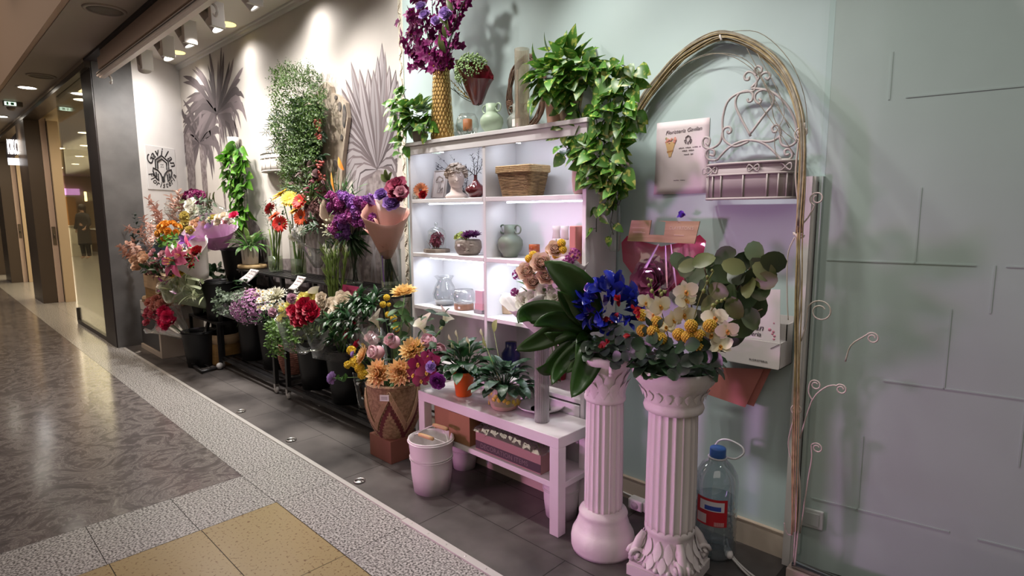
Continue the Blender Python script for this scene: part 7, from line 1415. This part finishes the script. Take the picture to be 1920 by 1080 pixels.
w.build('sprigs', [g_euc], t); leafy(t, 'white_blossoms', white, (505, 370, 525, 395), 2.12, 26, .02, .014)
for px, b_ in ((517, ((505, 430), (520, 432), (528, 430), (512, 436), (516, 430), (524, 436))), (560, ((548, 440), (556, 436), (566, 440), (572, 430), (543, 430), (552, 430), (562, 430)))):
    t = thing('green_stems', 'bunch of bare green stems standing in the %s glass cylinder' % ('left' if px == 517 else 'right'), 'stems', top(px, 2.12)+V((0, 0, .02))); w = MB(); [stem(w, top(px, 2.12)+V((U(-.035, .035), U(-.03, .03), .02)), P(x, y, 2.10), .005) for x, y in b_]; w.build('stems', petal('lime_stem', (.16, .24, .03), (.24, .34, .06), .3), t)
t = thing('white_daisies', 'white daisies hanging between the gerbera stems of the right glass cylinder', 'flowers', P(555, 440, 2.05)); [(lambda w: (daisy(w, frame(P(x, y, 2.04), (U(-1, 1), -.6, U(-1, .2))), .040, 14, 2, .1, .26), w.build('daisy', white, t)))(MB()) for x, y in ((548, 425), (552, 436), (566, 432), (550, 444), (562, 460))]; leafy(t, 'leaves', g_mid, (530, 385, 560, 420), 2.10, 16, .05, .025)
# brown hydrangea bouquet
b = P(596, 500, 2.16); t, ax = bq('bouquet of wine brown hydrangea and green filler in clear film behind the gerberas', b, P(592, 420, 2.12), film, .17, .36, .1)
for p_ in ((598, 402, .11), (604, 388, .09), (588, 392, .07), (590, 412, .07)): w = MB(); florets(w, frame(P(p_[0], p_[1], 2.15), CAMD+V((0, 0, .4))), p_[2]*.8, 90, .034, 4, (1, 1, .8), -.2); w.build('brown_hydrangea', petal('brown_wine_petal', (.10, .035, .04), (.30, .16, .15), .5), t)
leafy(t, 'white_filler', petal('cream_bud', (.46, .46, .26), (.62, .62, .42), .2), (605, 410, 630, 440), 2.06, 60, .022, .016); leafy(t, 'green_filler', g_mid, (530, 350, 600, 375), 2.16, 110, .07, .012, 'lance'); leafy(t, 'lower_leaves', g_dark, (570, 410, 600, 435), 2.08, 60, .06, .02)
w = MB(); [w.leaf(along(P(585, 385, 2.12), (U(-1, 1), U(-.6, 0), U(.1, 1)), (0, -1, .2)), .22, .014, 'blade', .5, .4, 5) for i in range(14)]; w.build('grass_blades', g_pale, t); leafy(t, 'berries', petal('cream_berry', (.5, .4, .3), (.6, .5, .4), .2), (560, 360, 600, 380), 2.06, 10, .02, .016)
# strelitzia in kraft
b = P(640, 470, 2.22); t, ax = bq('bouquet with orange strelitzia buds and grass in brown paper behind the statice', b, P(640, 360, 2.20), mat('kraft_paper', (.40, .30, .22), .6, bump=.2), .15, .40, .1)
w = MB(); w.leaf(along(P(630, 360, 2.12), P(622, 332, 2.12)-P(630, 360, 2.12), (0, -1, 0)), .16, .035, 'point', .1, .6, 5); w.leaf(along(P(645, 318, 2.12), P(640, 300, 2.12)-P(650, 320, 2.12), (0, -1, 0)), .12, .05, 'point', .1, .5, 5); w.build('orange_bud', orange, t)
w = MB(); [w.leaf(along(P(640, 390, 2.14), (U(-1, 1), U(-.5, .1), U(.2, 1)), (0, -1, .2)), .30, .014, 'blade', .5, .4, 6) for i in range(26)]; w.build('grass', g_dark, t); leafy(t, 'leaves', g_mid, (625, 345, 670, 395), 2.14, 50, .10, .014, 'lance')
# statice
t = thing('statice_bunch', 'bunch of purple statice with dark leaves in the flared glass vase', 'flowers', top(664, 2.12)+V((0, 0, .02)))
for i, (x, y, r) in enumerate([(630, 378, .05), (645, 372, .05), (625, 388, .045), (642, 388, .055), (660, 380, .06), (672, 385, .06), (655, 400, .07), (668, 402, .07), (640, 412, .065), (632, 425, .06), (648, 428, .06), (682, 398, .05), (690, 384, .035), (686, 376, .03), (676, 412, .05), (620, 368, .03), (642, 440, .04), (695, 410, .035)]):
    w = MB()
    for k in range(7): florets(w, frame(P(x+U(-9, 9), y+U(-8, 8), 2.04+U(-.04, .06)), CAMD+V((U(-.6, .6), 0, U(0, 1)))), r*.42, 22, .018, 5, (1, 1, 1), -.7)
    w.build('statice_head', mauve if i % 3 == 0 else purp if i % 3 == 1 else petal('deep_mauve', (.18, .02, .16), (.30, .05, .28), .4), t)
w = MB(); [stem(w, top(664, 2.12)+V((U(-.03, .03), U(-.03, .03), .02)), P(x, y, 2.08), .0035) for x, y in ((640, 420), (650, 420), (660, 420), (670, 420), (680, 420), (655, 400), (675, 430))]; w.build('stems', m_dstem, t)
w = MB(); [w.leaf(along(P(660, 440, 2.10), (U(-1, 1), U(-.8, .2), U(-.9, .2)), (0, -1, .5)), .20, .022, 'lance', .6, .3, 5) for i in range(40)]; [sprig(w, smooth_pts([P(650, 440, 2.08), P(625, 450, 2.04), P(602, 472, 2.02)], 4), 26, .07, .014, 'lance', .8)]; w.build('dark_leaves', g_dark, t)
# pink paper bouquet
b = P(726, 482, 2.12); t, ax = bq('bouquet of purple ranunculus in dusty pink paper beside the lit shelf', b, P(722, 400, 2.05), mat('dusty_pink_paper', (.58, .31, .26), .6, bump=.15, bs=10), .15, .33, -.10, .04, 0, None, None, 'wrapped_bouquet', 'paper', .03, 3)
w = MB(); wrap(w, P(730, 470, 2.14), P(742, 390, 2.12)-P(730, 470, 2.14), .34, .02, .13, .45, .03, 20, 6, 0, .8); solid(w.build('pale_paper', mat('pale_pink_paper', (.68, .52, .50), .6), t), .001); w = MB(); wrap(w, P(722, 462, 2.04), P(690, 415, 1.98)-P(722, 462, 2.04), .17, .015, .05, .4, .06, 16, 5); solid(w.build('paper_flap', MATS['dusty_pink_paper'], t), .001)
blossoms(t, 'purple_ranunculus', petal('violet_ranunculus', (.20, .08, .36), (.38, .22, .58), .2), ((734, 383, .052), (716, 367, .045)), 1.99, lambda w, M, r: rose(w, M, r, 6, 8, .3, 1.3), .01)
blossoms(t, 'wine_bloom', petal('wine_rose', (.22, .02, .06), (.36, .06, .12), .3), ((748, 350, .06), (755, 362, .05), (738, 352, .05), (742, 366, .045), (750, 378, .04)), 2.03, lambda w, M, r: rose(w, M, r, 4, 6), .02); blossoms(t, 'pink_bloom', petal('dusty_rose', (.42, .12, .18), (.56, .28, .34), .2), ((752, 362, .04), (694, 425, .03)), 1.98, fR, .01)
w = MB(); [w.leaf(along(P(705, 385, 2.02), (U(-1, 0), -.3, U(.1, 1)), (0, -1, .2)), .10, .02, 'lance', .4, .3, 4) for i in range(7)]; w.build('lavender_tips', lav, t); w = MB(); [w.leaf(along(P(730, 340, 2.10), (U(-1, 1), -.4, U(.2, 1)), (0, -1, .2)), .08, .04, 'oval', .3, .3, 4) for i in range(5)]; w.build('olive_leaves', g_oliv, t)
w = MB(); [stem(w, top(733, 2.12)+V((U(-.045, .045), U(-.04, .04), .02)), P(726+U(-5, 5), 478, 2.12), .0045) for i in range(14)]; w.build('stems', m_dstem, t); w = MB(); w.leaf(along(P(716, 465, 2.07), (0, 0, -1), (0, -1, 0)), .26, .012, 'strap', .1, .2, 5); w.build('violet_ribbon', mat('violet_ribbon', (.22, .06, .52), .35), t)
# tuberose bunch
c = V((P(628, 610, 1.99).x, 1.99, .56)); t = thing('tuberose_bunch', 'bunch of green stems with white pointed buds standing before the slatted top', 'flowers', c); w = MB(); w2 = MB()
for i in range(17):
    e = P(630+U(-24, 24), 476+U(-12, 8), 1.98+U(-.04, .04)); a = c+V((U(-.03, .03), U(-.03, .03), 0)); q = smooth_pts([a, a.lerp(e, .5)+V((0, 0, .01)), e], 4); w.tube(q, .004, 5); d = (q[-1]-q[-3]).normalized(); w2.leaf(along(q[-1]-d*.01, d, (0, -1, 0)), .055, .022, 'point', .1, .7, 3)
    for k in range(9): p = q[min(4+k % 5, len(q)-1)].lerp(e, .1); w.leaf(along(p, d+V((U(-.5, .5), U(-.5, .3), 0)), (0, -1, 0)), .075, .016, 'lance', -.2, .4, 3)
w.build('leafy_stems', petal('tuberose_green', (.10, .17, .03), (.22, .30, .08), .35), t); w2.build('white_buds', white, t)
# foliage covered wooden board on the cream wall
bpx = [(592, 178), (600, 160), (612, 153), (620, 162), (622, 174), (634, 178), (648, 192), (652, 220), (648, 250), (642, 300), (640, 360), (570, 366), (552, 300), (556, 230), (575, 180)]
q = [P(x, y, 2.27) for x, y in bpx]; t = thing('wall_garden', 'wooden wall board half covered with green foliage and red berries', 'wall decoration', P(590, 260, 2.28)); n = len(q); w = MB()
w.add(q+[p+V((0, .03, 0)) for p in q], [tuple(range(n)), tuple(range(2*n-1, n-1, -1))]+[(i, n+i, n+(i+1) % n, (i+1) % n) for i in range(n)]); w.build('wooden_board', mat('weathered_board', (.50, .42, .33), .6, col2=(.38, .31, .24), ns=6, stretch=(7, 1, 1)), t, smooth=False)
for x, y, rx, ry in ((637, 200, 6, 9), (646, 212, 6, 16), (645, 227, 5, 12), (641, 258, 4, 6), (629, 310, 6, 10), (630, 183, 5, 4)): p = P(x, y, 2.267); k = mpp(p); w = MB(); w.poly([(rx*k*math.cos(2*PI*i/18), ry*k*math.sin(2*PI*i/18)) for i in range(18)], .003, WF(p)); w.build('dark_knot', mat('dark_knot', (.06, .06, .06), .6, col2=(.18, .15, .13), ns=20), t, smooth=False)
w = MB()
for i in range(1000):
    v = rnd.random(); y = 132+v*232; cx = 555+v*22+8*math.sin(v*6); hw = 26+22*math.sin(PI*min(1, v*1.25+.1)); x = min(cx+U(-1, 1)*hw, 606+U(-6, 2)); p = P(x, y, 2.20+U(-.07, .05)); d = V((U(-1, 1)+(x-cx)/hw*.8, -U(.2, 1), U(-.4, 1.2)*(1.2-v)))
    sprig(w, [p, p+d.normalized()*.05, p+d.normalized()*.11+V((0, 0, -.01))], 9, .036, .013, 'lance', .75, stemr=0, ns=2)
w.build('cypress_foliage', g_cyp, t); leafy(t, 'dark_foliage', g_dark, (550, 190, 602, 350), 2.23, 520, .10, .032, 'lance', .05)
w = MB()
for pts in (((540, 215), (515, 225), (497, 250)), ((545, 235), (520, 260), (500, 290)), ((550, 225), (560, 215), (548, 250))): sprig(w, smooth_pts([P(x, y, 2.16) for x, y in pts], 5), 60, .10, .010, 'lance', .9, .2, t0=.05, size_end=.5)
w.build('fern_fronds', petal('grey_fern', (.05, .075, .065), (.12, .16, .14), .4), t)
w = MB()
for i in range(60): x, y = (596+U(-6, 6), U(225, 262)) if i % 2 else (600+U(-9, 9), U(300, 340)); w.ball(P(x, y, 2.14), .010, 6, 5)
w.build('red_berries', mat('berry_red', (.26, .045, .035), .35), t); leafy(t, 'pinkish_leaves', petal('mauve_leaf', (.14, .07, .08), (.30, .20, .20), .4), (556, 300, 600, 352), 2.16, 34, .07, .05, 'round', .03); leafy(t, 'patterned_leaves', petal('grey_patterned_leaf', (.05, .06, .06), (.30, .31, .28), .3), (527, 268, 552, 300), 2.18, 18, .10, .05, 'oval', .02)
leafy(t, 'wine_foliage', wine, (575, 335, 606, 368), 2.18, 60, .06, .03); leafy(t, 'trailing_tips', petal('dry_tip', (.20, .17, .10), (.40, .34, .22), .3), (500, 250, 530, 300), 2.24, 18, .07, .004, 'blade')

# ================================================================== LOWER ROW OF BUCKETS
ZB = .096
def bk2(px, Y, r, h, lab): c = V((P(px, 600, Y).x, Y, ZB)); bucket(c, r, h, lab); return c
cA = bk2(588, 1.995, .138, .385, 'black bucket holding the crimson bouquet, left of the front pair'); cB = bk2(648, 1.99, .145, .365, 'black bucket holding the dark foliage, right of the front pair, nearest the wicker basket'); cC = bk2(512, 2.02, .125, .40, 'black bucket of white daisies on the left stand, right end'); cD = bk2(472, 2.02, .125, .40, 'black bucket of purple waxflower on the left stand, middle'); cE = bk2(432, 2.02, .12, .40, 'black bucket of eucalyptus greens on the left stand, left end'); cF = bk2(694, 2.08, .12, .36, 'black bucket in the shadow behind the wicker basket')
# eucalyptus greens
t = thing('eucalyptus_bunch', 'wide bunch of small leaved eucalyptus greens in the left stand bucket', 'leaves', cE+V((0, 0, .3))); w = MB()
for i in range(52):
    x, y = U(378, 462), U(540, 592); e = P(x, y, 1.80+U(-.08, .14)); a = cE+V((U(-.08, .08), U(-.08, .08), .36)); sprig(w, smooth_pts([a, a.lerp(e, .5)+V((0, 0, .06)), e], 3), 20, .038, .026, 'oval', .95, .3, t0=.3, stemr=.002, size_end=.8, ns=3)
w.build('sprigs', [g_euc], t); leafy(t, 'long_leaves', g_dark, (420, 520, 480, 560), 2.05, 40, .12, .025, 'lance'); leafy(t, 'dark_leaves', g_dark, (385, 500, 430, 540), 2.1, 40, .10, .05)
# waxflower
t = thing('waxflower_bunch', 'round bunch of tiny purple pink waxflowers in the left stand', 'flowers', cD+V((0, 0, .3))); c = P(469, 575, 1.90)
w = MB(); florets(w, frame(c, CAMD+V((0, 0, .7))), .145, 260, .016, 5, (1, 1, .85), -.5); w.build('blossoms', wax, t); w = MB(); 
for p, d in dome(c, CAMD+V((0, 0, .5)), .14, 120, -.6, .15): w.ball(p, .0065, 5, 4)
w.build('pale_buds', petal('pale_wax_bud', (.55, .42, .50), (.70, .60, .66), .2), t, kind='stuff'); leafy(t, 'leaves', g_dark, (450, 585, 495, 612), 1.92, 60, .05, .012); leafy(t, 'peach_filler', petal('peach_filler', (.52, .34, .26), (.68, .54, .46), .3), (458, 540, 490, 556), 1.98, 90, .022, .018)
w = MB(); wrap(w, cD+V((0, -.02, .36)), V((.05, -.35, .4)), .22, .05, .13, 0, .08); w.build('wrapping', film, t)
# white daisies / chrysanthemum
t = thing('daisy_bunch', 'bunch of white and pale pink daisies with one large white chrysanthemum', 'flowers', cC+V((0, 0, .3)))
for i in range(44): x, y = U(482, 530), U(545, 580); w = MB(); daisy(w, frame(P(x, y, 1.92+U(-.08, .08)), CAMD+V((U(-.5, .5), 0, U(0, 1)))), .020, 9, 1, .2, .45, 'strap', .2, .35, 1); w.build('daisy', [white, m_yeye], t)
w = MB(); dahlia(w, frame(P(517, 556, 1.90), (.5, -.5, .9)), .085, 5, 18, .26, 1.1); w.build('chrysanthemum', petal('white_mum', (.56, .54, .30), (.78, .75, .66), .08), t); leafy(t, 'leaves', g_mid, (490, 565, 535, 600), 1.94, 60, .04, .012)
for x, y, r in ((512, 586, .036), (548, 560, .040)): w = MB(); carnation(w, frame(P(x, y, 1.84), CAMD), r, 50); w.build('pink_carnation', petal('mauve_pink', (.50, .22, .34), (.66, .42, .52), .25), t)
leafy(t, 'gypsophila', petal('tiny_white', (.6, .6, .5), (.72, .72, .66), .1), (530, 540, 560, 556), 1.96, 40, .014, .012)
# yellow chrysanthemums and crimson bouquet
t = thing('yellow_carnations', 'pale yellow carnations around the crimson bouquet', 'flowers', cA+V((0, 0, .3)))
blossoms(t, 'yellow_carnation', petal('lemon_petal', (.72, .62, .12), (.86, .78, .30), .15), ((535, 580, .05), (532, 600, .05), (545, 574, .045), (570, 560, .05), (582, 558, .05), (594, 562, .045), (530, 608, .04), (558, 572, .04)), 1.86, fC, .03); leafy(t, 'leaves', g_mid, (528, 570, 560, 620), 1.92, 40, .05, .02)
b = cA+V((.0, -.02, .34)); t, ax = bq('bouquet of crimson roses in clear film in the front black bucket', b, P(566, 588, 1.78), film, .19, .34, .05, .10, 0, 0, None, 'wrapped_bouquet', 'clear_film')
for x, y, r in ((558, 588, .058), (572, 574, .060), (584, 580, .058), (590, 592, .055), (566, 602, .058), (579, 598, .058), (550, 583, .045), (573, 588, .06), (556, 602, .04)): w = MB(); rose(w, frame(P(x, y, 1.78), CAMD+V((U(-.3, .3), 0, .5))), r, 5, 6, .45, 1.3, -.6, .07); w.build('crimson_rose', crim, t)
w = MB(); [stem(w, b, P(x, y, 1.82), .004) for x, y in ((560, 610), (570, 610), (580, 610), (590, 605))]; w.build('stems', m_stem, t); leafy(t, 'leaves', g_oliv, (555, 605, 600, 640), 1.84, 50, .06, .02)
# cream roses
t = thing('cream_rose_bunch', 'bunch of cream roses before the magenta card', 'flowers', cB+V((0, 0, .3)))
blossoms(t, 'cream_rose', creamp, ((606, 572, .05), (616, 578, .05), (625, 570, .05), (634, 576, .05), (642, 566, .05), (650, 560, .045), (628, 584, .045), (610, 584, .042), (640, 556, .04), (604, 560, .045)), 1.90, lambda w, M, r: rose(w, M, r, 5, 6, .5, 1.4, -.8, .05), .03)
w = MB(); calla(w, frame(P(601, 562, 1.92), (-.3, -.5, 1)), .05, .09); w.build('white_calla', m_cl, t); leafy(t, 'leaves', g_dark, (600, 580, 650, 610), 1.92, 50, .07, .03)
# dark foliage bunch
t = thing('foliage_bunch', 'bunch of glossy dark green foliage in clear film in the right front bucket', 'leaves', cB+V((0, 0, .3))); m_gl = petal('glossy_dark_leaf', (.012, .045, .014), (.024, .075, .022), .5, .28)
w = MB()
for x, y in ((618, 600), (630, 590), (642, 600), (652, 580), (665, 565), (676, 555), (688, 565), (655, 600), (630, 615), (645, 618), (668, 590), (690, 590), (700, 570), (612, 620), (622, 635), (640, 635), (680, 575), (706, 555), (660, 620), (640, 580)): 
    c = P(x, y, 1.86+U(-.06, .12)); w_ax = V((U(-.4, .4), -.6, .6))
    for i in range(13): a = i*2.4; w.leaf(along(c, frame(V((0, 0, 0)), w_ax).to_3x3() @ V((math.cos(a), math.sin(a), U(.2, .8)))), .085*U(.7, 1.15), .026, 'lance', .6, .3, 4)
w.build('leaf_rosettes', m_gl, t); b = cB+V((0, -.02, .33)); w = MB(); wrap(w, b, P(618, 610, 1.80)-b, .24, .08, .18, 0, .10); w.build('clear_film', film, t)
w = MB(); [stem(w, b+V((U(-.05, .05), U(-.05, .05), 0)), P(U(605, 665), U(595, 625), 1.86), .004) for i in range(12)]; w.build('stems', m_stem, t)
# trailing shrub and terracotta basket between the posts
c = P(532, 640, 1.80); t = thing('trailing_shrub', 'bushy small leaved green plant trailing in front of the left stand post', 'plant', V((c.x, 1.93, .5))); w = MB()
for i in range(46): e = P(U(498, 560), U(612, 672), 1.76+U(-.07, .07)); a = V((P(535, 610, 1.93).x+U(-.05, .05), 1.92, .5)); sprig(w, smooth_pts([a, a.lerp(e, .55)+V((0, -.02, .06)), e], 3), 18, .026, .018, 'round', .9, .3, t0=.35, stemr=.0016, size_end=.9, ns=2)
w.build('sprays', [petal('small_green_leaf', (.04, .11, .015), (.12, .22, .04), .45, .45)], t)
c = V((P(553, 700, 2.06).x, 2.06, ZB)); t = thing('terracotta_basket', 'terracotta coloured woven basket between the two black stands', 'basket', c); w = MB(); [w.tube([c+V(((.085+.03*math.sin(PI*j/15*.8))*math.cos(2*PI*i/30), (.085+.03*math.sin(PI*j/15*.8))*math.sin(2*PI*i/30), .01+j*.016+.002*(1 if (i+j) % 2 else -1))) for i in range(31)], .009, 5) for j in range(15)]; w.build('woven_body', mat('terracotta_wicker', (.32, .13, .09), .7, col2=(.22, .08, .06), ns=40, bump=.4), t); w = MB(); w.lathe([(.08, 0), (.08, .006)], 20, T(c), cap1=True); w.build('bottom', MATS['terracotta_wicker'], t)
# small dark jars beside the basket, crumpled film
c = V((P(684, 735, 1.98).x, 1.98, ZB)); w = MB(); w.sheet(lambda u, v: c+V((.10*(u-.5)*2, .05*math.sin(u*9+v*3), .24*v+.02*math.sin(u*13)*math.sin(v*9))), 20, 14); tag(w.build('crumpled_film', clear('dark_film', (.25, .25, .28), .5, .08, bump=1, bs=30), org=c), 'crumpled dark plastic film on the stand behind the wicker basket', 'plastic film')
